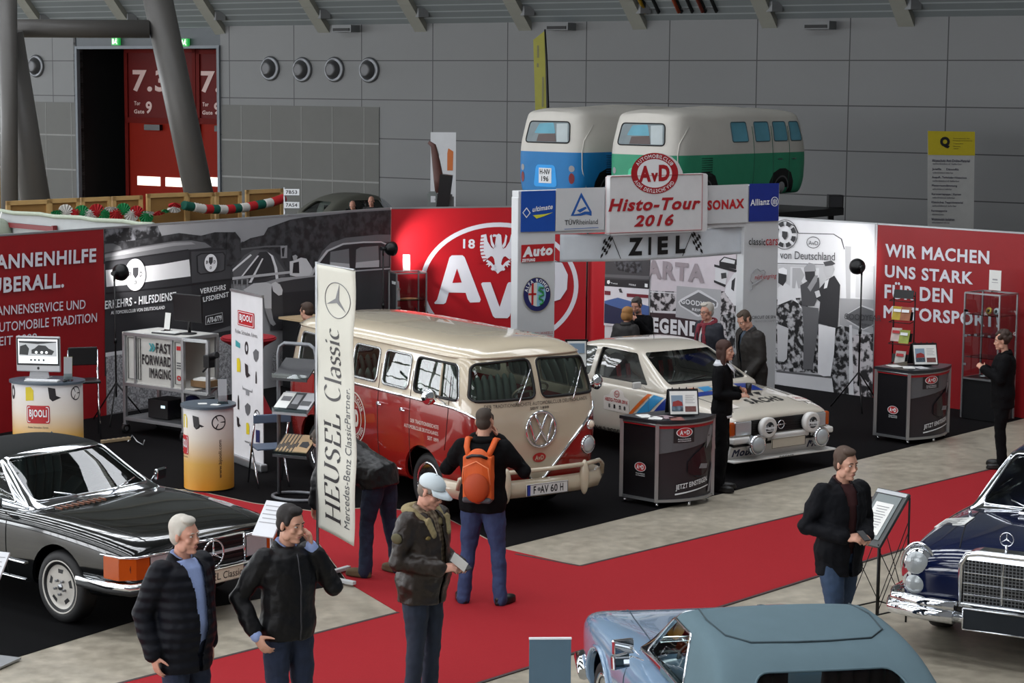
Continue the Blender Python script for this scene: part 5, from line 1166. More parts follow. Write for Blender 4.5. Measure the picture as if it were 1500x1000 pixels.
e, PL, PT = roadster('convertible', (-4.25, 18.57, .006), -39.6, 'black convertible with black soft top and a dealer plate', BLKP, TOPB, mat('teal_leather', (44, 62, 64), .5), 'alloy', rows,
 [(-1.50, .90), (-1.36, .97), (-1.12, 1.15), (-.9, 1.255), (-.5, 1.29), (-.1, 1.285), (.05, 1.265), (.22, 1.165), (.46, 1.02), (.68, .915), (.76, .86)], (.88, .73, 1.27, .57),
 cuts=(rpoly([(-.645, .935), (.645, .935), (.535, 1.235), (-.535, 1.235)], .05), rpoly([(-.82, .92), (.46, .92), (.06, 1.215), (-.72, 1.215)], .04), rpoly([(-.5, .97), (.5, .97), (.46, 1.2), (-.46, 1.2)], .06)))
for s in (-1, 1):                            # wrap-round lamp units
 h = MB(); pts = [(2.185, s * .40, .50), (2.185, s * .40, .695), (2.175, s * .66, .695), (2.175, s * .66, .50)]
 h.prism(pts, (-.05, 0, 0)); o = h.build('headlamp', CHROME, e); q = MB(); q.add([(2.192, s * .41, .51), (2.192, s * .41, .685), (2.182, s * .66, .685), (2.182, s * .66, .51)], [(0, 1, 2, 3)]); q.build('lens', mat('ribbed_lens', (176, 180, 182), .12, .35, bump=.6, bscale=60), o)
 q = MB(); q.prism([(2.18, s * .665, .505), (2.165, s * .80, .505), (2.06, s * .905, .505), (1.88, s * .912, .505), (1.80, s * .85, .505), (2.1, s * .665, .505)], (0, 0, .19)); q.build('indicator', AMBER, e, bevel=.006)
 q = MB(); q.tube([(1.84, s * .905, .70), (2.07, s * .895, .70), (2.17, s * .80, .70), (2.185, s * .66, .70), (2.19, s * .40, .70)], .011, 6); q.build('lamp_trim', CHROME, e)
 q = MB(); q.tube([PL.hit('r' if s < 0 else 'l', x, .46, .012) for x in (-.9, -.4, .1, .6, .8)], .012, 6); q.build('side_moulding', CHROME, e)
 q = MB(); q.tube([PL.hit('r' if s < 0 else 'l', x, .30, .006) for x in (-.8, -.3, .2, .75)], .009, 6); q.build('sill_moulding', CHROME, e)
q = MB(); q.box((2.15, 0, .60), (.08, .76, .24)); q.build('grille', DKG := mat('grille_black', (16, 16, 17), .4), e)
q = MB()
for z in (.52, .56, .60, .64, .68): q.box((2.195, 0, z), (.02, .74, .008))
q.build('grille_slats', DKG, e)
q = MB(); q.box((2.20, 0, .605), (.03, .74, .022)); q.build('grille_bar', mat('bright_bar', (176, 178, 180), .3, .2), e)
q = MB(); c = [(2.20, -.38, .48), (2.20, .38, .48), (2.185, .38, .725), (2.185, -.38, .725)]
for i in range(4): q.tube([c[i], c[(i + 1) % 4]], .013, 6)
q.build('grille_frame', CHROME, e)
star(e, (2.22, 0, .605), .115, Matrix.Identity(3))
bpath = [(1.55, -.915), (1.95, -.915), (2.16, -.86), (2.235, -.6), (2.255, 0), (2.235, .6), (2.16, .86), (1.95, .915), (1.55, .915)]
q = MB(); q.tube([(x, y, .45) for x, y in bpath], .038, 8); b = q.build('front_bumper', CHROME, e); MB().tube([(x * 1.003, y * 1.002, .415) for x, y in bpath], .034, 8).build('bumper_rubber', RUBBER, b)
plate(e, (2.305, -.05, .43), .64, .125, Ry(.06), [('HEUSEL', -.46, .08, -.26, .26, .0), ('Classic', .12, .46, -.26, .26, .0)], mat('plate_ivory', (206, 198, 178), .4), False)
for s in (-1, 1): MB().lathe([(.05, 0), (.045, .012), (0, .015)], (2.15, s * .52, .28), Ry(math.pi / 2), 20).build('fog_lamp', CHROME, e)
seams(PL, e, [('r', [(.52, .30), (.52, .85)]), ('r', [(-.72, .34), (-.68, .85)]), ('t', [(.80, -.70), (1.5, -.66), (2.05, -.60)]), ('t', [(.80, .70), (1.5, .66), (2.05, .60)])], mat('seam_black', (4, 4, 4), .7))
q = MB()
for i in range(9): q.tube([PL.hit('t', .80, -.56 + i * .06, .004), PL.hit('t', .90, -.56 + i * .06, .004)], .008, 4)
q.build('scuttle_grille', mat('copper_mesh', (120, 80, 62), .4, .6), e)
BLP = mat('pale_blue_paint', (124, 150, 176), .16, coat=1., var=.02); TOPL = mat('grey_blue_canvas', (92, 112, 120), .85, bump=.25, bscale=600, spec=.2)
rows2 = [(-2.12, .66, .44, .68, .71), (-2.06, .80, .34, .76, .79), (-1.6, .86, .28, .84, .875), (-.6, .875, .25, .855, .89), (.45, .88, .25, .865, .895), (.8, .885, .25, .87, .88), (1.25, .89, .26, .875, .84), (1.6, .885, .28, .86, .82), (1.9, .86, .34, .82, .80), (2.06, .80, .42, .76, .75), (2.12, .70, .5, .70, .69)]
e, PL, PT = roadster('convertible', (1.70, 12.86, .002), 100, 'light blue convertible with grey blue soft top in the foreground', BLP, TOPL, mat('red_leather', (92, 26, 28), .5), 'cap', rows2,
 [(-1.42, .90), (-1.28, 1.0), (-1.02, 1.18), (-.82, 1.27), (-.4, 1.305), (-.05, 1.30), (.08, 1.275), (.2, 1.19), (.42, 1.02), (.58, .93), (.66, .86)], (.88, .74, 1.28, .63), split=.06, sx=.78,
 cuts=(rpoly([(-.66, .94), (.66, .94), (.57, 1.245), (-.57, 1.245)], .05), rpoly([(-.50, .92), (.40, .92), (.07, 1.225), (-.36, 1.225)], .04), rpoly([(-.52, .97), (.52, .97), (.44, 1.17), (-.44, 1.17)], .09)), wheels=((1.2, -1.2), .315, .76, .19))
for s in (-1, 1):
 sd = 'r' if s < 0 else 'l'
 q = MB(); q.tube([Vector((1.2 + .40 * math.cos(t), s * (PL.hit(sd, 1.2 + .40 * math.cos(t), .32 + .40 * math.sin(t)).y * s + .008), .32 + .40 * math.sin(t))) for t in [math.pi * i / 14 for i in range(15)]], .018, 6); q.build('wheel_arch_lip', BLP, e)
 h = MB(); h.ell((2.06, s * .66, .60), (.06, .11, .14)); h.build('headlamp', CHROME, e)
 q = MB(); q.tube([PL.hit(sd, x, .46, .01) for x in (-.75, -.2, .4, .75)], .01, 6); q.build('side_moulding', CHROME, e)
q = MB()
for a in (1, -1): q.tube([PT.hit('t', x, y * a, .006) for x, y in ((.0, .50), (-.3, .53), (-.62, .50), (-.76, .38), (-.79, .1), (-.79, 0))], .006, 4)
q.build('top_seam', mat('canvas_seam', (54, 68, 74), .9), e)
q = MB(); q.box((2.10, 0, .60), (.05, .8, .22)); q.build('grille', DKG, e); MB().tube([(1.6, -.9, .42), (2.05, -.84, .42), (2.2, -.5, .42), (2.22, 0, .42), (2.2, .5, .42), (2.05, .84, .42), (1.6, .9, .42)], .045, 8).build('front_bumper', CHROME, e)
MB().tube([(-1.6, -.89, .44), (-2.02, -.84, .44), (-2.18, -.5, .44), (-2.2, 0, .44), (-2.18, .5, .44), (-2.02, .84, .44), (-1.6, .89, .44)], .045, 8).build('rear_bumper', CHROME, e)
for s in (-1, 1): MB().ell((-2.09, s * .66, .60), (.05, .16, .075)).build('tail_lamp', mat('tail_red', (120, 14, 14), .2, coat=1), e)
seams(PL, e, [('l', [(.48, .30), (.48, .85)]), ('l', [(-.55, .34), (-.52, .85)]), ('t', [(.70, .62), (1.5, .56), (2.0, .5)]), ('t', [(.70, -.62), (1.5, -.56), (2.0, -.5)])], mat('seam_blue', (50, 62, 74), .7))
b0 = PL.hit('l', .30, .84, -.01) + Vector((0, 0, .05)); mirror_of(e, (.14, .98, .93), b0, .07, Vector((-1, -.6, .1)), 'box', CHROME)
LL = LENS
NVP = mat('midnight_blue_paint', (14, 24, 58), .1, coat=1., var=.03)
rows3 = [(-2.42, .70, .44, .74, .77), (-2.34, .84, .36, .84, .87), (-1.7, .90, .28, .92, .95), (-.6, .91, .25, .91, .94), (.6, .91, .25, .92, .955), (.95, .915, .25, .925, .985), (1.5, .915, .26, .90, .985), (1.95, .90, .30, .86, .955), (2.25, .885, .36, .80, .90), (2.34, .84, .42, .74, .84), (2.37, .76, .50, .68, .72)]
e, PL, PT = roadster('coupe', (5.12, 18.1, .002), -119.5, 'dark blue coupe with upright chrome grille at the right edge', NVP, NVP, mat('dark_leather', (30, 30, 34), .5), 'cap', rows3,
 [(-1.75, .94), (-1.5, 1.08), (-1.1, 1.30), (-.6, 1.40), (-.1, 1.41), (.12, 1.385), (.34, 1.25), (.62, 1.08), (.86, .96), (.95, .90)], (.93, .76, 1.39, .60), split=.10, sx=.86,
 cuts=(rpoly([(-.67, .985), (.67, .985), (.56, 1.345), (-.56, 1.345)], .06), rpoly([(-.95, .965), (.66, .965), (.16, 1.33), (-.75, 1.33)], .05), rpoly([(-.6, 1.02), (.6, 1.02), (.5, 1.32), (-.5, 1.32)], .06)), wheels=((1.40, -1.35), .335, .78, .19), arch_r=.385, mirrors=None)
for s in (-1, 1):
 h = MB(); h.ell((2.28, s * .735, .665), (.075, .145, .235)); h = h.build('headlamp', CHROME, e)
 MB().ell((2.335, s * .735, .745), (.04, .10, .10)).build('upper_lens', LL, h); MB().ell((2.335, s * .735, .575), (.04, .095, .09)).build('lower_lens', LL, h)
 MB().tube([(2.25 + .06 * math.sin(t), s * (.735 + .15 * math.cos(t)), .665 + .245 * math.sin(t)) for t in [i * math.pi / 16 for i in range(32)]], .015, 6, closed=True).build('lamp_rim', CHROME, h)
go = [(-.34, .47), (.34, .47), (.345, .80), (.30, .885), (.20, .905), (-.20, .905), (-.30, .885), (-.345, .80)]
q = MB(); q.prism([(2.33, y, z) for y, z in go], (.06, 0, 0)); q.build('grille', DKG, e)
q = MB()
for i in range(22): q.box((2.398, -.315 + i * .03, .665), (.006, .006, .37))
for i in range(14): q.box((2.398, 0, .495 + i * .027), (.006, .64, .006))
q.build('grille_mesh', STEEL, e)
q = MB(); q.tube([(2.40, y, z) for y, z in go], .026, 8, closed=True); q.prism([(2.41, -.30, .845), (2.41, .30, .845), (2.39, .28, .91), (2.39, .20, .93), (2.39, -.20, .93), (2.39, -.28, .91)], (-.14, 0, 0)); q.box((2.405, 0, .66), (.012, .016, .38))
for z in (.56, .65, .74): q.box((2.405, 0, z), (.012, .64, .012))
q.build('grille_frame', CHROME, e, bevel=.008)
star(e, (2.33, 0, 1.03), .055, Matrix.Identity(3)); MB().cyl((2.33, 0, .92), (2.33, 0, .985), .012).build('star_stem', CHROME, e)
for z, o, r in ((.455, 0, .05), (.375, .015, .062)):
 MB().tube([(x + o, y * (1 + o), z) for x, y in ((1.75, -.95), (2.2, -.95), (2.36, -.90), (2.44, -.6), (2.455, -.36))], r, 8).build('front_bumper', CHROME, e); MB().tube([(x + o, -y * (1 + o), z) for x, y in ((1.75, -.95), (2.2, -.95), (2.36, -.90), (2.44, -.6), (2.455, -.36))], r, 8).build('front_bumper', CHROME, e)
MB().tube([(2.44, -.6, .375), (2.45, 0, .375), (2.44, .6, .375)], .05, 8).build('front_bumper', CHROME, e)
pb = MB().box((2.50, 0, .385), (.03, .56, .16)).build('number_plate', mat('plate_slate', (52, 58, 66), .15, .6), e, bevel=.006)
q = MB(); c = [(2.52, -.28, .30), (2.52, .28, .30), (2.52, .28, .47), (2.52, -.28, .47)]
for i in range(4): q.tube([c[i], c[(i + 1) % 4]], .008, 6)
q.build('plate_frame', CHROME, pb)
seams(PL, e, [('t', [(.95, -.62), (1.6, -.56), (2.2, -.42)]), ('t', [(.95, .62), (1.6, .56), (2.2, .42)])], mat('seam_navy', (5, 7, 16), .7))
q = MB(); q.box((1.05, 0, 1.0), (.16, .5, .03)); q.build('scuttle_vent', CHROME, e, bevel=.01)
p = PL.hit('t', 1.15, -.66, .0); q = MB(); q.cyl(p, p + Vector((0, 0, .03)), .015); q.build('washer_jet', CHROME, e)
cp = PL.hit('t', 1.45, -.72, 0)
M_CAR = Matrix.Translation(e.location) @ Matrix.Rotation(math.radians(-119.5), 4, 'Z')
q = MB(); vs = [(1.56, -.84), (1.62, -.56), (1.34, -.56), (1.30, -.82)]
q.prism([M_CAR @ PL.hit('t', a, b, .006) for a, b in vs], (0, 0, .006)); o = q.build('leaflet', PAPER); tag(o, 'printed leaflet lying on the wing of the dark blue coupe', 'leaflet')
q = MB()
for k in range(7):
 t = .1 + k * .13; A = Vector(PL.hit('t', 1.56 + (1.30 - 1.56) * t, -.83, .014)); B = Vector(PL.hit('t', 1.62 + (1.34 - 1.62) * t, -.57, .014)); q.bar(M_CAR @ A.lerp(B, .08), M_CAR @ A.lerp(B, .9 - .2 * (k % 2)), .012, .001)
q.build('print', Gm(90), o)
def tent(loc, head, label, col, dark, full):
 e = empty('bus_cover', loc, math.radians(head), label, 'car cover'); me = smooth(loft(bus_sections()))
 for v in me.vertices:
  n = noise.noise(v.co * 2.2) * .018 + noise.noise(v.co * 6) * .006; v.co += Vector((0, v.co.y, max(0, v.co.z - 1))).normalized() * n
  if v.co.z > 1.6: v.co.z += .04 * math.cos(v.co.x * 3) * .5
 P = Proj(me); lo = MB().box((0, 0, .55), (6, 3, 1.1)); up = cut(me.copy(), [lo], op='DIFFERENCE', solid=False); lw = cut(me.copy(), [lo], op='INTERSECT', solid=False)
 CW = mat('cover_white', (206, 202, 194), .6, var=.04); auto_smooth(mesh_obj('upper_cover', up, CW, e)); auto_smooth(mesh_obj('lower_cover', lw, mat(dark, col, .55, var=.08), e))
 WB = mat('printed_window', (96, 160, 180), .4, var=.3, scale=3); WR = mat('printed_rear_window', (120, 132, 136), .4, var=.35, scale=4)
 w = P.pane(MB(), 'b', rpoly([(-.56, 1.27), (.56, 1.27), (.50, 1.66), (-.50, 1.66)], .08), .006).build('rear_window', WR, e)
 P.pane(MB(), 'b', rpoly([(-.20, 1.44), (.34, 1.44), (.24, 1.62), (-.12, 1.64)], .03), .010).build('print', WB, w); P.pane(MB(), 'b', [(-.25, 1.29), (.25, 1.29), (.22, 1.42), (-.2, 1.44)], .012).build('print', mat('print_brown', (92, 78, 76), .5), w); P.pane(MB(), 'b', [(-.52, 1.29), (-.26, 1.29), (-.2, 1.62), (-.46, 1.63)], .012).build('print', mat('print_pale', (180, 190, 192), .5), w)
 MB().tube(P.path('b', rpoly([(-.56, 1.27), (.56, 1.27), (.50, 1.66), (-.50, 1.66)], .08), .008), .013, 5, closed=True).build('print_edge', BLACK, w)
 for sd in 'rl':
  for x0, x1 in (((-.42, .08)), (.30, .78), (.92, 1.35), (1.45, 1.86)):
   g = P.pane(MB(), sd, rpoly([(x0, 1.32), (x1, 1.32), (x1 - .02 - (.10 if x1 > 1.8 else 0), 1.68), (x0, 1.68)], .05), .006).build('side_window', WB, e); MB().tube(P.path(sd, rpoly([(x0, 1.32), (x1, 1.32), (x1 - .02 - (.10 if x1 > 1.8 else 0), 1.68), (x0, 1.68)], .05), .008), .010, 5, closed=True).build('print_edge', mat('print_slate', (70, 96, 106), .5), g)
  q = MB()
  for k in range(9): q.tube([P.hit(sd, -1.36, .72 + k * .04, .004), P.hit(sd, -1.05, .72 + k * .04, .004)], .008, 4)
  q.build('printed_louvres', mat(dark + '_deep', tuple(int(c * .62) for c in col), .55), e)
  q = MB()
  for x in (.24, .86, 1.40): q.tube([P.hit(sd, x, z, .003) for z in [.4 + i * .1 for i in range(13)]], .007, 4)
  q.build('printed_seam', mat(dark + '_deep', tuple(int(c * .62) for c in col), .55), e)
  for x in (1.02, 1.50): q = MB(); q.tube([P.hit(sd, x, .98, .01), P.hit(sd, x + .12, .98, .01)], .012, 5); q.build('printed_handle', STEEL, e)
  for x in (1.17, -1.25):
   t = P.pane(MB(), sd, [(x - .42, .30), (x + .42, .30), (x + .40, .55), (x + .30, .72), (x + .1, .80), (x - .1, .80), (x - .30, .72), (x - .40, .55)], .006).build('printed_wheel', BLACK, e)
   q = MB(); q.add([P.hit(sd, x + r * math.cos(a * .2618), .42 + r * math.sin(a * .2618), .012) for r in (.22, .25) for a in range(24)], [(i, (i + 1) % 24, 24 + (i + 1) % 24, 24 + i) for i in range(24)]); q.build('rim', Gm(90), t, flip=False)
   P.pane(MB(), sd, [(x + .13 * math.cos(a * .3927), .42 + .13 * math.sin(a * .3927)) for a in range(16)], .012).build('hub_cap', Gm(150), t)
 for s in (-1, 1):
  P.pane(MB(), 'b', [(s * .62 + .055 * math.cos(a * .3927), .62 + .10 * math.sin(a * .3927)) for a in range(16)], .006).build('tail_lamp', mat('print_lamp_red', (120, 24, 30), .5), e); P.pane(MB(), 'b', [(s * .62 + .055 * math.cos(a * .3927), .80 + .06 * math.sin(a * .3927)) for a in range(16)], .006).build('reversing_lamp', Gm(150), e)
 P.pane(MB(), 'b', rpoly([(-.30, .45), (.30, .45), (.24, .86), (-.24, .86)], .08), .005).build('plate_recess', mat(dark + '_light', tuple(min(255, int(c * 1.25) + 14) for c in col), .55), e)
 pl = P.pane(MB(), 'b', [(-.16, .52), (.16, .52), (.16, .80), (-.16, .80)], .010).build('number_plate', WHITE, e); q = MB()
 for b, y0, y1, z0 in (('H-NV', .13, -.13, .68), ('196', .09, -.09, .55)):
  vs, fs, _ = text2d(b, .02); q.add([P.hit('b', y0 + (y1 - y0) * a, z0 + .10 * c, .014) for a, c in vs], fs)
 q.build('lettering', BLACK, pl, flip=False)
 q = MB(); q.tube([P.hit('b', -.78, z, .01) for z in (.4, .8, 1.1, 1.3, 1.6)], .012, 4); q.build('zip_seam', CW, e)
 e.scale = (1.13, 1.05, 1.10)
 return e
DECKZ = 2.06
hd = math.radians(49); fw = Vector((math.cos(hd), math.sin(hd), 0)); lf = Vector((-math.sin(hd), math.cos(hd), 0))
rr = Vector((3.25, 40.2, DECKZ))             # rear right corner of the green one
tent(rr + fw * 2.3 + lf * .92, 49, 'green and white fabric bus shaped cover, right of the two', (52, 148, 112), 'cover_green', True)
rb = Vector((1.42, 41.6, DECKZ)); tent(rb + fw * 2.3 + lf * .92, 49, 'blue and white fabric bus shaped cover, left of the two', (26, 116, 178), 'cover_blue', True)
c0_ = rr - fw * .4 - lf * .35; q = MB(); pts = [c0_, c0_ + fw * 5.9, c0_ + fw * 5.9 + lf * 5.2, c0_ + lf * 5.2]
q.prism([Vector((p.x, p.y, DECKZ - .16)) for p in pts], (0, 0, .155)); dk = q.build('deck', BLKPLA); dk.name = 'display_deck'; tag(dk, 'black raised deck carrying the two bus covers behind the stand', 'platform')
q = MB()
for a in (.1, 2.8, 5.7):
 for b in (.2, 4.9): p = c0_ + fw * a + lf * b; q = MB(); q.box((p.x, p.y, (DECKZ - .16) / 2), (.12, .12, DECKZ - .16)); q.build('post', BLKMET, dk)
p = c0_ + fw * 5.7 + lf * .1; q = MB(); q.box((p.x, p.y, DECKZ + .14), (.32, .3, .28)); o = q.build('loudspeaker', BLKPLA, bevel=.01); tag(o, 'small black box on the deck edge right of the green cover', 'speaker'); q = MB(); q.box((p.x, p.y - .153, DECKZ + .14), (.26, .01, .22)); q.build('front_cover', Gm(40), o)
OG = mat('faded_grey_paint', (92, 92, 84), .5, var=.08)
rows4 = [(-2.1, .5, .4, .7, .75), (-1.9, .78, .35, .86, .9), (-1.2, .82, .3, .95, .98), (0, .82, .3, .96, 1.0), (.9, .80, .3, .96, 1.02), (1.6, .74, .35, .9, 1.0), (2.0, .6, .45, .8, .9), (2.1, .4, .5, .7, .8)]
top4 = [(-1.6, 1.0), (-1.35, 1.22), (-.9, 1.48), (-.3, 1.58), (.2, 1.56), (.5, 1.44), (.72, 1.2), (.85, 1.02)]
roadster('vintage_saloon', at(508, 286, 1.58).to_2d().to_3d() + Vector((.25, -.5, .002)), 40, 'faded grey vintage saloon half hidden behind the mural wall', OG, OG, mat('dark_leather', (30, 30, 34), .5), 'cap', rows4, top4, (1.0, .78, 1.55, .60), split=.35,
 cuts=(rpoly([(-.62, 1.06), (.62, 1.06), (.52, 1.42), (-.52, 1.42)], .08), rpoly([(-.85, 1.04), (.5, 1.04), (.3, 1.44), (-.75, 1.44)], .08), rpoly([(-.5, 1.08), (.5, 1.08), (.4, 1.4), (-.4, 1.4)], .1)), wheels=((1.3, -1.3), .34, .70, .16))
SKIN = mat('skin', (196, 148, 126), .5, var=.06, scale=20, spec=.35); SKINR = mat('skin_flushed', (196, 144, 124), .5, var=.06, scale=20, spec=.35)
EYEW = mat('eye_white', (205, 200, 195), .25); IRIS = mat('iris', (36, 32, 30), .15); LIP = mat('lips', (158, 96, 88), .45)
def V(*a): return Vector(a)
def etube(q, pts, rs, n=16):
 """tube with elliptical rings; pts, and per point (ry, rx): across the body, front to back, in the plane normal to the path"""
 k = len(pts); rings = []
 for i, p in enumerate(pts):
  d = (pts[min(i + 1, k - 1)] - pts[max(i - 1, 0)]).normalized(); y = V(0, 1, 0) if len(rs[i]) < 3 else rs[i][2]
  y = (y - d * y.dot(d)).normalized(); x = y.cross(d)
  rings.append([p + y * math.cos(2 * math.pi * j / n) * rs[i][0] + x * math.sin(2 * math.pi * j / n) * rs[i][1] for j in range(n)])
 vs = [v for r in rings for v in r]; fs = [(i * n + j, i * n + (j + 1) % n, (i + 1) * n + (j + 1) % n, (i + 1) * n + j) for i in range(k - 1) for j in range(n)]
 fs += [tuple(range(n - 1, -1, -1)), tuple((k - 1) * n + j for j in range(n))]
 q.add(vs, fs, 0, True)
def limb(q, pts, rs, n=12):
 q.tube(pts, rs, n)
 for p, r in zip(pts, rs): q.ell(p, (r, r, r), 0, None, 10, 6)
def remesh(q, vox, sm=4, extra=()):
 me = tmp_mesh(q)
 return smooth(bake(me, [('REMESH', dict(mode='VOXEL', voxel_size=vox)), ('SMOOTH', dict(factor=.5, iterations=sm))] + list(extra)))
_fold = bpy.data.textures.new('cloth_folds', 'CLOUDS'); _fold.noise_scale = .11; _fold.noise_depth = 2
def folds(k=.022): return ('DISPLACE', dict(texture=_fold, strength=k, mid_level=.5, texture_coords='LOCAL'))
def hand(q, wrist, fdir, ndir, curl, size=1., side=1, spread=.5, thumb=None):
 """wrist point, finger direction, back-of-hand normal; side +1 thumb on the +y' side"""
 f = fdir.normalized(); n = (ndir - f * ndir.dot(f)).normalized(); t = n.cross(f) * side; s = size
 R = Matrix((f, t, n)).transposed(); c = wrist + f * .048 * s
 q.ell(c, (.054 * s, .041 * s, .016 * s), 0, R, 14, 8); q.ell(wrist + f * .07 * s, (.03 * s, .039 * s, .014 * s), 0, R, 12, 8)
 for i, (off, ln, sp) in enumerate(((.029, .072, .10), (.0095, .080, .02), (-.0105, .075, -.05), (-.029, .058, -.14))):
  p = wrist + f * (.088 - abs(i - 1.2) * .004) * s + t * off * s; d = (f + t * sp * spread).normalized(); pts = [wrist + f * .05 * s + t * off * .85 * s, p]; a = 0
  cu = curl[i] if isinstance(curl, (list, tuple)) else curl
  for k, (l, w) in enumerate(((.46, .85), (.31, 1.1), (.25, .7))):
   a += cu * w; p = p + (d * math.cos(a) - n * math.sin(a)) * ln * l * s; pts.append(p)
  q.tube(pts, [.009 * s, .0092 * s, .0086 * s, .0078 * s, .006 * s], 8); q.ell(pts[-1], (.0062 * s,) * 3, 0, None, 8, 6)
 b = wrist + f * .022 * s + t * .026 * s - n * .004 * s; th = thumb or (f * .62 + t * .62 - n * .45); th = th.normalized(); p1 = b + (th + t * .25).normalized() * .036 * s; p2 = p1 + th * .03 * s; p3 = p2 + (th + f * .35 - n * .1).normalized() * .026 * s
 q.tube([b - f * .012 * s, b, p1, p2, p3], [.014 * s, .0145 * s, .0115 * s, .0098 * s, .007 * s], 8); q.ell(p3, (.0072 * s,) * 3, 0, None, 8, 6)
def face(q, H, R, s=1., fem=False, jaw=1.):
 E = lambda c, r, a=None: q.ell(H + R @ (V(*c) * s), tuple(x * s for x in r), 0, R @ a if a is not None else R, 16, 10)
 E((-.018, 0, .040), (.094, .074, .088)); E((.028, 0, .02), (.058, .064, .075)); E((.026, 0, -.045), (.056, .056 * jaw, .066)); E((.046, 0, -.098), (.032, .034 * jaw, .022)); E((-.012, 0, -.055), (.05, .052 * jaw, .045))
 for y in (-1, 1):
  E((.066, y * .030, .026), (.020, .026, .0105)); E((.058, y * .040, -.026), (.022, .022, .020)); E((-.006, y * .077, -.006), (.017, .010, .031)); E((.012, y * .05, -.07), (.035, .014, .032))
  E((.092, y * .011, -.038), (.012, .009, .009))
 E((.083, 0, .004), (.014, .0095, .032), Ry(-.28)); E((.096, 0, -.028), (.017, .0115, .014)); E((.077, 0, -.066), (.017, .026, .013)); E((.080, 0, -.062), (.011, .021, .0055)); E((.079, 0, -.074), (.011, .019, .0065)); E((.068, 0, -.1), (.02, .022, .016))
def person(name_label, loc, head, h=1.78, lean=0., hips=(0, 0), stance=.11, stride=0., arms=None, neck=(0., 0.), build=1., hairkind=None, hairc=(70, 52, 40), jacket=None, shirt=None, trousers=None, shoes=None, skin=SKIN, hands=None, vox=.0085, skirt=None, glasses=False, beard=None, collar=None, cuffs=None, jopen=0., jlen=.80, belly=0., fem=False, toe=.12, quilt=0., pose_feet=None, group=None, sleeve=1., legs=None, zipm=None):
 """one standing figure facing local +x; arms: {-1: (elbow, wrist, finger dir, back-of-hand dir, curl), 1: ...} in metres at 1.78 m, relative to the shoulder height frame"""
 s = h / 1.78; e = empty('person', loc, math.radians(head), name_label, 'person', group)
 Rl = Ry(lean); hipc = V(0, 0, .93)
 def T(p): p = V(*p); return (hipc + Rl @ (p - hipc)) if p.z > .93 else p
 b = build
 torso = [((0, 0, .86), (.155 * b, .105 * b)), ((0, 0, .95), (.168 * b, .118 * b + belly * .4)), ((.01 + belly * .6, 0, 1.07), (.15 * b + belly * .4, .105 * b + belly)), ((.008 + belly * .3, 0, 1.20), (.155 * b, .108 * b + belly * .5)), ((.0, 0, 1.32), (.168 * b, .112 * b)), ((-.008, 0, 1.42), (.165 * b, .092 * b)), ((-.012, 0, 1.475), (.105, .070))]
 tp = [T(p) * s for p, _ in torso]; ydir = V(0, 1, 0)
 sh = {y: T((-.012, y * .172 * (.5 + b / 2) * (.92 if fem else 1), 1.415)) for y in (-1, 1)}
 neckb = T((-.012, 0, 1.47)); neckt = neckb + Rl @ V(.022, 0, .085)
 yaw, pitch = neck; Rh = Rz(yaw) @ Ry(pitch) ; Hd = neckt + Rl @ V(.012, 0, .02) + Rh @ V(.012, 0, .062)
 hs = 1.0 if not fem else .95
 leg = {}
 for y in (-1, 1):
  if legs: hp, kn, an = [V(*p) for p in legs[y]]
  else:
   sx = stride * y; hp = V(0, y * .088, .90); an = V(-.02 + sx, y * stance, .085); kn = (hp + an) * .5 + V(.03, y * .004, .02)
  leg[y] = (hp, kn, an)
 A = {}
 dflt = {y: ((-.03, y * .05, -.29), (.03, y * .03, -.55), (.25, 0, -1), (.0, y, 0), .35) for y in (-1, 1)}
 for y in (-1, 1):
  a = (arms or {}).get(y, dflt[y]); A[y] = (sh[y], sh[y] + V(*a[0]), sh[y] + V(*a[1]), V(*a[2]), V(*a[3]), a[4])
 def arm_pts(y, k0=0.): S_, E_, W_ = A[y][:3]; return [S_, S_.lerp(E_, .5), E_, E_.lerp(W_, .5), W_]
 q = MB()
 etube(q, tp, [(r[0] * .93 * s, r[1] * .93 * s) for _, r in torso])
 q.tube([(neckb - Rl @ V(0, 0, .05)) * s, neckb * s, (neckt + V(.005, 0, .03)) * s], [.062 * s, .056 * s, .054 * s] if not fem else [.052 * s, .046 * s, .045 * s], 14)
 face(q, Hd * s, Rh, s * hs, fem)
 for y in (-1, 1):
  limb(q, [p * s for p in arm_pts(y)], [.052 * b * s, .045 * b * s, .038 * s, .036 * s, .025 * s])
  hand(q, A[y][2] * s, A[y][3], A[y][4], A[y][5], s * (1. if not fem else .9), -y if A[y][4].z > -2 else y)
  hp, kn, an = [p * s for p in leg[y]]; limb(q, [hp, hp.lerp(kn, .5), kn, kn.lerp(an, .35), an], [.082 * b * s, .07 * b * s, .052 * s, .052 * s, .036 * s]); q.ell(an + V(.045, 0, -.035) * s, (.075 * s, .03 * s, .025 * s))
 body = mesh_obj('body', remesh(q, vox * .82, 2), skin, e)
 def HP(c): return Hd * s + Rh @ (V(*c) * s * hs)
 for y in (-1, 1):
  o = MB().ell(HP((.0745, y * .030, .006)), (.0102 * s, .0130 * s, .0050 * s), 0, Rh, 12, 8).build('eye', EYEW, e); MB().ell(HP((.0815, y * .029, .006)), (.0046 * s, .0060 * s, .0048 * s), 0, Rh, 10, 6).build('iris', IRIS, o)
  MB().tube([HP((.086, y * .012, .025)), HP((.087, y * .03, .030)), HP((.074, y * .047, .024))], .0032 * s, 6).build('eyebrow', mat('hair_%d_%d_%d' % hairc, hairc, .7), e)
 MB().ell(HP((.0862, 0, -.0665)), (.0075 * s, .0205 * s, .0075 * s), 0, Rh, 12, 8).build('lips', LIP, e)
 HM = mat('hair_%d_%d_%d' % hairc, hairc, .55, bump=.7, bscale=70, var=.35, scale=35)
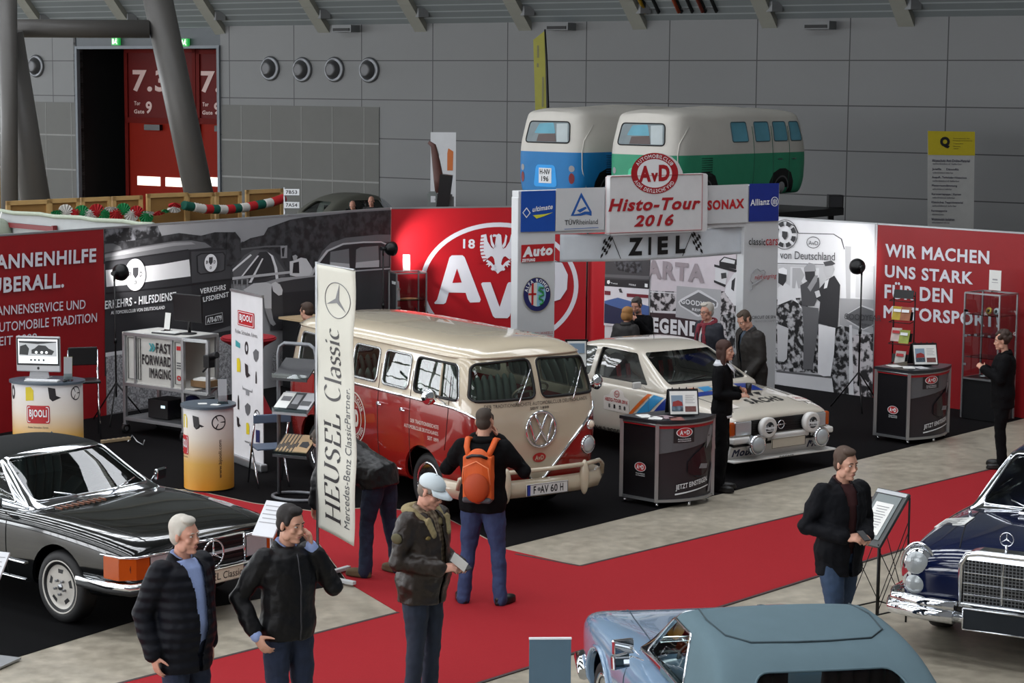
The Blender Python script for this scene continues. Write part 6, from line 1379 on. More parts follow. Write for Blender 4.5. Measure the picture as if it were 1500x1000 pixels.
 E_ = lambda q, c, r, a=None: q.ell(HP(c), tuple(x * s * hs for x in r), 0, Rh @ a if a is not None else Rh, 18, 12)
 if hairkind and hairkind != 'bald':
  q = MB()
  if hairkind in ('short', 'crop'):
   k = 0 if hairkind == 'short' else -.006
   E_(q, (-.026, 0, .052), (.094 + k, .081 + k, .086 + k)); E_(q, (-.045, 0, .0), (.068, .074 + k, .075)); E_(q, (.03, 0, .105), (.045, .058, .022 + k), Ry(.35))
   for y in (-1, 1): E_(q, (.022, y * .068, .035), (.022, .010, .035))
  elif hairkind == 'side':             # fuller, brushed to one side
   E_(q, (-.030, 0, .056), (.096, .081, .087)); E_(q, (-.052, 0, .0), (.062, .074, .082)); E_(q, (.036, -.01, .112), (.046, .060, .022), Ry(.4))
   for y in (-1, 1): E_(q, (-.006, y * .0715, .034), (.026, .010, .036))
  elif hairkind == 'long':
   E_(q, (-.024, 0, .052), (.1, .086, .09)); E_(q, (-.05, 0, -.03), (.07, .085, .12)); E_(q, (-.06, 0, -.16), (.05, .085, .13)); E_(q, (-.065, 0, -.26), (.035, .07, .10)); E_(q, (.025, 0, .1), (.045, .06, .024), Ry(.4))
   for y in (-1, 1): E_(q, (.0, y * .075, -.03), (.03, .016, .09)); E_(q, (-.01, y * .08, -.14), (.03, .018, .10))
  elif hairkind == 'bob':
   E_(q, (-.022, 0, .055), (.106, .096, .092)); E_(q, (-.05, 0, -.025), (.078, .096, .095)); E_(q, (.035, 0, .108), (.05, .066, .03), Ry(.4))
   for y in (-1, 1): E_(q, (.005, y * .082, -.02), (.038, .02, .075))
  elif hairkind == 'curly':
   rnd = random.Random(3)
   for i in range(46):
    a, t = rnd.uniform(0, 6.28), rnd.uniform(-.2, 1.45); r = .092; c = (-.03 + r * math.cos(t) * math.cos(a), r * .95 * math.cos(t) * math.sin(a), .04 + r * math.sin(t))
    if c[0] > .04 and c[2] < .08: continue
    E_(q, c, (.034, .034, .034))
   E_(q, (-.04, 0, .03), (.085, .085, .09))
  hm = mesh_obj('hair', remesh(q, .008, 2, [('DISPLACE', dict(texture=_fold, strength=.008, texture_coords='LOCAL'))]), HM, e)
 if beard:
  q = MB(); E_(q, (.05, 0, -.085), (.036, .05, .034)); E_(q, (.082, 0, -.052), (.008, .024, .006)); mesh_obj('beard', remesh(q, .007, 2), mat('beard_%d' % beard[0], beard, .8, bump=.5), e)
 if glasses:
  q = MB()
  for y in (-1, 1):
   q.tube([HP((.094, y * (.032 + .022 * math.cos(t * .524)), .002 + .017 * math.sin(t * .524))) for t in range(12)], .0022 * s, 5, closed=True); q.tube([HP((.092, y * .053, .006)), HP((.0, y * .082, .008))], .002 * s, 5)
  q.tube([HP((.096, -.01, .006)), HP((.096, .01, .006))], .0022 * s, 5); q.build('glasses', BLKPLA, e)
 if trousers:
  q = MB(); up = [(p, r) for p, r in torso if p[2] < 1.05]
  etube(q, [T(p) * s for p, r in up], [((r[0] + .012) * s, (r[1] + .014) * s) for p, r in up])
  for y in (-1, 1):
   hp, kn, an = [p * s for p in leg[y]]; bot = an + V(0, 0, -.045) * s; limb(q, [hp, hp.lerp(kn, .5), kn, kn.lerp(bot, .5), bot], [.102 * b * s, .088 * b * s, .072 * s, .066 * s, .064 * s])
  mesh_obj('trousers', remesh(q, .012, 4, [folds(.026)]), trousers, e)
 for y in (-1, 1):
  an = leg[y][2] * s; t = y * toe; R = Rz(t); q = MB(); f = V(an.x, an.y, 0)
  q.ell(f + R @ V(.085, 0, .045) * s, (.115 * s, .047 * s, .038 * s), 0, R); q.ell(f + R @ V(-.01, 0, .055) * s, (.055 * s, .042 * s, .05 * s), 0, R); q.ell(f + R @ V(.0, 0, .09) * s, (.045 * s, .042 * s, .04 * s), 0, R)
  so = [f + R @ (V(.07 + .135 * math.cos(a * .3142), .048 * math.sin(a * .3142) * (1.05 - .15 * math.cos(a * .3142)), .001) * s) for a in range(20)]; q.prism(so, V(0, 0, .028 * s))
  mesh_obj('shoe', remesh(q, .008, 3), shoes or mat('black_leather', (20, 18, 17), .35), e)
 def top(nm, m, grow, z0, sl, vox_, fk, opn=0., coll=None, thick=0.):
  q = MB(); rows = [(p, r) for p, r in torso if p[2] >= z0 - .06 and p[2] < 1.47]
  first = (rows[0][0][0], rows[0][0][1], z0); rows = [(first, rows[0][1])] + [x for x in rows if x[0][2] > z0 + .02]
  etube(q, [T(p) * s for p, r in rows] + [T((-.012, 0, 1.478)) * s], [((r[0] + grow) * s, (r[1] + grow * 1.1) * s) for p, r in rows] + [((.088 + grow * .6) * s, (.072 + grow * .4) * s)])
  for y in (-1, 1):
   P_ = arm_pts(y); q.ell(P_[0] * s + V(0, -y * .012, -.012) * s, tuple([(.056 * b + grow * .62) * s] * 3), 0, None, 12, 8)
   if sl > 0:
    W_ = P_[2].lerp(P_[4], sl - .05) if sl < 1.2 else P_[4]; pts = [P_[0], P_[1], P_[2], P_[2].lerp(W_, .5), W_]; limb(q, [p * s for p in pts], [(r + grow * .78) * s for r in (.053 * b, .048 * b, .043, .039, .033)])
  me = remesh(q, vox_, 5, [folds(fk)])
  if opn:
   Ri = Rl.inverted(); bm = bmesh.new(); bm.from_mesh(me); dl = []
   for f in bm.faces:
    c = f.calc_center_median() / s; c = hipc + Ri @ (c - hipc) if c.z > .93 else c
    w = opn * (.035 + .12 * max(0, (c.z - z0)) * (1 if c.z > 1.0 else .6)) + .04 * max(0, c.z - 1.3) * 2
    if c.x > .03 and abs(c.y) < w: dl.append(f)
   bmesh.ops.delete(bm, geom=dl, context='FACES'); bm.to_mesh(me); bm.free()
  o = mesh_obj(nm, me, m, e)
  if opn: o.modifiers.new('s', 'SOLIDIFY').thickness = .012
  if quilt and nm != 'shirt':
   pass
  if coll is not None:
   q = MB(); n = 22; rings = []; ci = .010 if nm == 'shirt' else 0; up = .010 if nm == 'shirt' else 0
   for i in range(n + 1):
    a = .55 + (2 * math.pi - 1.1) * i / n; cx, cy = math.cos(a), math.sin(a)
    lo = T((-.012 + cx * (.078 - ci), cy * (.092 - ci), 1.462 - .02 * max(0, cx))); hi = T((-.012 + cx * (.072 - ci), cy * (.078 - ci), 1.525 + up - .05 * max(0, cx))); ou = T((-.012 + cx * .098, cy * .108, 1.47 - .03 * max(0, cx)))
    rings.append((lo * s, hi * s, ou * s))
   vs = [p for r in rings for p in r]; q.add(vs, [(i * 3 + k, i * 3 + k + 1, i * 3 + 4 + k, i * 3 + 3 + k) for i in range(n) for k in range(2)], 0, True)
   c = q.build('collar', coll, o); c.modifiers.new('s', 'SOLIDIFY').thickness = .012
  return o
 S_ = None
 if shirt: S_ = top('shirt', shirt, .010, .86 if jacket else jlen, 1.0 if not cuffs else 1.04, .010, .008, 0, collar if collar else shirt)
 J = None
 if jacket: J = top('jacket', jacket[0], jacket[1], jlen, sleeve, .0115, jacket[2] if len(jacket) > 2 else .024, jopen, jacket[3] if len(jacket) > 3 else None)
 if zipm:
  bv = bvh_of(J.data); pz = []
  for i in range(24):
   hit = bv.ray_cast(V(1, 0, s * (jlen + .01 + i * (1.44 - jlen) / 23)), V(-1, 0, 0))[0]
   if hit: pz.append(hit + V(.002, 0, 0))
  MB().tube(pz, .006 * s, 5).build('zip', zipm, J)
  a, b2 = A[1][2] * s, A[1][1] * s; MB().cyl(a.lerp(b2, .02), a.lerp(b2, .17), .037 * s, .041 * s).build('shirt_cuff', shirt, S_)
 return dict(e=e, s=s, A={k: [p * s if i < 3 else p for i, p in enumerate(v)] for k, v in A.items()}, HP=HP, T=lambda p: T(p) * s, J=J, Rh=Rh, Rl=Rl, S=S_, Hd=Hd * s)
def face_to(p, px): pass
DENIM = mat('dark_denim', (28, 38, 60), .8, var=.35, scale=9, bump=.7, bscale=22); DENIM2 = mat('blue_denim', (46, 60, 96), .8, var=.35, scale=8, bump=.7, bscale=22); DENIM3 = mat('mid_denim', (48, 66, 92), .8, var=.35, scale=8, bump=.7, bscale=22); BLKCL = mat('black_cloth', (11, 11, 13), .85, var=.2, bump=.7, bscale=16, spec=.15)
def quilted():
 m = mat('quilted_navy', (13, 15, 23), .6, var=.1, spec=.2, bump=0); N, L = nodes(m); b = N['Principled BSDF']
 tc = N.new('ShaderNodeTexCoord'); w = N.new('ShaderNodeTexWave'); w.bands_direction = 'Z'; w.inputs['Scale'].default_value = 4.6; w.inputs['Distortion'].default_value = .5; L.new(tc.outputs['Object'], w.inputs['Vector'])
 bp = N.new('ShaderNodeBump'); bp.inputs['Strength'].default_value = .45; bp.inputs['Distance'].default_value = .02; L.new(w.outputs['Fac'], bp.inputs['Height']); L.new(bp.outputs['Normal'], b.inputs['Normal']); return m
def plaid(name, a, c, sc=9):
 m = mat(name, a, .8); N, L = nodes(m); b = N['Principled BSDF']; tc = N.new('ShaderNodeTexCoord'); outs = []
 for ax in ('Y', 'Z'):
  w = N.new('ShaderNodeTexWave'); w.bands_direction = ax; w.inputs['Scale'].default_value = sc; L.new(tc.outputs['Object'], w.inputs['Vector']); outs.append(w.outputs['Fac'])
 ml = N.new('ShaderNodeMath'); ml.operation = 'ADD'; L.new(outs[0], ml.inputs[0]); L.new(outs[1], ml.inputs[1]); d = N.new('ShaderNodeMath'); d.operation = 'MULTIPLY'; d.inputs[1].default_value = .5; L.new(ml.outputs[0], d.inputs[0])
 mx = N.new('ShaderNodeMix'); mx.data_type = 'RGBA'; L.new(d.outputs[0], mx.inputs['Factor']); mx.inputs['A'].default_value = lin(a) + (1,); mx.inputs['B'].default_value = lin(c) + (1,); L.new(mx.outputs['Result'], b.inputs['Base Color']); return m
def foot(px, py, z): p = at(px, py, z); return (p.x, p.y, .0085)
HANG = lambda y, f=.0: ((-.04 + f, y * .06, -.29), (.02 + f * 2, y * .045, -.55), (.15, 0, -1), (.1, y, 0), .4)
SHB = mat('pale_blue_shirt', (146, 164, 210), .75, var=.1, scale=60)
person('grey haired man in navy quilted jacket over pale blue shirt', foot(272, 762, 1.78), -38, 1.78, lean=-.02, arms={-1: ((-.10, -.07, -.28), (.0, -.07, -.54), (.25, 0, -1), (-.2, -1, 0), .35), 1: HANG(1)}, neck=(.12, .0), build=1.1, hairkind='side', hairc=(186, 180, 170), shirt=SHB, jacket=(quilted(), .042, .020, quilted()), jopen=.55, jlen=.74, trousers=DENIM, belly=.025, vox=.008, skin=SKINR)
person('dark haired man in black jacket holding a hand to his ear', foot(424, 742, 1.80), -50, 1.80, arms={1: ((.10, .14, -.24), (.10, -.045, .07), (.08, -.18, .9), (.3, .9, 0), [.7, .8, 1.0, 1.1]), -1: ((-.10, -.13, -.26), (.06, -.10, -.50), (.55, .25, -.75), (0, -1, .3), .5)}, neck=(.22, .14), build=1.06, hairkind='short', hairc=(26, 20, 18), shirt=SHB, cuffs=True, jacket=(mat('black_nylon', (11, 11, 14), .5, var=.2, spec=.3, bump=.7, bscale=14), .034, .028, mat('black_nylon', (11, 11, 14), .5)), jlen=.86, trousers=DENIM, vox=.008, sleeve=.86, zipm=mat('zip_grey', (62, 62, 66), .35, .6))
FL = mat('brown_leather', (38, 29, 23), .42, var=.3, scale=9, bump=.8, bscale=18); FLC = mat('sheepskin', (150, 136, 100), .95, var=.25, scale=40, bump=1., bscale=160)
p = person('man in pale cap and brown flying jacket reading a wallet phone', foot(622, 694, 1.77), -34, 1.78, lean=.03, arms={-1: ((-.03, -.07, -.28), (.235, .085, -.33), (.75, .55, .15), (.2, -.5, .8), .6), 1: ((-.02, .06, -.29), (.25, -.075, -.34), (.75, -.45, .2), (.2, .5, .8), .65)}, neck=(.10, .42), build=1.12, hairkind='crop', hairc=(120, 108, 98), glasses=True, shirt=plaid('plaid_shirt', (82, 62, 50), (150, 136, 112)), jacket=(FL, .045, .036, None), jopen=.38, jlen=.80, trousers=mat('charcoal_denim', (36, 44, 60), .8, var=.25, scale=14), belly=.02, skin=SKINR, vox=.008)
q = MB(); n = 26
for i in range(n + 1):
 a = .5 + (2 * math.pi - 1.0) * i / n; c = p['T']((-.012 + math.cos(a) * .115, math.sin(a) * .135, 1.488 - .10 * max(0, math.cos(a)))); q.ell(c, (.043, .045, .034), 0, None, 10, 6)
for y in (-1, 1):
 for k in range(4): q.ell(p['T']((.125 + .012 * k, y * (.115 - .008 * k), 1.43 - .03 * k)), (.022, .034 - .003 * k, .036), 0, None, 10, 6)
mesh_obj('fur_collar', remesh(q, .01, 2), FLC, p['J'])
q = MB(); HP, Rh = p['HP'], p['Rh']; q.ell(HP((-.014, 0, .060)), (.108, .090, .075), 0, Rh, 24, 12); cap = q
cm = tmp_mesh(cap); bm = bmesh.new(); bm.from_mesh(cm); bmesh.ops.bisect_plane(bm, geom=bm.verts[:] + bm.edges[:] + bm.faces[:], plane_co=HP((0, 0, .045)), plane_no=Rh @ V(-.12, 0, 1), clear_inner=True); bm.to_mesh(cm); bm.free(); CAPM = mat('pale_cap_cloth', (196, 206, 210), .8, var=.05, bump=.2, bscale=300)
co = mesh_obj('cap', smooth(cm), CAPM, p['e']); co.modifiers.new('s', 'SOLIDIFY').thickness = .006
q = MB(); vs = []
for r in (0, 1):
 for i in range(15): a = -1.15 + 2.3 * i / 14; vs.append(HP((-.014 + (.106 + r * .085) * math.cos(a) * (1 if r == 0 else 1.0), .088 * math.sin(a) * (1 + .08 * r), .052 - r * .022 - .016 * r * math.sin(a) ** 2)))
q.add(vs, [(i, i + 1, 16 + i, 15 + i) for i in range(14)], 0, True); br = q.build('visor', CAPM, co); br.modifiers.new('s', 'SOLIDIFY').thickness = .005; MB().ell(HP((-.014, 0, .136)), (.009, .009, .006), 0, Rh).build('button', CAPM, co)
W0, W1 = p['A'][-1][2], p['A'][1][2]; c = (W0 + W1) / 2 + V(.10, .0, .035); M_ = Matrix.Translation(p['e'].location) @ Matrix.Rotation(p['e'].rotation_euler.z, 4, 'Z')
o = empty('phone_wallet', M_ @ c, p['e'].rotation_euler.z, 'dark phone wallet held open by the man in the cap', 'phone'); MB().box((0, .025, 0), (.14, .075, .012), 0, Ry(.5)).build('phone', BLKPLA, o, bevel=.004); MB().box((.02, -.045, .03), (.14, .006, .075), 0, Ry(.5)).build('cover_flap', mat('pale_lining', (176, 176, 172), .6), o)
for (a, b_, z) in ((-.155, -.06, 1.30),):
 pass
MB().ell(p['T']((.14, -.12, 1.315)), (.012, .045, .016), 0, None, 10, 6).build('wing_badge', mat('badge_brass', (130, 112, 66), .4, .5), p['J']); MB().ell(p['A'][-1][0].lerp(p['A'][-1][1], .35) + V(.0, -.098, 0), (.05, .012, .04), 0, None, 12, 6).build('sleeve_patch', mat('patch_olive', (86, 80, 54), .7), p['J'])
p = person('man seen from behind with orange backpack photographing the bus', foot(710, 597, 1.78), 78, 1.78, stance=.17, toe=.5, arms={y: ((.10, y * .17, -.22), (.17, -y * .085, .06), (.25, -y * .35, .8), (.3, y, .0), .6) for y in (-1, 1)}, neck=(0., .04), build=1.12, hairkind='crop', hairc=(58, 48, 40), jacket=(BLKCL, .034, .024, BLKCL), jlen=.84, trousers=DENIM2, vox=.0085)
OB = mat('orange_nylon', (204, 86, 26), .6, var=.12, bump=.25, bscale=200); OD = mat('burnt_orange_nylon', (166, 62, 20), .6, var=.12)
T = p['T']; q = MB(); q.ell(T((-.20, 0, 1.19)), (.09, .150, .25)); q.box(T((-.185, 0, 1.17)), (.13, .26, .40)); bp_ = mesh_obj('backpack', remesh(q, .009, 5), OB, None); M_ = Matrix.Translation(p['e'].location) @ Matrix.Rotation(p['e'].rotation_euler.z, 4, 'Z'); bp_.matrix_world = M_; bp_.name = 'backpack'; tag(bp_, 'orange backpack worn by the man photographing the bus', 'backpack')
MB().ell(T((-.275, 0, 1.10)), (.05, .115, .135)).build('front_pocket', OD, bp_); q = MB(); q.tube([T((-.255, -.09, 1.36)), T((-.28, -.04, 1.385)), T((-.28, .04, 1.385)), T((-.255, .09, 1.36))], .014, 8); q.build('handle', BLKPLA, bp_)
q = MB(); q.tube([T((-.268, -.125, 1.13)), T((-.295, -.11, 1.28)), T((-.285, 0, 1.335)), T((-.295, .11, 1.28)), T((-.268, .125, 1.13))], .006, 6); q.build('zip', mat('zip_orange', (226, 130, 84), .5), bp_)
for y in (-1, 1): MB().tube([T((-.20, y * .085, 1.36)), T((-.155, y * .115, 1.44)), T((-.07, y * .125, 1.495)), T((.05, y * .125, 1.47)), T((.14, y * .12, 1.38))], [.026, .027, .027, .026, .024], 8).build('shoulder_strap', OB, bp_)
MB().box(T((-.215, 0, .985)), (.12, .26, .05)).build('base', mat('grey_nylon', (70, 70, 74), .7), bp_, bevel=.02)
c = V(.285, 0, .08) + T((0, 0, 1.415)); o = empty('camera_body', M_ @ c, p['e'].rotation_euler.z, 'black camera raised to the eye of the man with orange backpack', 'camera'); o.name = 'photo_camera'; MB().box((0, 0, 0), (.055, .12, .085)).build('body', BLKPLA, o, bevel=.012); MB().cyl((.025, 0, 0), (.10, 0, 0), .034).build('lens', BLKPLA, o)
person('man in black leather jacket bending down behind the dealer banner', foot(562, 838, 0.05), 150, 1.80, lean=1.15, stance=.16, stride=.08, arms={y: ((.10, y * .03, -.28), (.16, y * .02, -.50), (.2, 0, -1), (1, 0, 0), .4) for y in (-1, 1)}, neck=(0, .9), build=1.12, hairkind='crop', hairc=(60, 50, 42), jacket=(mat('black_leather_jacket', (18, 18, 19), .4, var=.2, bump=.7, bscale=15), .046, .036, None), jlen=.84, trousers=DENIM, shoes=mat('tan_suede', (92, 74, 50), .8), vox=.01)
p = person('woman with long brown hair in black suit holding a cup', foot(1058, 714, 0), -12, 1.76, arms={-1: ((-.02, -.05, -.27), (.215, .09, -.29), (.85, .35, .1), (.1, -.5, .8), .4), 1: ((-.02, .05, -.28), (.215, -.085, -.24), (.7, -.4, .15), (.1, .8, .4), .8)}, neck=(-.18, -.02), build=.88, hairkind='long', hairc=(58, 34, 26), shirt=mat('white_blouse', (210, 212, 216), .7), jacket=(BLKCL, .022, .012, None), jopen=.0, jlen=.88, trousers=BLKCL, fem=True, stance=.08, toe=.2, vox=.0085)
q = MB(); T = p['T']
q.poly([T((.128, -.055, 1.43)), T((.150, 0, 1.27)), T((.128, .055, 1.43)), T((.09, .06, 1.478)), T((.09, -.06, 1.478))]); q.build('blouse_front', mat('white_blouse', (210, 212, 216), .7), p['S'])
for y in (-1, 1): q = MB(); q.prism([T((.10, y * .03, 1.47)), T((.145, y * .062, 1.39)), T((.115, y * .098, 1.43)), T((.06, y * .085, 1.50))], V(.008, 0, .004)); q.build('collar_point', mat('white_blouse', (210, 212, 216), .7), p['S'])
q = MB(); etube(q, [T((0, 0, .865)), T((0, 0, .895))], [(.175 * .92, .132 * .92), (.175 * .92, .132 * .92)], 24); q.build('blouse_hem', mat('white_blouse', (210, 212, 216), .7), p['S'])
M_ = Matrix.Translation(p['e'].location) @ Matrix.Rotation(p['e'].rotation_euler.z, 4, 'Z'); c = p['A'][1][2] + V(.10, -.035, .03); o = MB().lathe([(.030, -.05), (.036, .06), (.033, .06), (.028, -.045)], (0, 0, 0), None, 20).build('cup', mat('dark_cup', (30, 30, 32), .3)); o.location = M_ @ c; tag(o, 'dark cup held by the woman with long brown hair', 'cup')
person('man in dark brown jacket looking down beside the arch leg', tuple(Vector(foot(1104, 447, 1.78)) + V(.03, .22, 0)), 205, 1.78, lean=.14, arms={y: ((-.03, y * .05, -.28), (.14, y * .0, -.50), (.4, -y * .2, -.8), (.3, y, 0), .5) for y in (-1, 1)}, neck=(.1, .55), build=1.12, hairkind='crop', hairc=(66, 54, 44), shirt=mat('slate_shirt', (70, 82, 96), .7), jacket=(mat('brown_black_cloth', (34, 30, 27), .7, var=.2), .046, .026, mat('brown_black_cloth', (34, 30, 27), .7)), jlen=.74, jopen=.3, trousers=BLKCL, vox=.01)
p = person('grey haired man with glasses and dark red scarf behind the rally car', foot(1037, 438, 1.72), 215, 1.72, neck=(.1, .05), build=1.1, hairkind='side', hairc=(176, 170, 160), glasses=True, jacket=(mat('navy_coat', (30, 32, 42), .7, var=.2), .04, .02, mat('navy_coat', (30, 32, 42), .7)), jlen=.62, jopen=.35, shirt=mat('white_shirt', (206, 206, 206), .7), trousers=BLKCL, vox=.0105, skin=SKINR)
SCF = plaid('red_scarf', (92, 18, 32), (138, 50, 62), 14); q = MB(); T = p['T']
for i in range(18): a = i * 2 * math.pi / 18; q.ell(T((-.012 + math.cos(a) * .088, math.sin(a) * .10, 1.485 - .035 * math.cos(a))), (.036, .036, .036), 0, None, 8, 6)
for y, n in ((-1, 8), (1, 6)):
 for i in range(n): q.ell(T((.125 + .004 * i, y * (.05 + .008 * i), 1.44 - .045 * i)), (.026, .042, .04), 0, None, 8, 6)
mesh_obj('scarf', remesh(q, .01, 3, [folds(.012)]), SCF, p['J'])
person('woman with blonde bob and dark coat seen from behind by the posters', (atY(917, 449, 28.8).x, 28.8, .006), 62, 1.52, neck=(-.35, .15), build=1.0, hairkind='bob', hairc=(150, 106, 58), jacket=(mat('charcoal_coat', (38, 36, 36), .75), .036, .02, mat('charcoal_coat', (38, 36, 36), .75)), jlen=.62, trousers=BLKCL, fem=True, vox=.0105)
p = person('man in black jumper drinking from a white cup by the posters', (atY(934, 434, 29.3).x, 29.3, .006), 235, 1.62, arms={1: ((.10, .10, -.24), (.26, -.06, .0), (.2, -.6, .6), (.4, .6, .5), .7), -1: HANG(-1)}, neck=(.05, .35), build=1.1, hairkind='short', hairc=(62, 56, 52), beard=(92, 84, 78), jacket=(BLKCL, .026, .02, None), jlen=.80, trousers=BLKCL, vox=.0105, skin=SKINR)
M_ = Matrix.Translation(p['e'].location) @ Matrix.Rotation(p['e'].rotation_euler.z, 4, 'Z'); o = MB().lathe([(.027, -.045), (.04, .05), (.037, .05), (.025, -.04)], (0, 0, 0), None, 18).build('cup', WHITE); o.location = M_ @ (p['A'][1][2] + V(.055, -.085, .085)); tag(o, 'white paper cup raised by the man in the black jumper', 'cup')
p = person('woman with curly brown hair in black, facing the showcase at right', foot(1468, 674, 0), 168, 1.70, arms={y: ((.06, y * .05, -.26), (.27, -y * .09, -.14), (.6, -y * .4, .5), (.2, y * .7, .4), .6) for y in (-1, 1)}, neck=(.1, .1), build=1.05, hairkind='curly', hairc=(52, 36, 28), jacket=(BLKCL, .034, .022, BLKCL), jlen=.78, trousers=BLKCL, fem=True, stance=.13, vox=.009)
p = person('brown haired man in dark jacket walking along the aisle with a phone', foot(1236, 645, 1.80), -62, 1.80, stride=-.16, lean=.03, arms={-1: ((-.06, -.10, -.265), (.20, .085, -.33), (.75, .5, .1), (.1, -.6, .7), .55), 1: ((-.03, .08, -.28), (.215, -.085, -.33), (.75, -.5, .05), (.1, .6, .7), .65)}, neck=(.12, .08), build=1.08, hairkind='side', hairc=(72, 54, 42), shirt=mat('maroon_jumper', (58, 26, 28), .85, var=.12), jacket=(mat('dark_parka', (12, 13, 18), .75, var=.2, bump=.8, bscale=13, spec=.2), .038, .032, mat('dark_parka', (12, 13, 18), .75)), jopen=.42, jlen=.76, trousers=DENIM3, vox=.008)
M_ = Matrix.Translation(p['e'].location) @ Matrix.Rotation(p['e'].rotation_euler.z, 4, 'Z'); c = (p['A'][-1][2] + p['A'][1][2]) / 2 + V(.095, .0, .03); o = MB().box((0, 0, 0), (.12, .06, .01), 0, Ry(.5)).build('smartphone', BLKPLA, bevel=.003); o.matrix_world = M_ @ Matrix.Translation(c); tag(o, 'black phone in the hands of the man walking along the aisle', 'phone')
person('dark haired person behind the bus, only the head visible', foot(452, 447, 1.70), 150, 1.70, hairkind='short', hairc=(60, 44, 34), jacket=(BLKCL, .03, .02, BLKCL), trousers=BLKCL, vox=.0115, neck=(0, .2))
person('balding man in grey standing in front of the faded grey saloon', foot(541, 290, 1.78), 262, 1.78, neck=(0, .2), hairkind=None, hairc=(70, 58, 50), jacket=(mat('dark_grey_jumper', (48, 48, 50), .8), .03, .02, mat('dark_grey_jumper', (48, 48, 50), .8)), trousers=BLKCL, vox=.0115, skin=SKINR)
person('bald man stooping beside the faded grey saloon', foot(518, 303, 1.50), 262, 1.74, lean=.55, neck=(0, .55), hairkind=None, hairc=(90, 76, 66), jacket=(BLKCL, .03, .02, BLKCL), trousers=BLKCL, vox=.0115, skin=SKINR)
def s_text(q, fn, body, u0, u1, v0, v1, off=.004, m=0, bold=.02, shear=0., rot=False):
 vs, fs, _ = text2d(body, bold, shear)
 if rot: vs = [(1 - b, a) for a, b in vs]
 q.add([fn(u0 + (u1 - u0) * a, v0 + (v1 - v0) * b, off) for a, b in vs], fs, m)
def s_poly(q, fn, pts, off=.002, m=0):
 bm = bmesh.new(); f = bm.faces.new([bm.verts.new((a, b, 0)) for a, b in dens(pts, .08)]); bmesh.ops.triangulate(bm, faces=[f]); bm.verts.index_update()
 q.add([fn(v.co.x, v.co.y, off) for v in bm.verts], [tuple(v.index for v in f.verts) for f in bm.faces], m); bm.free()
def oval(c, rx, ry, n=28): return [(c[0] + rx * math.cos(2 * math.pi * i / n), c[1] + ry * math.sin(2 * math.pi * i / n)) for i in range(n)]
def s_ring(q, fn, c, rx, ry, w, off=.002, m=0, n=32):
 a, b = oval(c, rx, ry, n), oval(c, rx - w, ry - w * ry / rx, n); q.add([fn(*p, off) for p in a + b], [(i, (i + 1) % n, n + (i + 1) % n, n + i) for i in range(n)], m)
def wpt(e): return lambda p: p
def plane_fn(o, u, v, n): o, u, v, n = Vector(o), Vector(u), Vector(v), Vector(n); return lambda a, b, off=0.: o + u * a + v * b + n * off
def gradient_mat(name, stops, z0, z1):
 m = mat(name, stops[0][1], .4); N, L = nodes(m); b = N['Principled BSDF']; tc = N.new('ShaderNodeTexCoord'); sp = N.new('ShaderNodeSeparateXYZ'); L.new(tc.outputs['Object'], sp.inputs[0])
 mr = N.new('ShaderNodeMapRange'); mr.inputs[1].default_value = z0; mr.inputs[2].default_value = z1; L.new(sp.outputs[2], mr.inputs[0]); cr = N.new('ShaderNodeValToRGB'); el = cr.color_ramp.elements
 while len(el) < len(stops): el.new(.5)
 for e_, (p, c) in zip(el, stops): e_.position = p; e_.color = lin(c) + (1,)
 L.new(mr.outputs[0], cr.inputs[0]); L.new(cr.outputs[0], b.inputs['Base Color']); return m
BJR = mat('bjooli_red', (178, 34, 40), .4); TEAL = mat('print_teal', (60, 150, 155), .45); PYEL = mat('print_yellow', (212, 190, 40), .45); PDK = mat('print_dark', (42, 38, 40), .45)
GOLD = gradient_mat('amber_fade_print', [(0, (206, 142, 44)), (.3, (214, 166, 84)), (.62, (222, 210, 196)), (1, (222, 220, 222))], .05, .95)
def bj_logo(fn, e, u0, u1, v0, v1):
 w, h = u1 - u0, v1 - v0; q = MB(); s_poly(q, fn, rrect(u0, v0, u1, v1, min(abs(w), abs(h)) * .2), .003); b = q.build('logo', BJR, e, flip=False)
 q = MB(); s_text(q, fn, 'BJOOLI', u0 + w * .13, u1 - w * .13, v0 + h * .24, v1 - h * .22, .006, bold=.03)
 o = rrect(u0 + w * .04, v0 + h * .07, u1 - w * .04, v1 - h * .07, min(abs(w), abs(h)) * .16); i = rrect(u0 + w * .065, v0 + h * .11, u1 - w * .065, v1 - h * .11, min(abs(w), abs(h)) * .14); n = len(o); q.add([fn(*p, .006) for p in o + i], [(k, (k + 1) % n, n + (k + 1) % n, n + k) for k in range(n)])
 q.build('lettering', WHITE, b, flip=False)
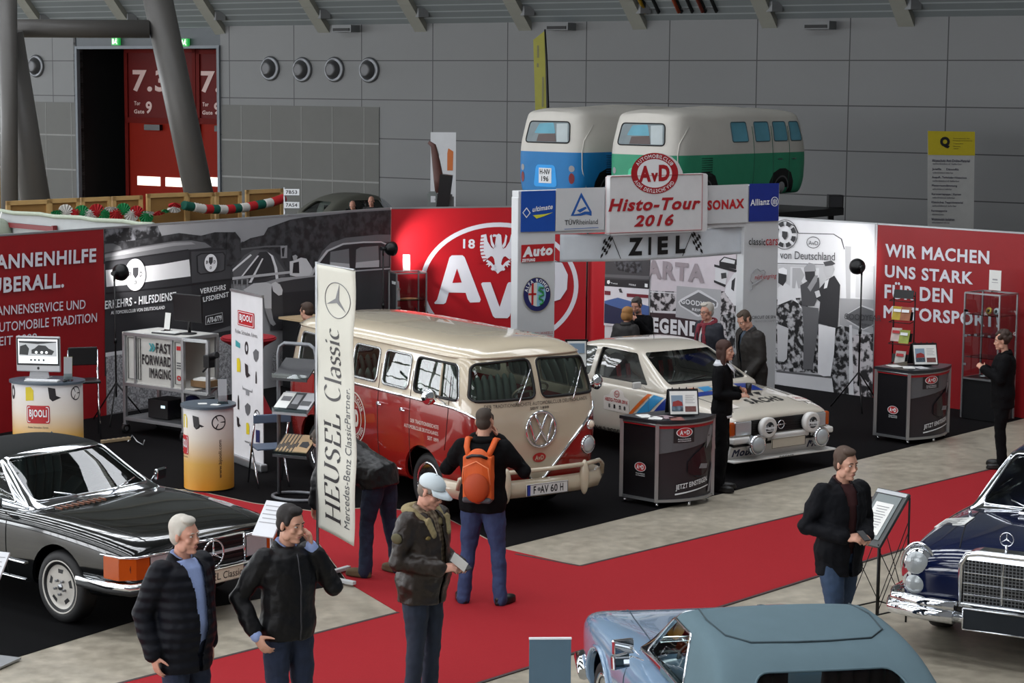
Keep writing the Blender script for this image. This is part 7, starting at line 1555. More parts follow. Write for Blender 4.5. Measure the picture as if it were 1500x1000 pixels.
def icon(fn, e, kind, c, r):
 r *= 1.45; q = MB(); m = PDK
 if kind == 'wheel':
  s_ring(q, fn, c, r, r, r * .16, .003)
  for a in (0, 2.09, 4.19): s_poly(q, fn, [(c[0] + math.cos(a + .2) * r * .2, c[1] + math.sin(a + .2) * r * .2), (c[0] + math.cos(a + .1) * r * .9, c[1] + math.sin(a + .1) * r * .9), (c[0] + math.cos(a - .1) * r * .9, c[1] + math.sin(a - .1) * r * .9), (c[0] + math.cos(a - .2) * r * .2, c[1] + math.sin(a - .2) * r * .2)], .003)
 elif kind == 'tyre': s_ring(q, fn, c, r * .62, r, r * .3, .003)
 elif kind == 'can': m = PYEL; s_poly(q, fn, [(c[0] - r * .6, c[1] - r), (c[0] + r * .6, c[1] - r * .9), (c[0] + r * .6, c[1] + r * .5), (c[0] + r * .2, c[1] + r), (c[0] - r * .6, c[1] + r * .9)], .003)
 elif kind == 'box': s_poly(q, fn, [(c[0] - r * .8, c[1] + r), (c[0] + r * .2, c[1] + r * .8), (c[0] + r * .3, c[1] - r * .2), (c[0] + r, c[1] - r * .5), (c[0] - r * .2, c[1] - r), (c[0] - r * .6, c[1] - r * .6)], .003)
 elif kind == 'teal': m = TEAL; s_poly(q, fn, [(c[0] - r, c[1] + r * .7), (c[0] + r, c[1] + r * .2), (c[0] + r, c[1] - r * .7), (c[0] - r, c[1] - r * .5)], .003)
 elif kind == 'engine': m = Gm(96); s_poly(q, fn, [(c[0] - r, c[1] + r * .4), (c[0], c[1] + r), (c[0] + r, c[1] + r * .7), (c[0] + r * .8, c[1] - r * .4), (c[0], c[1] - r), (c[0] - r * .7, c[1] - r * .6)], .003)
 elif kind == 'bumper': m = Gm(130); s_poly(q, fn, [(c[0] - r * 2, c[1] + r * .5), (c[0] - r * 1.7, c[1] + r * .1), (c[0] + r * 1.7, c[1] - r * .1), (c[0] + r * 2, c[1] + r * .4), (c[0] + r * 1.9, c[1] - r * .35), (c[0] - r * 1.9, c[1] - r * .25)], .003); s_poly(q, fn, [(c[0] - r * .7, c[1] - r * .2), (c[0] + r * .7, c[1] - r * .25), (c[0] + r * .6, c[1] - r), (c[0] - r * .6, c[1] - r)], .004)
 elif kind == 'bottle': s_poly(q, fn, [(c[0] - r * .25, c[1] - r), (c[0] + r * .25, c[1] - r), (c[0] + r * .25, c[1] + r * .2), (c[0] + r * .1, c[1] + r), (c[0] - r * .1, c[1] + r), (c[0] - r * .25, c[1] + r * .2)], .003)
 elif kind == 'book': m = mat('print_navy', (36, 40, 86), .45); s_poly(q, fn, [(c[0] - r * .7, c[1] - r), (c[0] + r * .7, c[1] - r * .9), (c[0] + r * .7, c[1] + r), (c[0] - r * .7, c[1] + r * .9)], .003)
 q.build('printed_' + {'wheel': 'steering_wheel', 'tyre': 'tyre', 'can': 'oil_can', 'box': 'case', 'teal': 'folder', 'engine': 'engine', 'bumper': 'bumper', 'bottle': 'bottle', 'book': 'book'}[kind], m, e, flip=False)
def bj_counter(loc, rx, ry, head, H_, label, wheel_u):
 e = empty('counter', loc, head, label, 'counter'); fn = lambda u, v, off=0.: Vector(((rx + off) * math.sin(u), -(ry + off) * math.cos(u), v)); n = 48
 q = MB(); q.add([fn(2 * math.pi * i / n, z) for z in (.02, H_ - .03) for i in range(n)], [(i, (i + 1) % n, n + (i + 1) % n, n + i) for i in range(n)], 0, True); q.build('printed_wrap', GOLD, e)
 q = MB(); q.prism([fn(2 * math.pi * i / n, H_ - .03, .03) for i in range(n)], (0, 0, .03)); q.build('counter_top', mat('counter_slate', (74, 84, 94), .35), e); q = MB(); q.prism([fn(2 * math.pi * i / n, 0, -.01) for i in range(n)], (0, 0, .025)); q.build('base', BLKPLA, e)
 return e, fn
b1 = at(70, 567, .98); e, fn = bj_counter((b1.x, b1.y, .005), .44, .30, -.12, .98, 'wide white and amber counter carrying the computer at left', 0)
bj_logo(fn, e, -.38, .30, .48, .70)
for k, u in (('tyre', -1.0), ('can', -.28), ('box', .42), ('wheel', 1.15)): icon(lambda a, b, o=0.: fn(a / .42, b, o), e, k, (u * .42, .84), .06)
q = MB(); s_text(q, fn, 'Finden. Schrauben. Fahren.', -.34, .26, .42, .445, .004, bold=.0); q.build('lettering', PDK, e, flip=False)
b2 = at(310, 722, 0); e2, fn = bj_counter((b2.x, b2.y, .005), .285, .285, -.05, .98, 'round white and amber counter in front of the tall white banner', 0)
bj_logo(fn, e2, -1.45, -.72, .42, .64)
for k, u in (('can', -.95), ('box', -.25), ('wheel', .62)): icon(lambda a, b, o=0.: fn(a / .285, b, o), e2, k, (u * .285, .80), .055 if k != 'wheel' else .06)
q = MB(); s_text(q, fn, 'www.bjooli.com', .58, .76, .16, .60, .004, bold=.005, rot=True); s_text(q, fn, 'Finden. Schrauben. Fahren.', -1.4, -.76, .385, .405, .004, bold=.0); q.build('lettering', PDK, e2, flip=False)
def holder(loc, head, label, cols, h=.24):
 e = empty('leaflet_holder', loc, head, label, 'leaflet holder'); q = MB(); q.box((0, 0, .004), (.12, .14, .006)); q.box((0, -.055, .05), (.11, .004, .09)); q.box((0, .04, h * .5), (.11, .004, h), 0, Rx(-.2)); o = q.build('stand', CLEAR, e)
 for k, c in enumerate(cols): MB().box((0, .02 - .012 * k, h * .52), (.10, .003, h * .9), 0, Rx(-.2)).build('leaflet', c, e)
 return e
holder((b1.x + .28, b1.y - .1, .985), .1, 'clear holder of yellow and grey leaflets beside the computer', [Gm(120), PYEL, Gm(140)], .30)
holder((b2.x + .16, b2.y + .02, .986), .2, 'clear leaflet holder on the round amber counter', [Gm(170), Gm(150)], .28)
for k, (dx, dy, hh, lab) in enumerate(((-.06, -.05, .2, 'small white card lying at the left of the round amber counter'), (.10, -.12, -.3, 'white card lying at the front of the round amber counter'))):
 o = MB().box((0, 0, .003), (.10, .07, .006)).build('card', PAPER); o.location = (b2.x + dx, b2.y + dy, .986); o.rotation_euler = (0, 0, hh); tag(o, lab, 'card')
cl = Vector((b1.x - .13, b1.y + .06, .985)); e = empty('computer', cl, -.12, 'silver all in one computer showing an old car on its screen', 'computer')
q = MB(); q.box((0, .05, .30), (.56, .035, .44)); q.build('housing', mat('aluminium_silver', (168, 168, 170), .35, .3), e, bevel=.012); q = MB(); q.box((0, .031, .33), (.54, .004, .34)); q.build('bezel', BLKPLA, e)
SCRM = emit_mat('screen_glow', (222, 226, 230), .8); sc = MB().box((0, .028, .335), (.50, .004, .30)).build('screen', SCRM, e); fn = plane_fn((-.25, .0255, .185), (.5, 0, 0), (0, 0, .30), (0, -1, 0)); q = MB()
s_poly(q, fn, [(.02, .30), (.98, .30), (.98, .92), (.02, .92)], .0005); q.build('picture', emit_mat('screen_grey', (150, 152, 154), .6), sc, flip=False); q = MB()
for o in ([(.03, .36), (.25, .34), (.28, .60), (.20, .78), (.05, .7)], [(.34, .40), (.86, .36), (.92, .52), (.78, .62), (.70, .74), (.52, .76), (.42, .62), (.34, .56)], [(.02, .85), (.5, .8), (.98, .88), (.98, .92), (.02, .92)]): s_poly(q, fn, o, .001)
for x in (.30, .40, .50, .62): s_poly(q, fn, [(x, .10), (x + .05, .10), (x + .05, .18), (x, .18)], .001)
q.build('picture_dark', emit_mat('screen_dark', (40, 42, 44), .3), sc, flip=False)
q = MB()
for x in (.46, .60, .72): s_poly(q, fn, oval((x, .46), .035, .055, 14), .0015)
q.build('picture_lights', SCRM, sc, flip=False)
q = MB(); q.prism([(-.11, .05, .10), (.11, .05, .10), (.13, .06, .0), (-.13, .06, .0)], (0, .02, 0)); q.box((0, .04, .006), (.28, .2, .012)); q.build('foot', mat('aluminium_silver', (168, 168, 170), .35, .3), e); q = MB(); q.add([Vector((.0 + .016 * math.cos(t * .5236), .0315, .125 + .018 * math.sin(t * .5236))) for t in range(12)], [tuple(range(12))]); q.build('emblem', BLKPLA, e)
o = empty('keyboard', (b1.x - .02, b1.y - .17, .986), -.12, 'white slim keyboard in front of the silver computer', 'keyboard'); MB().box((0, 0, .008), (.42, .12, .014)).build('body', mat('keyboard_white', (205, 205, 205), .4), o, bevel=.004); q = MB()
for r_ in range(4):
 for c_ in range(13): q.box((-.19 + c_ * .0315, -.045 + r_ * .028, .018), (.026, .022, .005))
q.build('keys', WHITE, o)
o = MB().ell((0, 0, .012), (.03, .05, .016)).build('mouse', BLKPLA); o.location = (b1.x + .26, b1.y - .19, .986); tag(o, 'dark computer mouse right of the white keyboard', 'mouse')
p = at(128, 650, 0); e = empty('bar_chair', (p.x, p.y, .004), .5, 'black folding bar chair beside the red wall', 'chair'); e.rotation_euler.z = -1.25
for y in (-.19, .19):
 MB().tube([(-.20, y, 0), (-.16, y, .75), (-.20, y, 1.12)], .012).build('leg', CHROME, e); MB().tube([(.20, y * .9, 0), (.02, y * .9, .55), (-.1, y * .9, .9)], .012).build('leg', CHROME, e)
MB().box((0, 0, .74), (.36, .38, .035)).build('seat', BLKPLA, e, bevel=.012); MB().box((-.19, 0, 1.04), (.03, .38, .24)).build('backrest', BLKPLA, e, bevel=.012)
r0, r1 = Vector((-3.42, 24.80, .004)), Vector((-2.95, 24.05, .004)); t = (r1 - r0).normalized(); nn = Vector((-t.y, t.x, 0)); nn = nn if nn.y < 0 else -nn
e = empty('rollup_banner', (r0 + r1) / 2, math.atan2(t.y, t.x), 'tall white roll up banner with pictures of car parts', 'banner'); W_ = (r1 - r0).length; sy = -1 if (Rz(e.rotation_euler.z) @ Vector((0, -1, 0))).dot(nn) > 0 else 1
fn = plane_fn((-W_ / 2, sy * .006, .06), (W_, 0, 0), (0, 0, 2.04), (0, sy, 0)); q = MB(); q.box((0, 0, 1.08), (W_, .008, 2.04)); q.build('sheet', mat('banner_white', (214, 212, 214), .5), e); q = MB(); q.box((0, 0, .05), (W_ + .04, .10, .10)); q.build('cassette', ALU, e, bevel=.02); q = MB(); q.box((0, 0, 2.11), (W_ + .02, .03, .03)); q.build('top_rail', ALU, e); MB().box((-.2, .12, .015), (.04, .3, .02)).build('foot', ALU, e)
bj_logo(fn, e, .22, .76, .805, .895)
q = MB(); s_text(q, fn, 'Finden. Schrauben. Fahren.', .14, .86, .755, .778, .004, bold=.0); s_text(q, fn, 'www.bjooli.com', .42, .86, .108, .128, .004, bold=.01); q.build('lettering', PDK, e, flip=False)
fni = lambda u, v, off=0.: fn(u / W_, v / 2.04, off)
for k, u, v, r in (('teal', .22, .69, .045), ('tyre', .50, .68, .055), ('engine', .80, .65, .055), ('can', .24, .565, .06), ('box', .52, .545, .06), ('bottle', .80, .52, .05), ('bumper', .52, .435, .05), ('bottle', .22, .34, .06), ('engine', .52, .315, .055), ('wheel', .82, .29, .058), ('box', .22, .22, .045), ('can', .52, .20, .05), ('book', .84, .175, .055)): icon(fni, e, k, (u * W_, v * 2.04), r)
ra, rb_ = Vector((-5.10, 26.74, .004)), Vector((-4.23, 26.12, .004)); t = (rb_ - ra).normalized(); e = empty('imaging_rig', (ra + rb_) / 2, math.atan2(t.y, t.x), 'aluminium framed photo box on castors with monitor on top', 'machine')
Wr = (rb_ - ra).length; x0, x1, D_ = -Wr / 2, Wr / 2 + .0, .62; zb_, zt_ = .66, 1.33
def prof(a, b, w=.045): return MB().bar(a, b, w, w)
q = MB()
for x in (x0, x1):
 for y in (0, D_): q.bar((x, y, .12), (x, y, zt_), .045, .045)
for z in (.20, zb_, zt_):
 for y in (0, D_): q.bar((x0, y, z), (x1, y, z), .045, .045)
 for x in (x0, x1): q.bar((x, 0, z), (x, D_, z), .045, .045)
for x in (x0 + .2, x1 - .2): q.bar((x, 0, zb_), (x, 0, zt_), .03, .03)
q.bar((x1, 0, zt_), (x1 + .34, .1, zt_ - .01), .045, .045); q.bar((x1 + .34, .1, zb_ - .02), (x1 + .34, .1, zt_), .045, .045); q.bar((x1, D_, zb_), (x1 + .34, .1, zb_ - .02), .045, .045); q.bar((x1, 0, zb_), (x1 + .34, .1, zb_ - .02), .045, .045)
q.build('profile_frame', ALU, e, bevel=.004)
q = MB(); q.box((0, D_ / 2, zt_ + .012), (Wr + .04, D_ + .04, .02)); q.build('top_board', mat('rig_white', (200, 198, 192), .5), e); q = MB(); q.box((0, 0.02, (zb_ + zt_) / 2), (Wr - .05, .01, zt_ - zb_ - .05)); q.build('front_panel', mat('rig_white', (200, 198, 192), .5), e)
q = MB(); q.box((0, D_ - .02, (zb_ + zt_) / 2), (Wr - .05, .01, zt_ - zb_ - .05)); q.box((0.1, D_ / 2, zb_ + .03), (Wr + .2, D_, .015)); q.build('inner_panel', mat('rig_white', (200, 198, 192), .5), e); q = MB(); q.box((0, D_ / 2, .21), (Wr, D_, .012)); q.build('lower_shelf', ALU, e)
fn = plane_fn((x0, .012, zb_), (Wr, 0, 0), (0, 0, zt_ - zb_), (0, -1, 0)); q = MB(); s_text(q, fn, 'FAST', .54, .80, .68, .88, .012, bold=.03); s_text(q, fn, 'FORWARD', .30, .80, .43, .63, .012, bold=.03); s_text(q, fn, 'IMAGING', .42, .80, .18, .38, .012, bold=.03); q.build('lettering', PDK, e, flip=False)
q = MB()
for k in (0, .045): s_poly(q, fn, [(.42 + k, .70), (.45 + k, .70), (.485 + k, .78), (.45 + k, .86), (.42 + k, .86), (.455 + k, .78)], .012)
q.build('chevrons', TEAL, e, flip=False); q = MB()
for a, b in ((.06, .20), (.235, .275), (.865, .985)):
 o = [(a, .12), (b, .12), (b, .93), (a, .93)];
 q = MB()
 for i in range(4): q.bar(fn(*o[i], .012), fn(*o[(i + 1) % 4], .012), .012, .004)
 q.build('panel_border', BLKPLA, e)
q = MB(); s_poly(q, fn, [(.89, .78), (.965, .78), (.965, .86), (.89, .86)], .012); s_ring(q, fn, (.925, .24), .035, .05, .018, .012); q.build('small_logo', BJR, e, flip=False); q = MB()
for k in range(3): s_poly(q, fn, [(.89, .52 - k * .05), (.96, .52 - k * .05), (.96, .545 - k * .05), (.89, .545 - k * .05)], .012)
q.build('small_print', Gm(90), e, flip=False)
for x in (x0, x1):
 for y in (0, D_):
  w = MB().cyl((x - .02, y, .065), (x + .02, y, .065), .065, n=20).build('castor', RUBBER, e); MB().cyl((x - .022, y, .065), (x + .022, y, .065), .03, n=14).build('hub', ALU, w); MB().box((x, y, .125), (.06, .05, .02)).build('bracket', ALU, w)
RIG = Matrix.Translation(e.location) @ Matrix.Rotation(e.rotation_euler.z, 4, 'Z'); rh = e.rotation_euler.z
def onrig(name, p, label, cat, h=0.): return empty(name, RIG @ Vector(p), rh + h, label, cat)
m_ = onrig('monitor', (.30, .34, zt_ + .024), 'black flat monitor on top of the imaging rig', 'monitor', .0); MB().box((0, 0, .34), (.50, .04, .36), 0, Rx(.05)).build('screen', BLKPLA, m_, bevel=.008); MB().cyl((0, .02, 0), (0, .02, .25), .022).build('neck', BLKPLA, m_); MB().lathe([(.11, 0), (.11, .012), (.03, .02)], n=24).build('foot', BLKPLA, m_)
h_ = onrig('leaflet_holder', (-.16, .40, zt_ + .022), 'clear holder with white leaflet on top of the imaging rig', 'leaflet holder'); MB().box((0, .03, .12), (.11, .004, .24), 0, Rx(-.15)).build('stand', CLEAR, h_); MB().box((0, .02, .13), (.10, .003, .22), 0, Rx(-.15)).build('leaflet', PAPER, h_); MB().box((0, 0, .004), (.12, .1, .006)).build('foot', CLEAR, h_)
k_ = onrig('keyboard', (.08, .16, zt_ + .024), 'dark keyboard lying on top of the imaging rig', 'keyboard', .1); MB().box((0, 0, .01), (.40, .13, .018)).build('body', Gm(60), k_, bevel=.004); q = MB(); q.box((0, 0, .022), (.36, .10, .006)); q.build('keys', PAPER, k_)
o = onrig('paper_sheet', (-.02, .30, zt_ + .023), 'white paper sheet beside the dark keyboard on the rig', 'paper', .3); MB().box((0, 0, .002), (.21, .28, .003)).build('sheet', PAPER, o)
o = onrig('pivot_mount', (x1 + .42, .04, zt_ - .25), 'black camera mount clamped to the right post of the rig', 'camera'); q = MB(); q.box((0, 0, 0), (.10, .12, .16)); q.cyl((.03, 0, .06), (.16, -.02, .10), .045); q.cyl((.02, -.03, -.05), (-.06, -.06, -.14), .012); q.build('body', BLKPLA, o, bevel=.01); o.name = 'rig_camera'
o = onrig('carton', (x1 + .16, .22, zb_ + .045), 'small open cardboard tray in the side bay of the rig', 'box'); CARD = mat('cardboard', (120, 92, 62), .8); q = MB(); q.box((0, 0, .05), (.28, .22, .08)); q.build('tray', CARD, o); q = MB(); q.box((.0, 0, .10), (.22, .18, .03), 0, Rz(.2)); q.build('papers', PAPER, o)
o = onrig('power_unit', (-.06, .3, .22), 'black power supply box on the lower shelf of the rig', 'power supply'); MB().box((0, 0, .13), (.36, .36, .25)).build('housing', BLKPLA, o, bevel=.01); MB().box((.10, -.183, .17), (.07, .006, .035)).build('display', emit_mat('display_glow', (190, 215, 225), .8), o)
o = onrig('tote_bag', (.30, .40, .222), 'dark blue and red bag on the lower shelf of the rig', 'bag'); q = MB(); q.ell((0, 0, .16), (.15, .12, .16)); q.build('body', mat('bag_navy', (28, 32, 78), .7), o); q = MB(); q.box((.06, -.10, .12), (.08, .04, .18)); q.build('red_panel', mat('bag_red', (126, 28, 40), .7), o, bevel=.02)
p = at(172, 657, 0); o = empty('power_strip', (p.x, p.y, .006), .75, 'pale multi socket power strip on the floor by the rig castor', 'power strip'); MB().box((0, 0, .025), (.42, .06, .045)).build('body', mat('strip_cream', (160, 140, 110), .5), o, bevel=.008); q = MB()
for k in range(5): q.cyl((-.15 + k * .075, 0, .046), (-.15 + k * .075, 0, .05), .018)
q.build('sockets', Gm(50), o)
pts = [at(x, y, .012) for x, y in ((190, 655), (196, 646), (203, 655), (212, 660), (214, 653))]; tag(MB().tube([tuple(v) for v in pts], .008).build('cable', WHITE), 'white cable looping under the imaging rig', 'cable')
RC = mat('red_stretch_cover', (150, 22, 34), .75, var=.1)
for (px, py, h_, lab) in ((364, 501, 1.1, 'red stretch covered bar table behind the tall banner of car parts'),):
 p = at(px, py, h_); e = empty('bar_table', (p.x, p.y, .004), 0, lab, 'table'); MB().lathe([(.36, 0), (.30, .08), (.13, .45), (.12, .75), (.22, .98), (.38, 1.07), (.39, 1.10), (.0, 1.105)], n=28).build('cover', RC, e); MB().lathe([(.375, 1.106), (.37, 1.118), (0, 1.118)], n=28).build('table_top', RC, e)
p = at(449, 468, 1.1); e = empty('bar_counter', (p.x, p.y, .004), .75, 'black counter with pale wooden top behind the bus', 'counter'); MB().box((0, 0, .53), (.55, .5, 1.04)).build('body', BLKPLA, e); MB().box((0, 0, 1.07), (.64, .58, .035)).build('counter_top', mat('pale_wood', (186, 162, 128), .5, var=.15), e)
p = at(440, 735, 0); e = empty('brochure_stand', (p.x, p.y, .004), -.42, 'grey tube brochure stand with sloping trays behind the dealer banner', 'stand'); TG = mat('tube_grey', (120, 122, 126), .35, .5)
q = MB()
q.tube([(-.24, 0, .03), (-.24, 0, 1.62), (-.22, 0, 1.70), (-.16, 0, 1.74), (.16, 0, 1.74), (.22, 0, 1.70), (.24, 0, 1.62), (.24, 0, .03)], .022, 10); q.build('tube_frame', TG, e); q = MB(); q.tube([(.30 * math.cos(i * .2618), .22 * math.sin(i * .2618), .02) for i in range(24)], .02, 8, closed=True); q.build('base_ring', TG, e)
for z, m in ((1.46, Gm(46)), (1.08, Gm(150)), (.60, Gm(50))):
 q = MB(); q.box((0, -.02, z), (.44, .36, .015), 0, Rx(.55)); q.box((0, -.17, z - .085), (.44, .015, .06)); tr = q.build('tray', m, e); MB().box((0, -.18, z - .06), (.44, .004, .05)).build('lip', CLEAR, tr)
BS = Matrix.Translation(e.location) @ Matrix.Rotation(-.42, 4, 'Z')
def booklet(x, z, w, h, m, label, y=-.04, grp=None):
 o = empty('brochure', BS @ (Vector((x, y, z + .012)) + Rx(.55) @ Vector((0, 0, .015))), 0, label, 'brochure', grp); o.rotation_euler = (Matrix.Rotation(-.42, 3, 'Z') @ Rx(.55)).to_euler(); MB().box((0, 0, 0), (w, h, .008)).build('cover', m, o); return o
o = booklet(-.12, 1.08, .18, .26, PAPER, 'pale brochure at the left of the middle tray'); MB().box((0, .03, .005), (.12, .08, .001)).build('picture', Gm(110), o)
o = booklet(.02, 1.085, .13, .28, Gm(52), 'dark brochure with silver car at the centre of the middle tray'); MB().box((0, .02, .005), (.08, .16, .001)).build('picture', Gm(150), o)
o = booklet(.15, 1.08, .16, .27, Gm(186), 'light brochure with car picture at the right of the middle tray'); MB().box((0, -.03, .005), (.12, .08, .001)).build('picture', Gm(90), o)
KR = mat('kraft_paper', (176, 148, 112), .7)
for k, od in enumerate(('first', 'second', 'third', 'fourth', 'fifth', 'sixth')):
 o = booklet(-.18 + k * .042, .60, .036, .30, KR, 'narrow kraft brochure, %s from the left in the lowest tray' % od, grp='kraft brochures in the lowest tray'); MB().box((-.014, 0, .005), (.012, .30, .001)).build('spine', Gm(40), o); MB().box((.006, -.06 + .02 * (k % 3), .005), (.02, .07, .001)).build('picture', Gm(60), o)
o = booklet(.13, .605, .16, .30, KR, 'wide kraft brochure with dark car at the right of the lowest tray'); q = MB(); fn = plane_fn((0, 0, .005), (1, 0, 0), (0, 1, 0), (0, 0, 1)); s_poly(q, fn, [(-.06, -.05), (.05, -.07), (.06, -.01), (.02, .04), (-.05, .03)], 0.); q.build('picture', Gm(46), o)
p = at(398, 716, 0); e = empty('folding_chair', (p.x, p.y, .004), -1.2, 'blue grey folding chair beside the banner of car parts', 'chair')
for y in (-.2, .2): MB().tube([(-.2, y, .01), (.16, y, .86)], .012).build('leg', CHROME, e); MB().tube([(.22, y * .9, .01), (-.12, y * .9, .46)], .012).build('leg', CHROME, e)
MB().box((0, 0, .45), (.38, .38, .02)).build('seat', mat('chair_blue', (84, 98, 118), .5), e, bevel=.008); MB().box((.15, 0, .80), (.03, .44, .10)).build('backrest', mat('chair_blue', (84, 98, 118), .5), e, bevel=.01)
f0, f1 = Vector((-1.80, 18.75, .006)), Vector((-1.405, 18.1, .006)); t = (f1 - f0).normalized(); hd_ = math.atan2(t.y, t.x); e = empty('flag_banner', f0, hd_, 'ivory dealer flag banner with upright black lettering on a pole', 'banner'); FW = .76
fs = -1 if (Rz(hd_) @ Vector((0, -1, 0))).y < 0 and (Rz(hd_) @ Vector((0, -1, 0))).x < 0 else (-1 if (Rz(hd_) @ Vector((0, -1, 0))).dot(Vector((0, -1, 0))) > 0 else 1)
def ff(u, v, off=0.): return Vector((.012 + u * FW, fs * off + .012 * math.sin(u * 5 + v * 9) * u + .006 * math.sin(v * 23), .50 + v * 2.46 - .03 * u * (1 - v)))
q = MB(); n, k = 10, 60; q.add([ff(i / n, j / k) for j in range(k + 1) for i in range(n + 1)], [(j * (n + 1) + i, j * (n + 1) + i + 1, (j + 1) * (n + 1) + i + 1, (j + 1) * (n + 1) + i) for j in range(k) for i in range(n)], 0, True); c_ = q.build('cloth', mat('flag_ivory', (206, 204, 192), .75, var=.03, bump=.15, bscale=14), e); c_.modifiers.new('s', 'SOLIDIFY').thickness = .003
MB().cyl((0, 0, .02), (0, 0, 2.98), .014).build('pole', ALU, e); MB().tube([(0, 0, 2.965), (FW + .01, 0, 2.965)], .009).build('arm', ALU, e)
for a in (.4, 1.97, 3.54, 5.11): q = MB(); q.bar((0, 0, .03), (.45 * math.cos(a), .45 * math.sin(a), .03), .05, .035); q.build('leg', mat('foot_white', (198, 200, 200), .4), e, bevel=.006)
ARC = lambda cx, cy, rx, ry, a0, a1, n=12: [(cx + rx * math.cos(math.radians(a0 + (a1 - a0) * i / n)), cy + ry * math.sin(math.radians(a0 + (a1 - a0) * i / n))) for i in range(n + 1)]
ser = lambda x, y, w=.13: [(x - w, y), (x + w, y)]
GL = {'H': (1.0, [[(.2, 0), (.2, 1)], [(.8, 0), (.8, 1)], [(.2, .52), (.8, .52)], ser(.2, .015), ser(.2, .985), ser(.8, .015), ser(.8, .985)]),
      'E': (.8, [[(.2, 0), (.2, 1)], [(.1, .985), (.68, .985), (.70, .80)], [(.2, .52), (.55, .52)], [(.1, .015), (.70, .015), (.73, .22)]]),
      'U': (1.0, [[(.2, 1), (.2, .32)] + ARC(.5, .32, .3, .31, 180, 360) , [(.8, .32), (.8, 1)], ser(.2, .985), ser(.8, .985)]),
      'S': (.72, [ARC(.36, .75, .22, .235, 20, 265), [(.34, .52), (.40, .49)], ARC(.36, .25, .24, .245, 85, -160)]),
      'L': (.78, [[(.2, 0), (.2, 1)], ser(.2, .985), [(.1, .015), (.68, .015), (.71, .24)]]), 'C': (.95, [ARC(.52, .5, .40, .49, 48, 312, 20)]),
      'l': (.38, [[(.2, 0), (.2, 1.02)], ser(.2, .015, .1)]), 'i': (.38, [[(.2, 0), (.2, .62)], ser(.2, .015, .1), [(.2, .82), (.2, .90)]]),
      'a': (.66, [ARC(.3, .46, .2, .17, 160, 0), [(.5, .46), (.5, .06)], ARC(.3, .18, .2, .17, 60, 340)]), 's': (.52, [ARC(.27, .48, .16, .15, 20, 265), [(.26, .33), (.30, .31)], ARC(.27, .16, .17, .16, 85, -160)]), 'c': (.6, [ARC(.34, .32, .25, .31, 48, 312, 16)]), ' ': (.35, [])}
def roman(q, fn, body, a0, a1, b0, b1, nib=(.075, .022)):
 tot = sum(GL[c][0] for c in body); x = 0
 for ch in body:
  w, st = GL[ch]
  for pl in st:
   n = len(pl)
   for i in range(n - 1):
    (ax, ay), (bx, by) = pl[i], pl[i + 1]; dx, dy = bx - ax, by - ay; L_ = math.hypot(dx, dy) or 1
    px_, py_ = nib
    if abs(dy) < .05 * abs(dx) + 1e-6: px_ = 0.0
    qd = [(ax - px_, ay - py_), (ax + px_, ay + py_), (bx + px_, by + py_), (bx - px_, by - py_)] if px_ else [(ax, ay - py_), (ax, ay + py_), (bx, by + py_), (bx, by - py_)]
    q.add([fn(a0 + (a1 - a0) * (x + u) / tot, b0 + (b1 - b0) * v) for u, v in qd], [(0, 1, 2, 3)])
  x += w
vert = lambda a, b: ff(1 - b, a, .006)        # reading upwards: a along the height, b across
q = MB(); roman(q, lambda a, b: ff(.62 - b * .0 - (b - 0) * .42 + .0, a, .006), 'HEUSEL', .045, .46, 0, 1); roman(q, lambda a, b: ff(.62 - b * .42, a, .006), 'Classic', .50, .775, 0, 1); q.build('lettering', PDK, e, flip=False)
vs, fs_, _ = text2d('Mercedes-Benz ClassicPartner.', .0); q = MB(); q.add([ff(.88 - .15 * b, .05 + .52 * a, .006) for a, b in vs], fs_); q.build('small_lettering', Gm(80), e, flip=False)
q = MB(); c = (.55, .88); pr = [ff(c[0] + .34 * math.cos(i * .2094), c[1] + .065 * math.sin(i * .2094), .006) for i in range(30)]; q.tube(pr, .004, 4, closed=True)
for a in (1.35, 3.5, 5.6): A = ff(c[0] + .32 * math.cos(a), c[1] + .062 * math.sin(a), .006); L_ = ff(c[0] + .05 * math.cos(a + 1.57), c[1] + .009 * math.sin(a + 1.57), .006); R_ = ff(c[0] - .05 * math.cos(a + 1.57), c[1] - .009 * math.sin(a + 1.57), .006); q.add([A, L_, R_], [(0, 1, 2)])
q.build('star_print', Gm(110), e, flip=False)
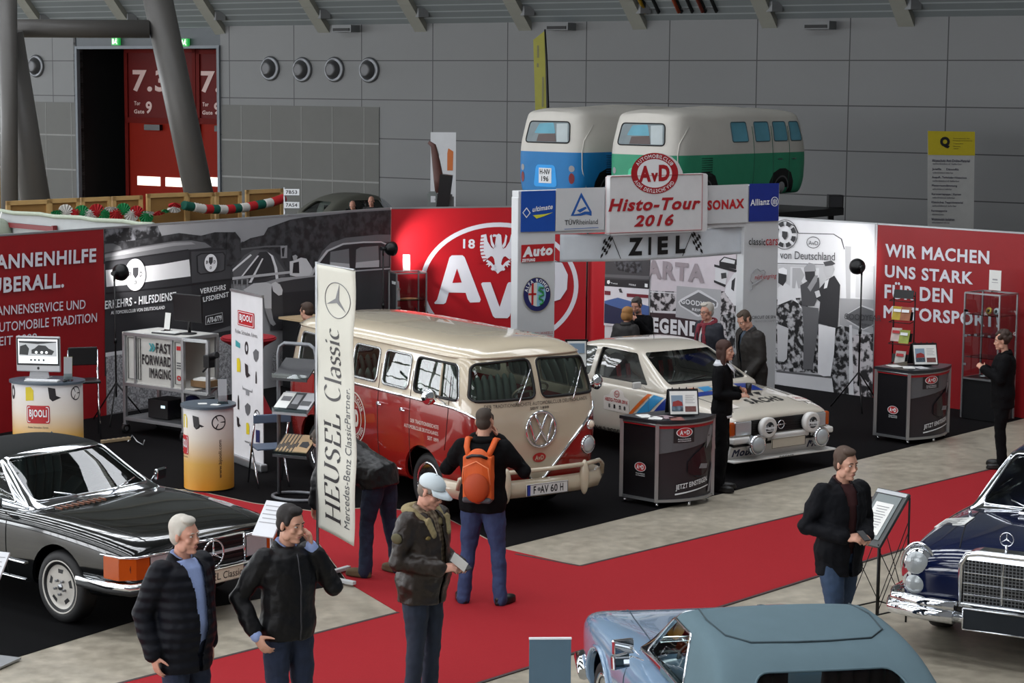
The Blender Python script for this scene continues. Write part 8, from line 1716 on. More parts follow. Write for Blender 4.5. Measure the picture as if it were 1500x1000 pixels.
def avd_counter(a, b, c, label, H_=.98):
 a, b, c = Vector(a), Vector(b), Vector(c); o = (a + b + c) / 3; e = empty('counter', (o.x, o.y, .004), 0, label, 'counter'); a, b, c = [Vector((p.x - o.x, p.y - o.y, 0)) for p in (a, b, c)]; d = a + (c - b) * .85
 n = 20; mid = (b + c) / 2; out = Vector(((c - b).y, -(c - b).x, 0)).normalized(); out = out if out.y < 0 or out.x > 0 else -out
 if (mid + out).length < mid.length: out = -out
 def front(u, v, off=0.): bl = 4 * u * (1 - u); p = b.lerp(c, u) + out * (.13 * bl + off); return p + Vector((0, 0, .09 + v * (H_ - .13)))
 plan = [a] + [front(i / n, 0) - Vector((0, 0, .09)) for i in range(n + 1)] + [d]
 lo = (b - a).normalized(); ln = Vector((lo.y, -lo.x, 0)); ln = ln if ln.y < 0 else -ln
 left = plane_fn(a + Vector((0, 0, .09)), (b - a), (0, 0, H_ - .13), ln)
 q = MB(); q.add([left(u, v, -.012) for u, v in ((0, 0), (1, 0), (1, 1), (0, 1))], [(0, 1, 2, 3)]); q.add([d + Vector((0, 0, .09)), a + Vector((0, 0, .09)), a + Vector((0, 0, H_ - .04)), d + Vector((0, 0, H_ - .04))], [(0, 1, 2, 3)]); q.add([c + Vector((0, 0, .09)), d + Vector((0, 0, .09)), d + Vector((0, 0, H_ - .04)), c + Vector((0, 0, H_ - .04))], [(0, 1, 2, 3)]); q.build('side_panel', mat('counter_black_print', (24, 22, 25), .35), e)
 q = MB(); q.add([front(i / n, v, -.012) for v in (0, 1) for i in range(n + 1)], [(i, i + 1, n + 2 + i, n + 1 + i) for i in range(n)], 0, True); fp = q.build('front_panel', mat('asphalt_print', (44, 40, 44), .35, var=.15, scale=5), e, flip=False)
 q = MB(); q.prism([p + Vector((0, 0, H_ - .04)) + (p.normalized() * .03) for p in plan], (0, 0, .035)); q.build('counter_top', mat('counter_dark', (40, 42, 46), .3), e)
 q = MB(); q.prism([p + Vector((0, 0, .06)) + (p.normalized() * .01) for p in plan], (0, 0, .03)); q.tube([p + Vector((0, 0, H_ - .055)) + p.normalized() * .006 for p in plan], .015, 6, closed=True)
 for p in (a, b, c, d): q.bar(p + Vector((0, 0, .06)), p + Vector((0, 0, H_ - .04)), .04, .04)
 q.build('profile_frame', ALU, e)
 for p in (a * .9, b * .92, c * .9, d * .9, front(.5, 0) * .9): p = Vector((p.x, p.y, 0)); w = MB(); w.cyl(p + Vector((-.014, 0, .03)), p + Vector((.014, 0, .03)), .03, n=14); w.build('castor', CHROME, e)
 q = MB(); s_poly(q, front, [(0, .93), (1, .93), (1, .985), (0, .985)], .004); s_poly(q, left, [(0.05, .95), (.97, .95), (.97, .985), (.05, .985)], .004); q.build('red_stripe', RED, e, flip=False)
 q = MB(); s_poly(q, front, [(.02, .60), (.98, .74), (.98, .93), (.02, .93)], .0); q.build('print', Gm(92), fp, flip=False)
 q = MB(); s_poly(q, front, [(.20, .74), (.52, .74), (.52, .97), (.20, .97)], .003); q.build('print', PDK, fp, flip=False)
 q = MB(); s_poly(q, front, [(.42, .34), (.60, .26), (.78, .30), (.90, .44), (.96, .62), (.94, .78), (.84, .80), (.72, .66), (.55, .58), (.42, .48)], .003); q.build('print', mat('racer_print', (26, 26, 30), .2), fp, flip=False)
 q = MB(); s_poly(q, front, [(.78, .62), (.90, .72), (.96, .90), (.88, .92), (.80, .78)], .004); s_poly(q, front, [(.62, .38), (.80, .36), (.82, .42), (.66, .44)], .005); s_poly(q, front, [(.84, .04), (.90, .04), (.98, .38), (.95, .42)], .003); q.build('print', Gm(130), fp, flip=False)
 q = MB()
 for fn_, cu, cv_, rx, ry in ((front, .36, .875, .125, .062), (left, .55, .40, .16, .062)): s_poly(q, fn_, oval((cu, cv_), rx, ry), .005)
 lg = q.build('club_logo', mat('logo_red', (186, 52, 54), .4), e, flip=False); q = MB()
 for fn_, cu, cv_, rx, ry in ((front, .36, .875, .125, .062), (left, .55, .40, .16, .062)):
  s_ring(q, fn_, (cu, cv_), rx * 1.0, ry * 1.0, rx * .1, .007)
  for ch, k, w_ in (('A', -.62, .42), ('v', -.18, .36), ('D', .2, .42)): s_text(q, fn_, ch, cu + k * rx, cu + (k + w_) * rx, cv_ - .5 * ry * (1 if ch != 'v' else .5), cv_ + .5 * ry * (1 if ch != 'v' else .5), .008, bold=.05)
  s_text(q, fn_, 'Automobilclub', cu - rx * .8, cu + rx * .8, cv_ - ry * 1.55, cv_ - ry * 1.25, .005, bold=.01); s_text(q, fn_, 'von Deutschland', cu - rx * .8, cu + rx * .8, cv_ - ry * 1.95, cv_ - ry * 1.65, .005, bold=.01)
 q.build('lettering', WHITE, lg, flip=False)
 q = MB(); vs, fs, _ = text2d('JETZT EINSTEIGEN.', .02); q.add([front(.24 + .58 * u, .105 + .07 * u + .085 * v, .006) for u, v in vs], fs); s_poly(q, front, [(.23, .055), (.84, .128), (.84, .143), (.23, .075)], .006); q.build('slogan', WHITE, e, flip=False)
 return e, o
CA, oA = avd_counter((1.23, 22.50, 0), (1.60, 22.16, 0), (2.26, 22.62, 0), 'black printed counter beside the woman with long hair')
CB, oB = avd_counter((4.80, 26.72, 0), (5.16, 26.33, 0), (5.82, 26.98, 0), 'black printed counter in front of the red wall at right')
def display_binder(loc, head, label):
 e = empty('display_binder', loc, head, label, 'binder'); R = Rx(-.35); MB().box((0, .05, .15), (.34, .012, .30), 0, R).build('cover', BLKPLA, e); MB().box((0, .20, .14), (.34, .012, .29), 0, Rx(.35)).build('back_cover', BLKPLA, e); pg = MB().box((0, .040, .145), (.31, .004, .26), 0, R).build('page', PAPER, e)
 fn = plane_fn(Vector((-.155, .037, .145)) + R @ Vector((0, 0, -.13)), (.31, 0, 0), R @ Vector((0, 0, .26)), R @ Vector((0, -1, 0)))
 for nm, pts, m in (('photo', [(.05, .12), (.47, .12), (.47, .82), (.05, .82)], mat('photo_sky', (128, 148, 166), .4)), ('photo_car', [(.08, .34), (.46, .36), (.44, .52), (.30, .60), (.10, .54)], mat('photo_red', (142, 50, 48), .4)), ('photo_road', [(.05, .12), (.47, .12), (.47, .34), (.05, .34)], Gm(70)), ('small_photo', [(.54, .10), (.94, .10), (.94, .34), (.54, .34)], mat('photo_mix', (110, 70, 66), .4, var=.5, scale=40))): q = MB(); s_poly(q, fn, pts, .002 + .001 * (nm == 'photo_car')); q.build(nm, m, pg, flip=False)
 q = MB()
 for k in range(5): s_poly(q, fn, [(.56, .80 - k * .08), (.90 - .06 * (k % 2), .80 - k * .08), (.90 - .06 * (k % 2), .815 - k * .08), (.56, .815 - k * .08)], .003)
 q.build('print', Gm(110), pg, flip=False); q = MB()
 for x in (-.12, -.04, .04, .12): q.tube([(x, .10 + .02 * math.cos(t * .785), .288 + .02 * math.sin(t * .785)) for t in range(8)], .004, 5, closed=True)
 q.build('ring', BLKMET, e); return e
display_binder((oA.x + .22, oA.y + .02, .984), .12, 'open display binder with red car photo on the counter by the woman'); display_binder((oB.x + .20, oB.y + .08, .984), .15, 'open display binder with red car photo on the right hand counter')
for (o, dx, dy, hh, m, lab) in ((oA, -.22, .0, .3, PAPER, 'white leaflet at the left end of the counter by the woman'), (oA, -.10, -.12, -.2, PAPER, 'white leaflet overlapping the front of the counter by the woman'), (oA, .02, -.06, .5, mat('leaflet_mauve', (150, 130, 136), .6), 'mauve leaflet before the binder on the counter by the woman'), (oA, .12, -.17, .1, mat('leaflet_rust', (130, 80, 74), .6), 'rust coloured leaflet on the counter by the woman'), (oB, -.22, .05, .3, PAPER, 'white leaflet at the left end of the right hand counter'), (oB, -.06, -.08, -.1, PAPER, 'white leaflet before the binder on the right hand counter'), (oB, .10, -.10, .4, Gm(190), 'grey leaflet at the front of the right hand counter')):
 q = MB(); q.box((0, 0, .003), (.15, .21, .005)); l = q.build('leaflet', m); l.location = (o.x + dx, o.y + dy, .981); l.rotation_euler = (0, 0, hh); tag(l, lab, 'leaflet')
p = at(845, 498, 1.52); e = empty('leaflet_stand', (p.x, p.y, .004), .1, 'black leaflet stand with two display sheets behind the bus nose', 'stand'); q = MB(); q.cyl((-.12, .03, 0), (-.12, .03, 1.52), .01); q.cyl((.12, .03, 0), (.12, .03, 1.52), .01); q.bar((-.14, .03, 1.52), (.14, .03, 1.52), .03, .03); q.build('frame', BLKMET, e); MB().box((0, .05, .01), (.3, .3, .02)).build('base', BLKMET, e)
for z in (1.36, 1.02): s_ = MB().box((0, 0, z), (.23, .006, .31), 0, Rx(-.1)).build('sheet', PAPER, e); MB().box((0, -.006, z + .07), (.19, .004, .12), 0, Rx(-.1)).build('photo', mat('photo_sky', (128, 148, 166), .4), s_); MB().box((0, -.005, z - .06), (.17, .004, .07), 0, Rx(-.1)).build('print', Gm(140), s_)
def showcase(loc, head, w, d, h, base, label, shelves):
 e = empty('showcase', loc, head, label, 'showcase'); q = MB()
 for x in (-w / 2, w / 2):
  for y in (-d / 2, d / 2): q.bar((x, y, 0.02), (x, y, h), .022, .022)
 for z in (base, h):
  for y in (-d / 2, d / 2): q.bar((-w / 2, y, z), (w / 2, y, z), .022, .022)
  for x in (-w / 2, w / 2): q.bar((x, -d / 2, z), (x, d / 2, z), .022, .022)
 q.build('frame', ALU, e); MB().box((0, 0, base / 2 + .01), (w - .02, d - .02, base)).build('base_cabinet', BLKPLA, e)
 for nm, x_, y_, ax in (('front_pane', 0, -d / 2, 0), ('back_pane', 0, d / 2, 0), ('side_pane', -w / 2, 0, 1), ('side_pane', w / 2, 0, 1)):
  u = Vector(((0, d / 2 - .015, 0) if ax else (w / 2 - .015, 0, 0))); c = Vector((x_, y_, 0)); q = MB(); q.add([c - u + Vector((0, 0, base + .02)), c + u + Vector((0, 0, base + .02)), c + u + Vector((0, 0, h - .015)), c - u + Vector((0, 0, h - .015))], [(0, 1, 2, 3)]); q.build(nm, CLEAR, e)
 for z in shelves: MB().box((0, 0, z), (w - .03, d - .03, .008)).build('shelf', glass_mat('shelf_glass', (215, 228, 228), .10), e)
 q = MB()
 for z in (base + .2, (base + h) / 2, h - .25): q.box((-w / 2 + .03, -d / 2 - .006, z), (.06, .014, .035))
 q.build('hinge', CHROME, e); return e
p = PC.at(PC.a(PC.px(1475, 500)), .004, .45); hC = math.atan2(PC.t.y, PC.t.x); SH = showcase(p, hC, .56, .45, 1.78, .58, 'tall glass showcase against the red wall at right', (.88, 1.18, 1.48))
MS = Matrix.Translation(p) @ Matrix.Rotation(hC, 4, 'Z')
for x, c, lab in ((.02, (170, 140, 70), 'gold round badge on the upper shelf of the right showcase'), (.14, (170, 172, 176), 'silver round badge on the upper shelf of the right showcase')):
 o = MB().lathe([(.05, -.008), (.052, 0), (.03, .012), (0, .012)], n=22, R=Rx(math.pi / 2 - .2)).build('medal', mat('medal_%d' % c[0] + ('g' if c[2] < 100 else 's'), c, .3, .8)); o.matrix_world = MS @ Matrix.Translation((x, -.08, 1.54)); tag(o, lab, 'badge'); MB().lathe([(.022, .013), (.0, .014)], n=16, R=Rx(math.pi / 2 - .2)).build('centre', PDK, o)
o = MB().ell((0, 0, .045), (.10, .06, .045)).build('cap', WHITE); o.matrix_world = MS @ Matrix.Translation((.05, -.05, .60)); tag(o, 'white cap lying at the bottom of the right showcase', 'cap'); MB().box((-.09, 0, .012), (.08, .09, .006)).build('visor', WHITE, o)
o = empty('card_holder', MS @ Vector((.05, 0, 1.793)), hC, 'white card standing on top of the right showcase', 'card'); MB().box((0, 0, .17), (.19, .006, .28)).build('sheet', PAPER, o); MB().box((0, 0, .012), (.08, .06, .022)).build('foot', CLEAR, o); q = MB(); q.box((0, -.005, .18), (.08, .002, .02)); q.box((0, -.005, .14), (.10, .002, .008)); q.build('print', Gm(150), o)
pl_ = PB.at(PB.a(PB.px(585, 450)), .004, .42); hB = math.atan2(PB.t.y, PB.t.x); showcase(pl_, hB, .50, .42, 1.60, .5, 'glass showcase in front of the red logo wall', (.82, 1.16))
M2 = Matrix.Translation(pl_) @ Matrix.Rotation(hB, 4, 'Z')
o = empty('card_holder', M2 @ Vector((-.02, 0, 1.613)), hB, 'white card standing on the showcase by the red logo wall', 'card'); MB().box((0, 0, .14), (.12, .006, .26)).build('sheet', PAPER, o); MB().box((0, 0, .010), (.08, .06, .018)).build('foot', CLEAR, o)
o = MB().lathe([(.14, 0), (.15, .012), (.06, .02), (0, .02)], n=24).build('plate', mat('plate_tan', (176, 140, 96), .4)); o.matrix_world = M2 @ Matrix.Translation((.02, -.02, 1.166)); tag(o, 'tan plate on the shelf of the showcase by the logo wall', 'plate')
o = MB().box((0, 0, .15), (.06, .2, .30)).build('folder', WHITE); o.matrix_world = M2 @ Matrix.Translation((-.2, -.05, 1.166)) @ Matrix.Rotation(-.08, 4, 'Y'); tag(o, 'white folder leaning in the showcase by the logo wall', 'folder')
o = MB().lathe([(.035, 0), (.04, .02), (.04, .12), (.015, .15), (.013, .2)], n=18).build('bottle', CLEAR); o.matrix_world = M2 @ Matrix.Translation((.12, -.04, .826)); tag(o, 'clear flask on the lower shelf of the showcase by the logo wall', 'bottle')
p = at(1320, 470, 1.30); p = Vector((5.42, 28.3, .004)); e = empty('brochure_rack', p, hC + .15, 'black wire brochure rack behind the right hand counter', 'rack'); q = MB()
for x in (-.16, .16): q.tube([(x, .06, 0), (x, .06, 1.75), (x * .9, .10, 1.8)], .01)
for z in (.5, .8, 1.1, 1.4, 1.7):
 q.tube([(-.16, .05, z), (-.16, -.08, z - .02), (.16, -.08, z - .02), (.16, .05, z)], .006)
q.tube([(-.16, .06, 1.75), (.16, .06, 1.75)], .01); q.box((0, .05, .02), (.36, .34, .02)); q.build('wire_frame', BLKMET, e); q = MB()
for z in (.82, 1.12, 1.42, 1.72): q.box((0, .03, z + .05), (.30, .006, .12), 0, Rx(-.25))
q.build('back_plate', BLKPLA, e); MR = Matrix.Translation(p) @ Matrix.Rotation(hC + .15, 4, 'Z')
for x, z, c, lab in ((-.06, 1.42, (176, 150, 40), 'yellow magazine on the upper shelf of the wire rack'), (.07, 1.42, (150, 90, 60), 'rust magazine on the upper shelf of the wire rack'), (-.07, 1.12, (196, 176, 170), 'pale magazine on the middle shelf of the wire rack'), (.06, 1.10, (150, 160, 70), 'green magazine on the middle shelf of the wire rack'), (.0, .80, (190, 186, 180), 'white magazine on the lower shelf of the wire rack')):
 o = MB().box((0, 0, .09), (.15, .012, .19), 0, Rx(-.3)).build('magazine', mat('magazine_%d' % c[0] + '_%d' % c[2], c, .4, var=.35, scale=18)); o.matrix_world = MR @ Matrix.Translation((x, -.02 - .012 * (x > 0), z - .005)); tag(o, lab, 'magazine'); MB().box((0, -.012, .13), (.11, .004, .04), 0, Rx(-.3)).build('title', WHITE if c[0] < 180 else BJR, o)
def legs(e, pts, h, m=BLKMET):
 for x, y, z in pts: MB().cyl((x, y, 0), (x, y, z), .011).build('leg', m, e)
p = at(1290, 902, 0); e = empty('info_stand', (p.x, p.y, .002), math.radians(-52), 'wire legged information stand with sloping board by the dark blue coupe', 'stand')
R = Rx(-.72); bc = Vector((0, .0, .92)); o = MB().box(bc, (.36, .03, .56), 0, R).build('board', mat('board_slate', (66, 68, 68), .45), e, bevel=.004); f_ = R @ Vector((0, -1, 0)); MB().box(bc + f_ * .02, (.27, .006, .44), 0, R).build('sleeve', mat('sleeve_grey', (118, 126, 126), .3), o); sh_ = MB().box(bc + f_ * .026 + R @ Vector((.0, 0, -.02)), (.20, .004, .32), 0, R).build('sheet', PAPER, o); q = MB()
for k in range(9): q.box(bc + f_ * .0295 + R @ Vector((0, 0, .10 - k * .026)), (.14 - .02 * (k % 3), .001, .006), 0, R)
q.build('print', Gm(130), sh_); q = MB(); q.box(bc + f_ * .018 + R @ Vector((0, 0, .25)), (.34, .008, .035), 0, R); q.build('silver_band', ALU, o)
q = MB()
for x in (-.16, .16):
 q.cyl((x, -.18, 0), (x, -.18, .74), .009); q.cyl((x, .20, 0), (x, .20, 1.10), .009); q.cyl((x, -.18, .12), (x, .20, .12), .007); q.cyl((x, -.18, .12), (x, .20, .8), .004); q.cyl((x, -.18, .7), (x, .20, .12), .004)
q.cyl((-.16, .20, .12), (.16, .20, .12), .007); q.cyl((-.16, .20, .9), (.16, .20, .12), .004); q.cyl((.16, .20, .9), (-.16, .20, .12), .004); q.build('wire_legs', BLKMET, e)
p = at(813, 935, 1.0); e = empty('sign_stand', (p.x, p.y, .002), .05, 'blue grey backed sign panel in the foreground', 'sign'); MB().box((0, 0, .72), (.275, .02, .56)).build('panel', mat('sign_blue_grey', (84, 108, 124), .5), e); MB().box((0, 0, 1.004), (.28, .026, .01)).build('edge', WHITE, e); MB().cyl((0, 0, .02), (0, 0, .45), .015).build('post', ALU, e); MB().box((0, 0, .01), (.3, .3, .02)).build('base', ALU, e)
for (px, py, z, lab, hh) in ((400, 768, .95, 'white information board on a stand behind the phone man', -.5), (-8, 850, .75, 'white information board cut off at the left edge', -.35)):
 p = at(px, py, z); e = empty('info_board', (p.x, p.y, .012), hh, lab, 'board'); R = Rx(-.7); c = Vector((0, 0, z)); MB().box(c, (.22, .02, .34), 0, R).build('panel', mat('board_white', (206, 208, 212), .4), e, bevel=.004); f_ = R @ Vector((0, -1, 0)); q = MB()
 for k in range(5): q.box(c + f_ * .0115 + R @ Vector((0, 0, .12 - k * .04)), (.18 - .03 * (k % 2), .001, .008), 0, R)
 q.build('print', Gm(150), e); MB().cyl((0, .02, .01), (0, .02, z - .02), .015).build('post', ALU, e); MB().box((0, .02, .008), (.3, .3, .016)).build('base', ALU, e)
PINE = mat('pine', (196, 160, 104), .6, var=.12, scale=9); PLY = mat('plywood', (150, 112, 62), .65, var=.12, scale=5)
t0, t1 = at(3, 306, 2.4), at(412, 283, 2.4); PP_ = Plane(t0, t1); hP = math.atan2(PP_.t.y, PP_.t.x); edges = [0, 66, 114, 160, 206, 268, 311, 351, 408]; odn = ('first', 'second', 'third', 'fourth', 'fifth', 'sixth', 'seventh', 'eighth')
for k in range(8):
 a0, a1 = PP_.a(PP_.px(edges[k] + 1, 300)), PP_.a(PP_.px(edges[k + 1] - 1, 300)); top = 2.4 + (.03 if k in (4, 7) else 0) ; dy = .1 * (k in (0, 4, 7)); w = a1 - a0
 e = empty('plywood_panel', PP_.at((a0 + a1) / 2, 0, dy), hP, 'pine framed plywood panel, %s from the left behind the garland' % odn[k], 'partition', 'plywood partition panels'); s_ = -1
 MB().box((0, .02, top / 2), (w - .02, .012, top - .02)).build('sheet', PLY, e); q = MB()
 for x in (-w / 2 + .04, w / 2 - .04): q.box((x, 0, top / 2), (.08, .05, top))
 for z in (top - .04, top - 1.0, .05): q.box((0, -.001, z), (w, .048, .08))
 q.build('frame', PINE, e)
a0 = PP_.px(1, 240); q = MB(); q.box((0, 0, 1.75), (.16, .08, 3.5)); o = q.build('post', PINE); o.name = 'pine_post'; o.location = Vector((at(0, 306, 2.4).x - .04, at(0, 306, 2.4).y - .3, .0)); tag(o, 'tall pine post cut off by the left edge', 'post')
GCOL = {'r': mat('paper_red', (176, 28, 34), .7), 'w': mat('paper_white', (206, 202, 196), .7), 'g': mat('paper_green', (24, 128, 72), .7), 'd': mat('paper_dark_green', (18, 84, 70), .7)}
C3b = lambda x, y: (x / 3.488, 260 + y / 3.488)
ga = empty('garland', PP_.px(170, 320), 0, 'red white and green garland of paper fans', 'garland')
for x, y, r, c, a in ((285, 218, 34, 'g', 0), (326, 205, 36, 'w', 1), (380, 225, 34, 'r', 3), (408, 208, 36, 'g', 1), (448, 228, 36, 'w', 3), (485, 202, 38, 'r', 1), (518, 222, 34, 'g', 3), (556, 196, 34, 'w', 0), (585, 222, 36, 'r', 3), (621, 192, 34, 'g', 1), (662, 226, 36, 'w', 3), (688, 204, 34, 'r', 1), (738, 232, 36, 'g', 3), (748, 216, 34, 'w', 0), (800, 214, 30, 'r', 4), (830, 204, 26, 'g', 4), (876, 194, 34, 'w', 0), (880, 172, 32, 'r', 0)):
 px, py = C3b(x, y); rr_ = r / 3.488; q = MB(); n = 24; rim = []
 fx, fy = (1.0, .9) if a in (1, 3) else ((1.0, .35) if a == 0 else (1.0, .2))
 for i in range(n): t = 2 * math.pi * i / n; rim.append(PP_.px(px + rr_ * fx * math.cos(t), py + rr_ * fy * math.sin(t) - (rr_ * .2 * math.cos(t) if a == 4 else 0), .32 + .03 * (i % 2)))
 cpt = PP_.px(px, py + (rr_ * .5 if a == 1 else -rr_ * .4), .36); q.add(rim + [cpt], [(i, (i + 1) % n, n) for i in range(n)]); q.v = [v - ga.location for v in q.v]; o = q.build('paper_fan', GCOL[c], ga); o.modifiers.new('s', 'SOLIDIFY').thickness = .02
gb = empty('garland', PP_.px(340, 305), 0, 'red white and green tube garland of pleated paper', 'garland'); tp = [C3b(*p) for p in ((925, 168), (975, 176), (1035, 186), (1072, 186), (1105, 186), (1145, 187), (1182, 182), (1216, 178), (1256, 172), (1296, 163), (1338, 155), (1378, 146), (1418, 132), (1440, 124))]
for i, c in enumerate('dwrdwrdwrdwrr'):
 a, b = tp[i], tp[i + 1]; q = MB(); pts = [PP_.px(a[0] + (b[0] - a[0]) * t / 8, a[1] + (b[1] - a[1]) * t / 8, .34) - gb.location for t in range(9)]; q.tube(pts, [.085 + .012 * (t % 2) for t in range(9)], 12); q.build('paper_tube', GCOL[c], gb)
s0, s1 = at(-20, 321, 2.35), at(222, 338, 2.35); PS = Plane(s0, s1); hS = math.atan2(PS.t.y, PS.t.x); wS = (s1 - s0).length; e = empty('stall_wall', PS.at(wS / 2, 0), hS, 'white stall back wall with red steel frame behind the red wall', 'display wall'); MB().box((0, .05, 1.17), (wS, .06, 2.34)).build('panel', mat('stall_white', (168, 172, 173), .6), e); MB().tube([(-wS / 2 + wS * i / 12, 0, 2.36 + .012 * math.sin(i * 2.1)) for i in range(13)], .036, 8).build('paper_roll', mat('stall_paper', (160, 168, 152), .8, var=.15, scale=8), e); q = MB()
q.bar((-wS * .44, -.03, 2.14), (-wS * .06, -.03, 2.14), .05, .08); q.bar((-wS * .07, -.03, 2.2), (-wS * .07, -.03, 1.4), .08, .05); q.bar((wS * .28, -.03, 2.2), (wS * .46, -.03, 2.2), .05, .05); q.build('red_frame', mat('frame_red', (110, 22, 28), .5), e)
p = PS.at(wS * .12, 0, .15); o = MB().ell((0, 0, 2.0), (.22, .10, .26)).build('plastic_bag', mat('bag_grey_green', (122, 130, 116), .5, var=.3, scale=10)); o.location = p; tag(o, 'grey plastic bag hanging on the white stall wall at left', 'bag'); MB().tube([(0, 0, 2.2), (.03, .06, 2.36)], .012).build('tie', PAPER, o)
p = at(419, 285, 2.55); e = empty('hall_sign', (p.x, p.y, 0), .0, 'post with white stand number signs 7B53 and 7A54', 'sign'); MB().cyl((-.08, .03, 0), (-.08, .03, 2.62), .02).build('post', ALU, e)
for z, tx in ((2.53, '7B53'), (2.28, '7A54')):
 b = MB().box((.06, 0, z), (.30, .012, .12)).build('sign_plate', WHITE, e); q = MB(); text_on(q, tx, (-.05, -.008, z - .035), (.22, 0, 0), (0, 0, .07), 0, .02); q.build('lettering', PDK, b, flip=False)
e = MB(); e.box((0, 0, 1.02), (.16, .12, 2.04)); o = e.build('black_box', BLKPLA); o.name = 'loudspeaker'; o.location = Vector((p.x + .05, p.y - .15, .004)); tag(o, 'tall black loudspeaker column below the stand number signs', 'speaker'); MB().box((0.02, -.065, 1.85), (.06, .01, .2)).build('label', WHITE, o)
p = at(643, 300, 2.5); e = empty('info_board', (p.x, p.y + 1.0, 0), .0, 'white info panel with orange picture behind the logo wall', 'panel'); k_ = (p.y + 1) / 3000; MB().box((0, 0, 2.3), (37 * k_, .03, 2.9)).build('panel', mat('panel_white', (186, 188, 190), .5), e)
fn = plane_fn((-18.5 * k_, -.016, .85), (37 * k_, 0, 0), (0, 0, 2.9), (0, -1, 0)); q = MB(); s_poly(q, fn, [(.66, .76), (.88, .76), (.90, .88), (.70, .90), (.66, .87)], .003); q.build('picture', mat('picture_orange', (176, 96, 44), .5), e, flip=False); q = MB(); s_poly(q, fn, [(.16, .84), (.30, .78), (.34, .86), (.24, .91)], .003); q.build('picture', Gm(110), e, flip=False); q = MB()
for v in (.60, .57, .48): s_poly(q, fn, [(.16, v), (.84, v), (.84, v + .012), (.16, v + .012)], .003)
q.build('print', Gm(150), e, flip=False); MB().box((0, .05, .45), (.08, .08, .9)).build('post', ALU, e)
e2 = empty('engine_hoist', (p.x - .02, p.y - .4, 0), .0, 'dark machine with bent brown arm before the white info panel', 'machine'); kk = (p.y - .4) / 3000; zz = lambda y: CAMZ - (y - 127) * kk; xx = lambda x: (x - 643) * kk
MB().tube([(xx(627), 0, zz(209)), (xx(634), 0, zz(214)), (xx(638), 0, zz(236)), (xx(642), 0, zz(262)), (xx(645), 0, zz(282))], [.03, .05, .07, .09, .10], 8).build('arm', mat('rusty_brown', (74, 44, 38), .6, var=.3), e2); MB().box((xx(650), 0, zz(287)), (.22, .3, .75), 0, Ry(.12)).build('body', BLKMET, e2); q = MB()
for x, y0, y1 in ((628, 284, 304), (640, 284, 304), (657, 288, 304), (662, 288, 304)): q.bar((xx(x), 0, 0), (xx(x), 0, zz(y0)), .06, .06)
for x0_, x1_, y in ((628, 640, 284), (655, 662, 288), (628, 650, 300)): q.bar((xx(x0_), 0, zz(y)), (xx(x1_), 0, zz(y)), .08, .08)
q.build('frame', mat('frame_grey_green', (96, 102, 100), .5), e2)
q = MB(); yf = 50.; A = lambda x, y: atY(x, y, yf); c = A(786, 100); e = empty('feather_flag', (A(797, 160).x, yf, 0), .0, 'tall yellow feather flag behind the fabric bus covers', 'flag'); iv = -Vector(e.location); zb0 = A(783, 190).z
q.prism([A(774, 58) + iv, A(791, 44) + iv, A(797, 190) + iv, A(780, 190) + iv], (0, .012, 0)); fl_ = q.build('cloth', mat('flag_yellow', (176, 172, 84), .7, var=.08), e); MB().tube([(0, 0, 0), A(798, 180) + iv, A(794, 90) + iv, A(791, 42) + iv], [.05, .04, .03, .02]).build('pole', BLKMET, e); q = MB()
for y0, y1, x in ((66, 84, 781), (92, 98, 781), (112, 156, 789)): q.prism([A(x - 1.2, y0) + iv, A(x + 1.4, y0) + iv, A(x + 1.8, y1) + iv, A(x - 1, y1) + iv], (0, -.01, 0))
q.build('print', mat('flag_print', (140, 138, 104), .7), fl_)
yq = 46.; A = lambda x, y, o=0.: atY(x, y, yq) + Vector((0, -o, 0)); e = empty('rollup_banner', (A(1388, 300).x, yq, 0), .0, 'yellow and white roll up banner with big Q by the back wall', 'banner'); iv = -Vector(e.location)
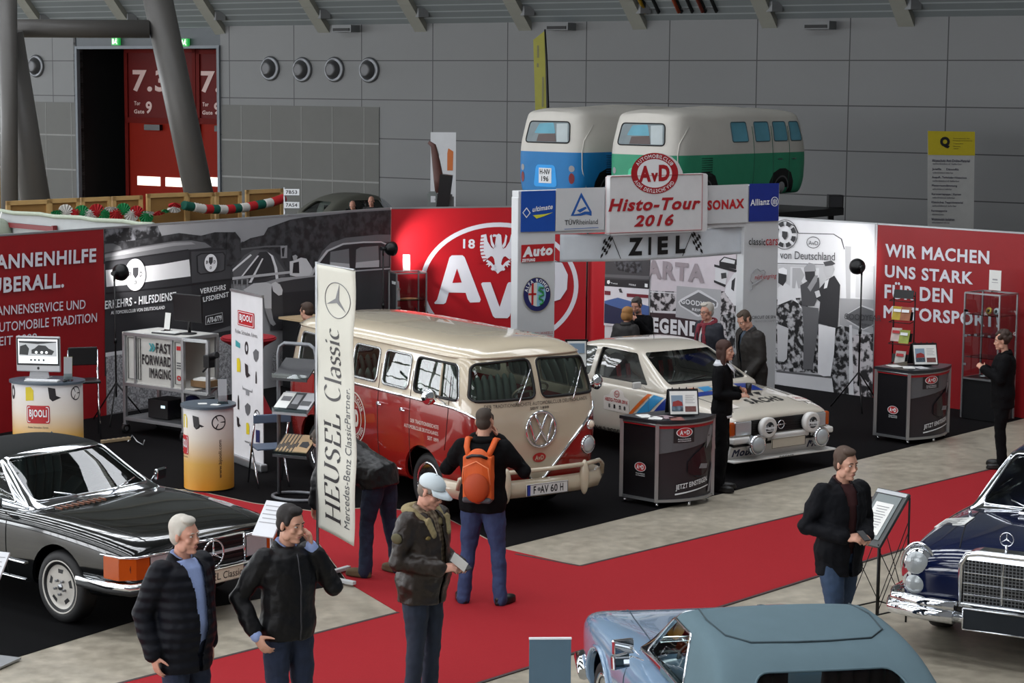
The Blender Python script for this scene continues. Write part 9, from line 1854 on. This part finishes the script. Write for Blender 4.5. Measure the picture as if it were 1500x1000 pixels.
q = MB(); q.prism([A(1354, 182) + iv, A(1423, 182) + iv, A(1424, 440) + iv, A(1358, 440) + iv], (0, .012, 0)); q.build('sheet', mat('banner_white_grey', (176, 176, 174), .6), e); q = MB(); q.prism([A(1354, 182, .01) + iv, A(1423, 182, .01) + iv, A(1423.5, 217, .01) + iv, A(1355, 217, .01) + iv], (0, .008, 0)); q.build('yellow_band', mat('banner_yellow', (190, 172, 28), .6), e); q = MB(); q.prism([A(1357, 322, .01) + iv, A(1424, 325, .01) + iv, A(1424, 335, .01) + iv, A(1357, 335, .01) + iv], (0, .008, 0)); q.build('bottom_band', mat('banner_yellow', (190, 172, 28), .6), e)
def btext(q, body, x0, x1, y0, y1, b=.03): o = A(x0, y1, .02) + iv; text_on(q, body, o, A(x1, y1, .02) + iv - o, A(x0, y0, .02) + iv - o, 0, b)
q = MB(); btext(q, 'Q', 1372, 1386.5, 190, 207, .07)
for i, (tx, x0, x1, y, h_) in enumerate((('Spezialisten für', 1391, 1416, 191.5, 2), ('Fahrzeuginnenausstattung', 1391, 1419, 194.5, 2), ('Teppiche', 1391, 1406, 199, 2), ('Dämmung', 1391, 1402, 203, 2), ('Hitzeisolation', 1392, 1399, 206, 2))): btext(q, tx, x0, x1, y, y + h_, .0)
q.build('lettering', BLACK, e, flip=False); q = MB()
for tx, x1, y in (('Hitzeschutz Anti-Dröhn-Material', 1416, 223), ('Jutefilz     Dämmfilz', 1400, 236), ('Auspuff-, Turbolader-Hitzeschutz', 1412, 248), ('Motorraumdämmung', 1398, 260), ('Karosseriepappe / Karton', 1404, 272.5), ('Klassisches Teppichmaterial', 1407, 284.5), ('Formteppiche', 1384, 297), ('Wohnmobil-Isolation', 1395, 309)): btext(q, tx, 1361, x1, y, y + 4, .02); btext(q, 'selbstklebend lieferbar', 1362, 1361 + (x1 - 1361) * .8, y + 5.5, y + 8, .0)
q.build('small_lettering', mat('banner_ink', (54, 50, 72), .6), e, flip=False); MB().box((0, .05, .05), (1.1, .2, .1)).build('cassette', ALU, e); MB().cyl((0, .06, .05), (0, .06, A(1388, 182).z), .02).build('pole', ALU, e)
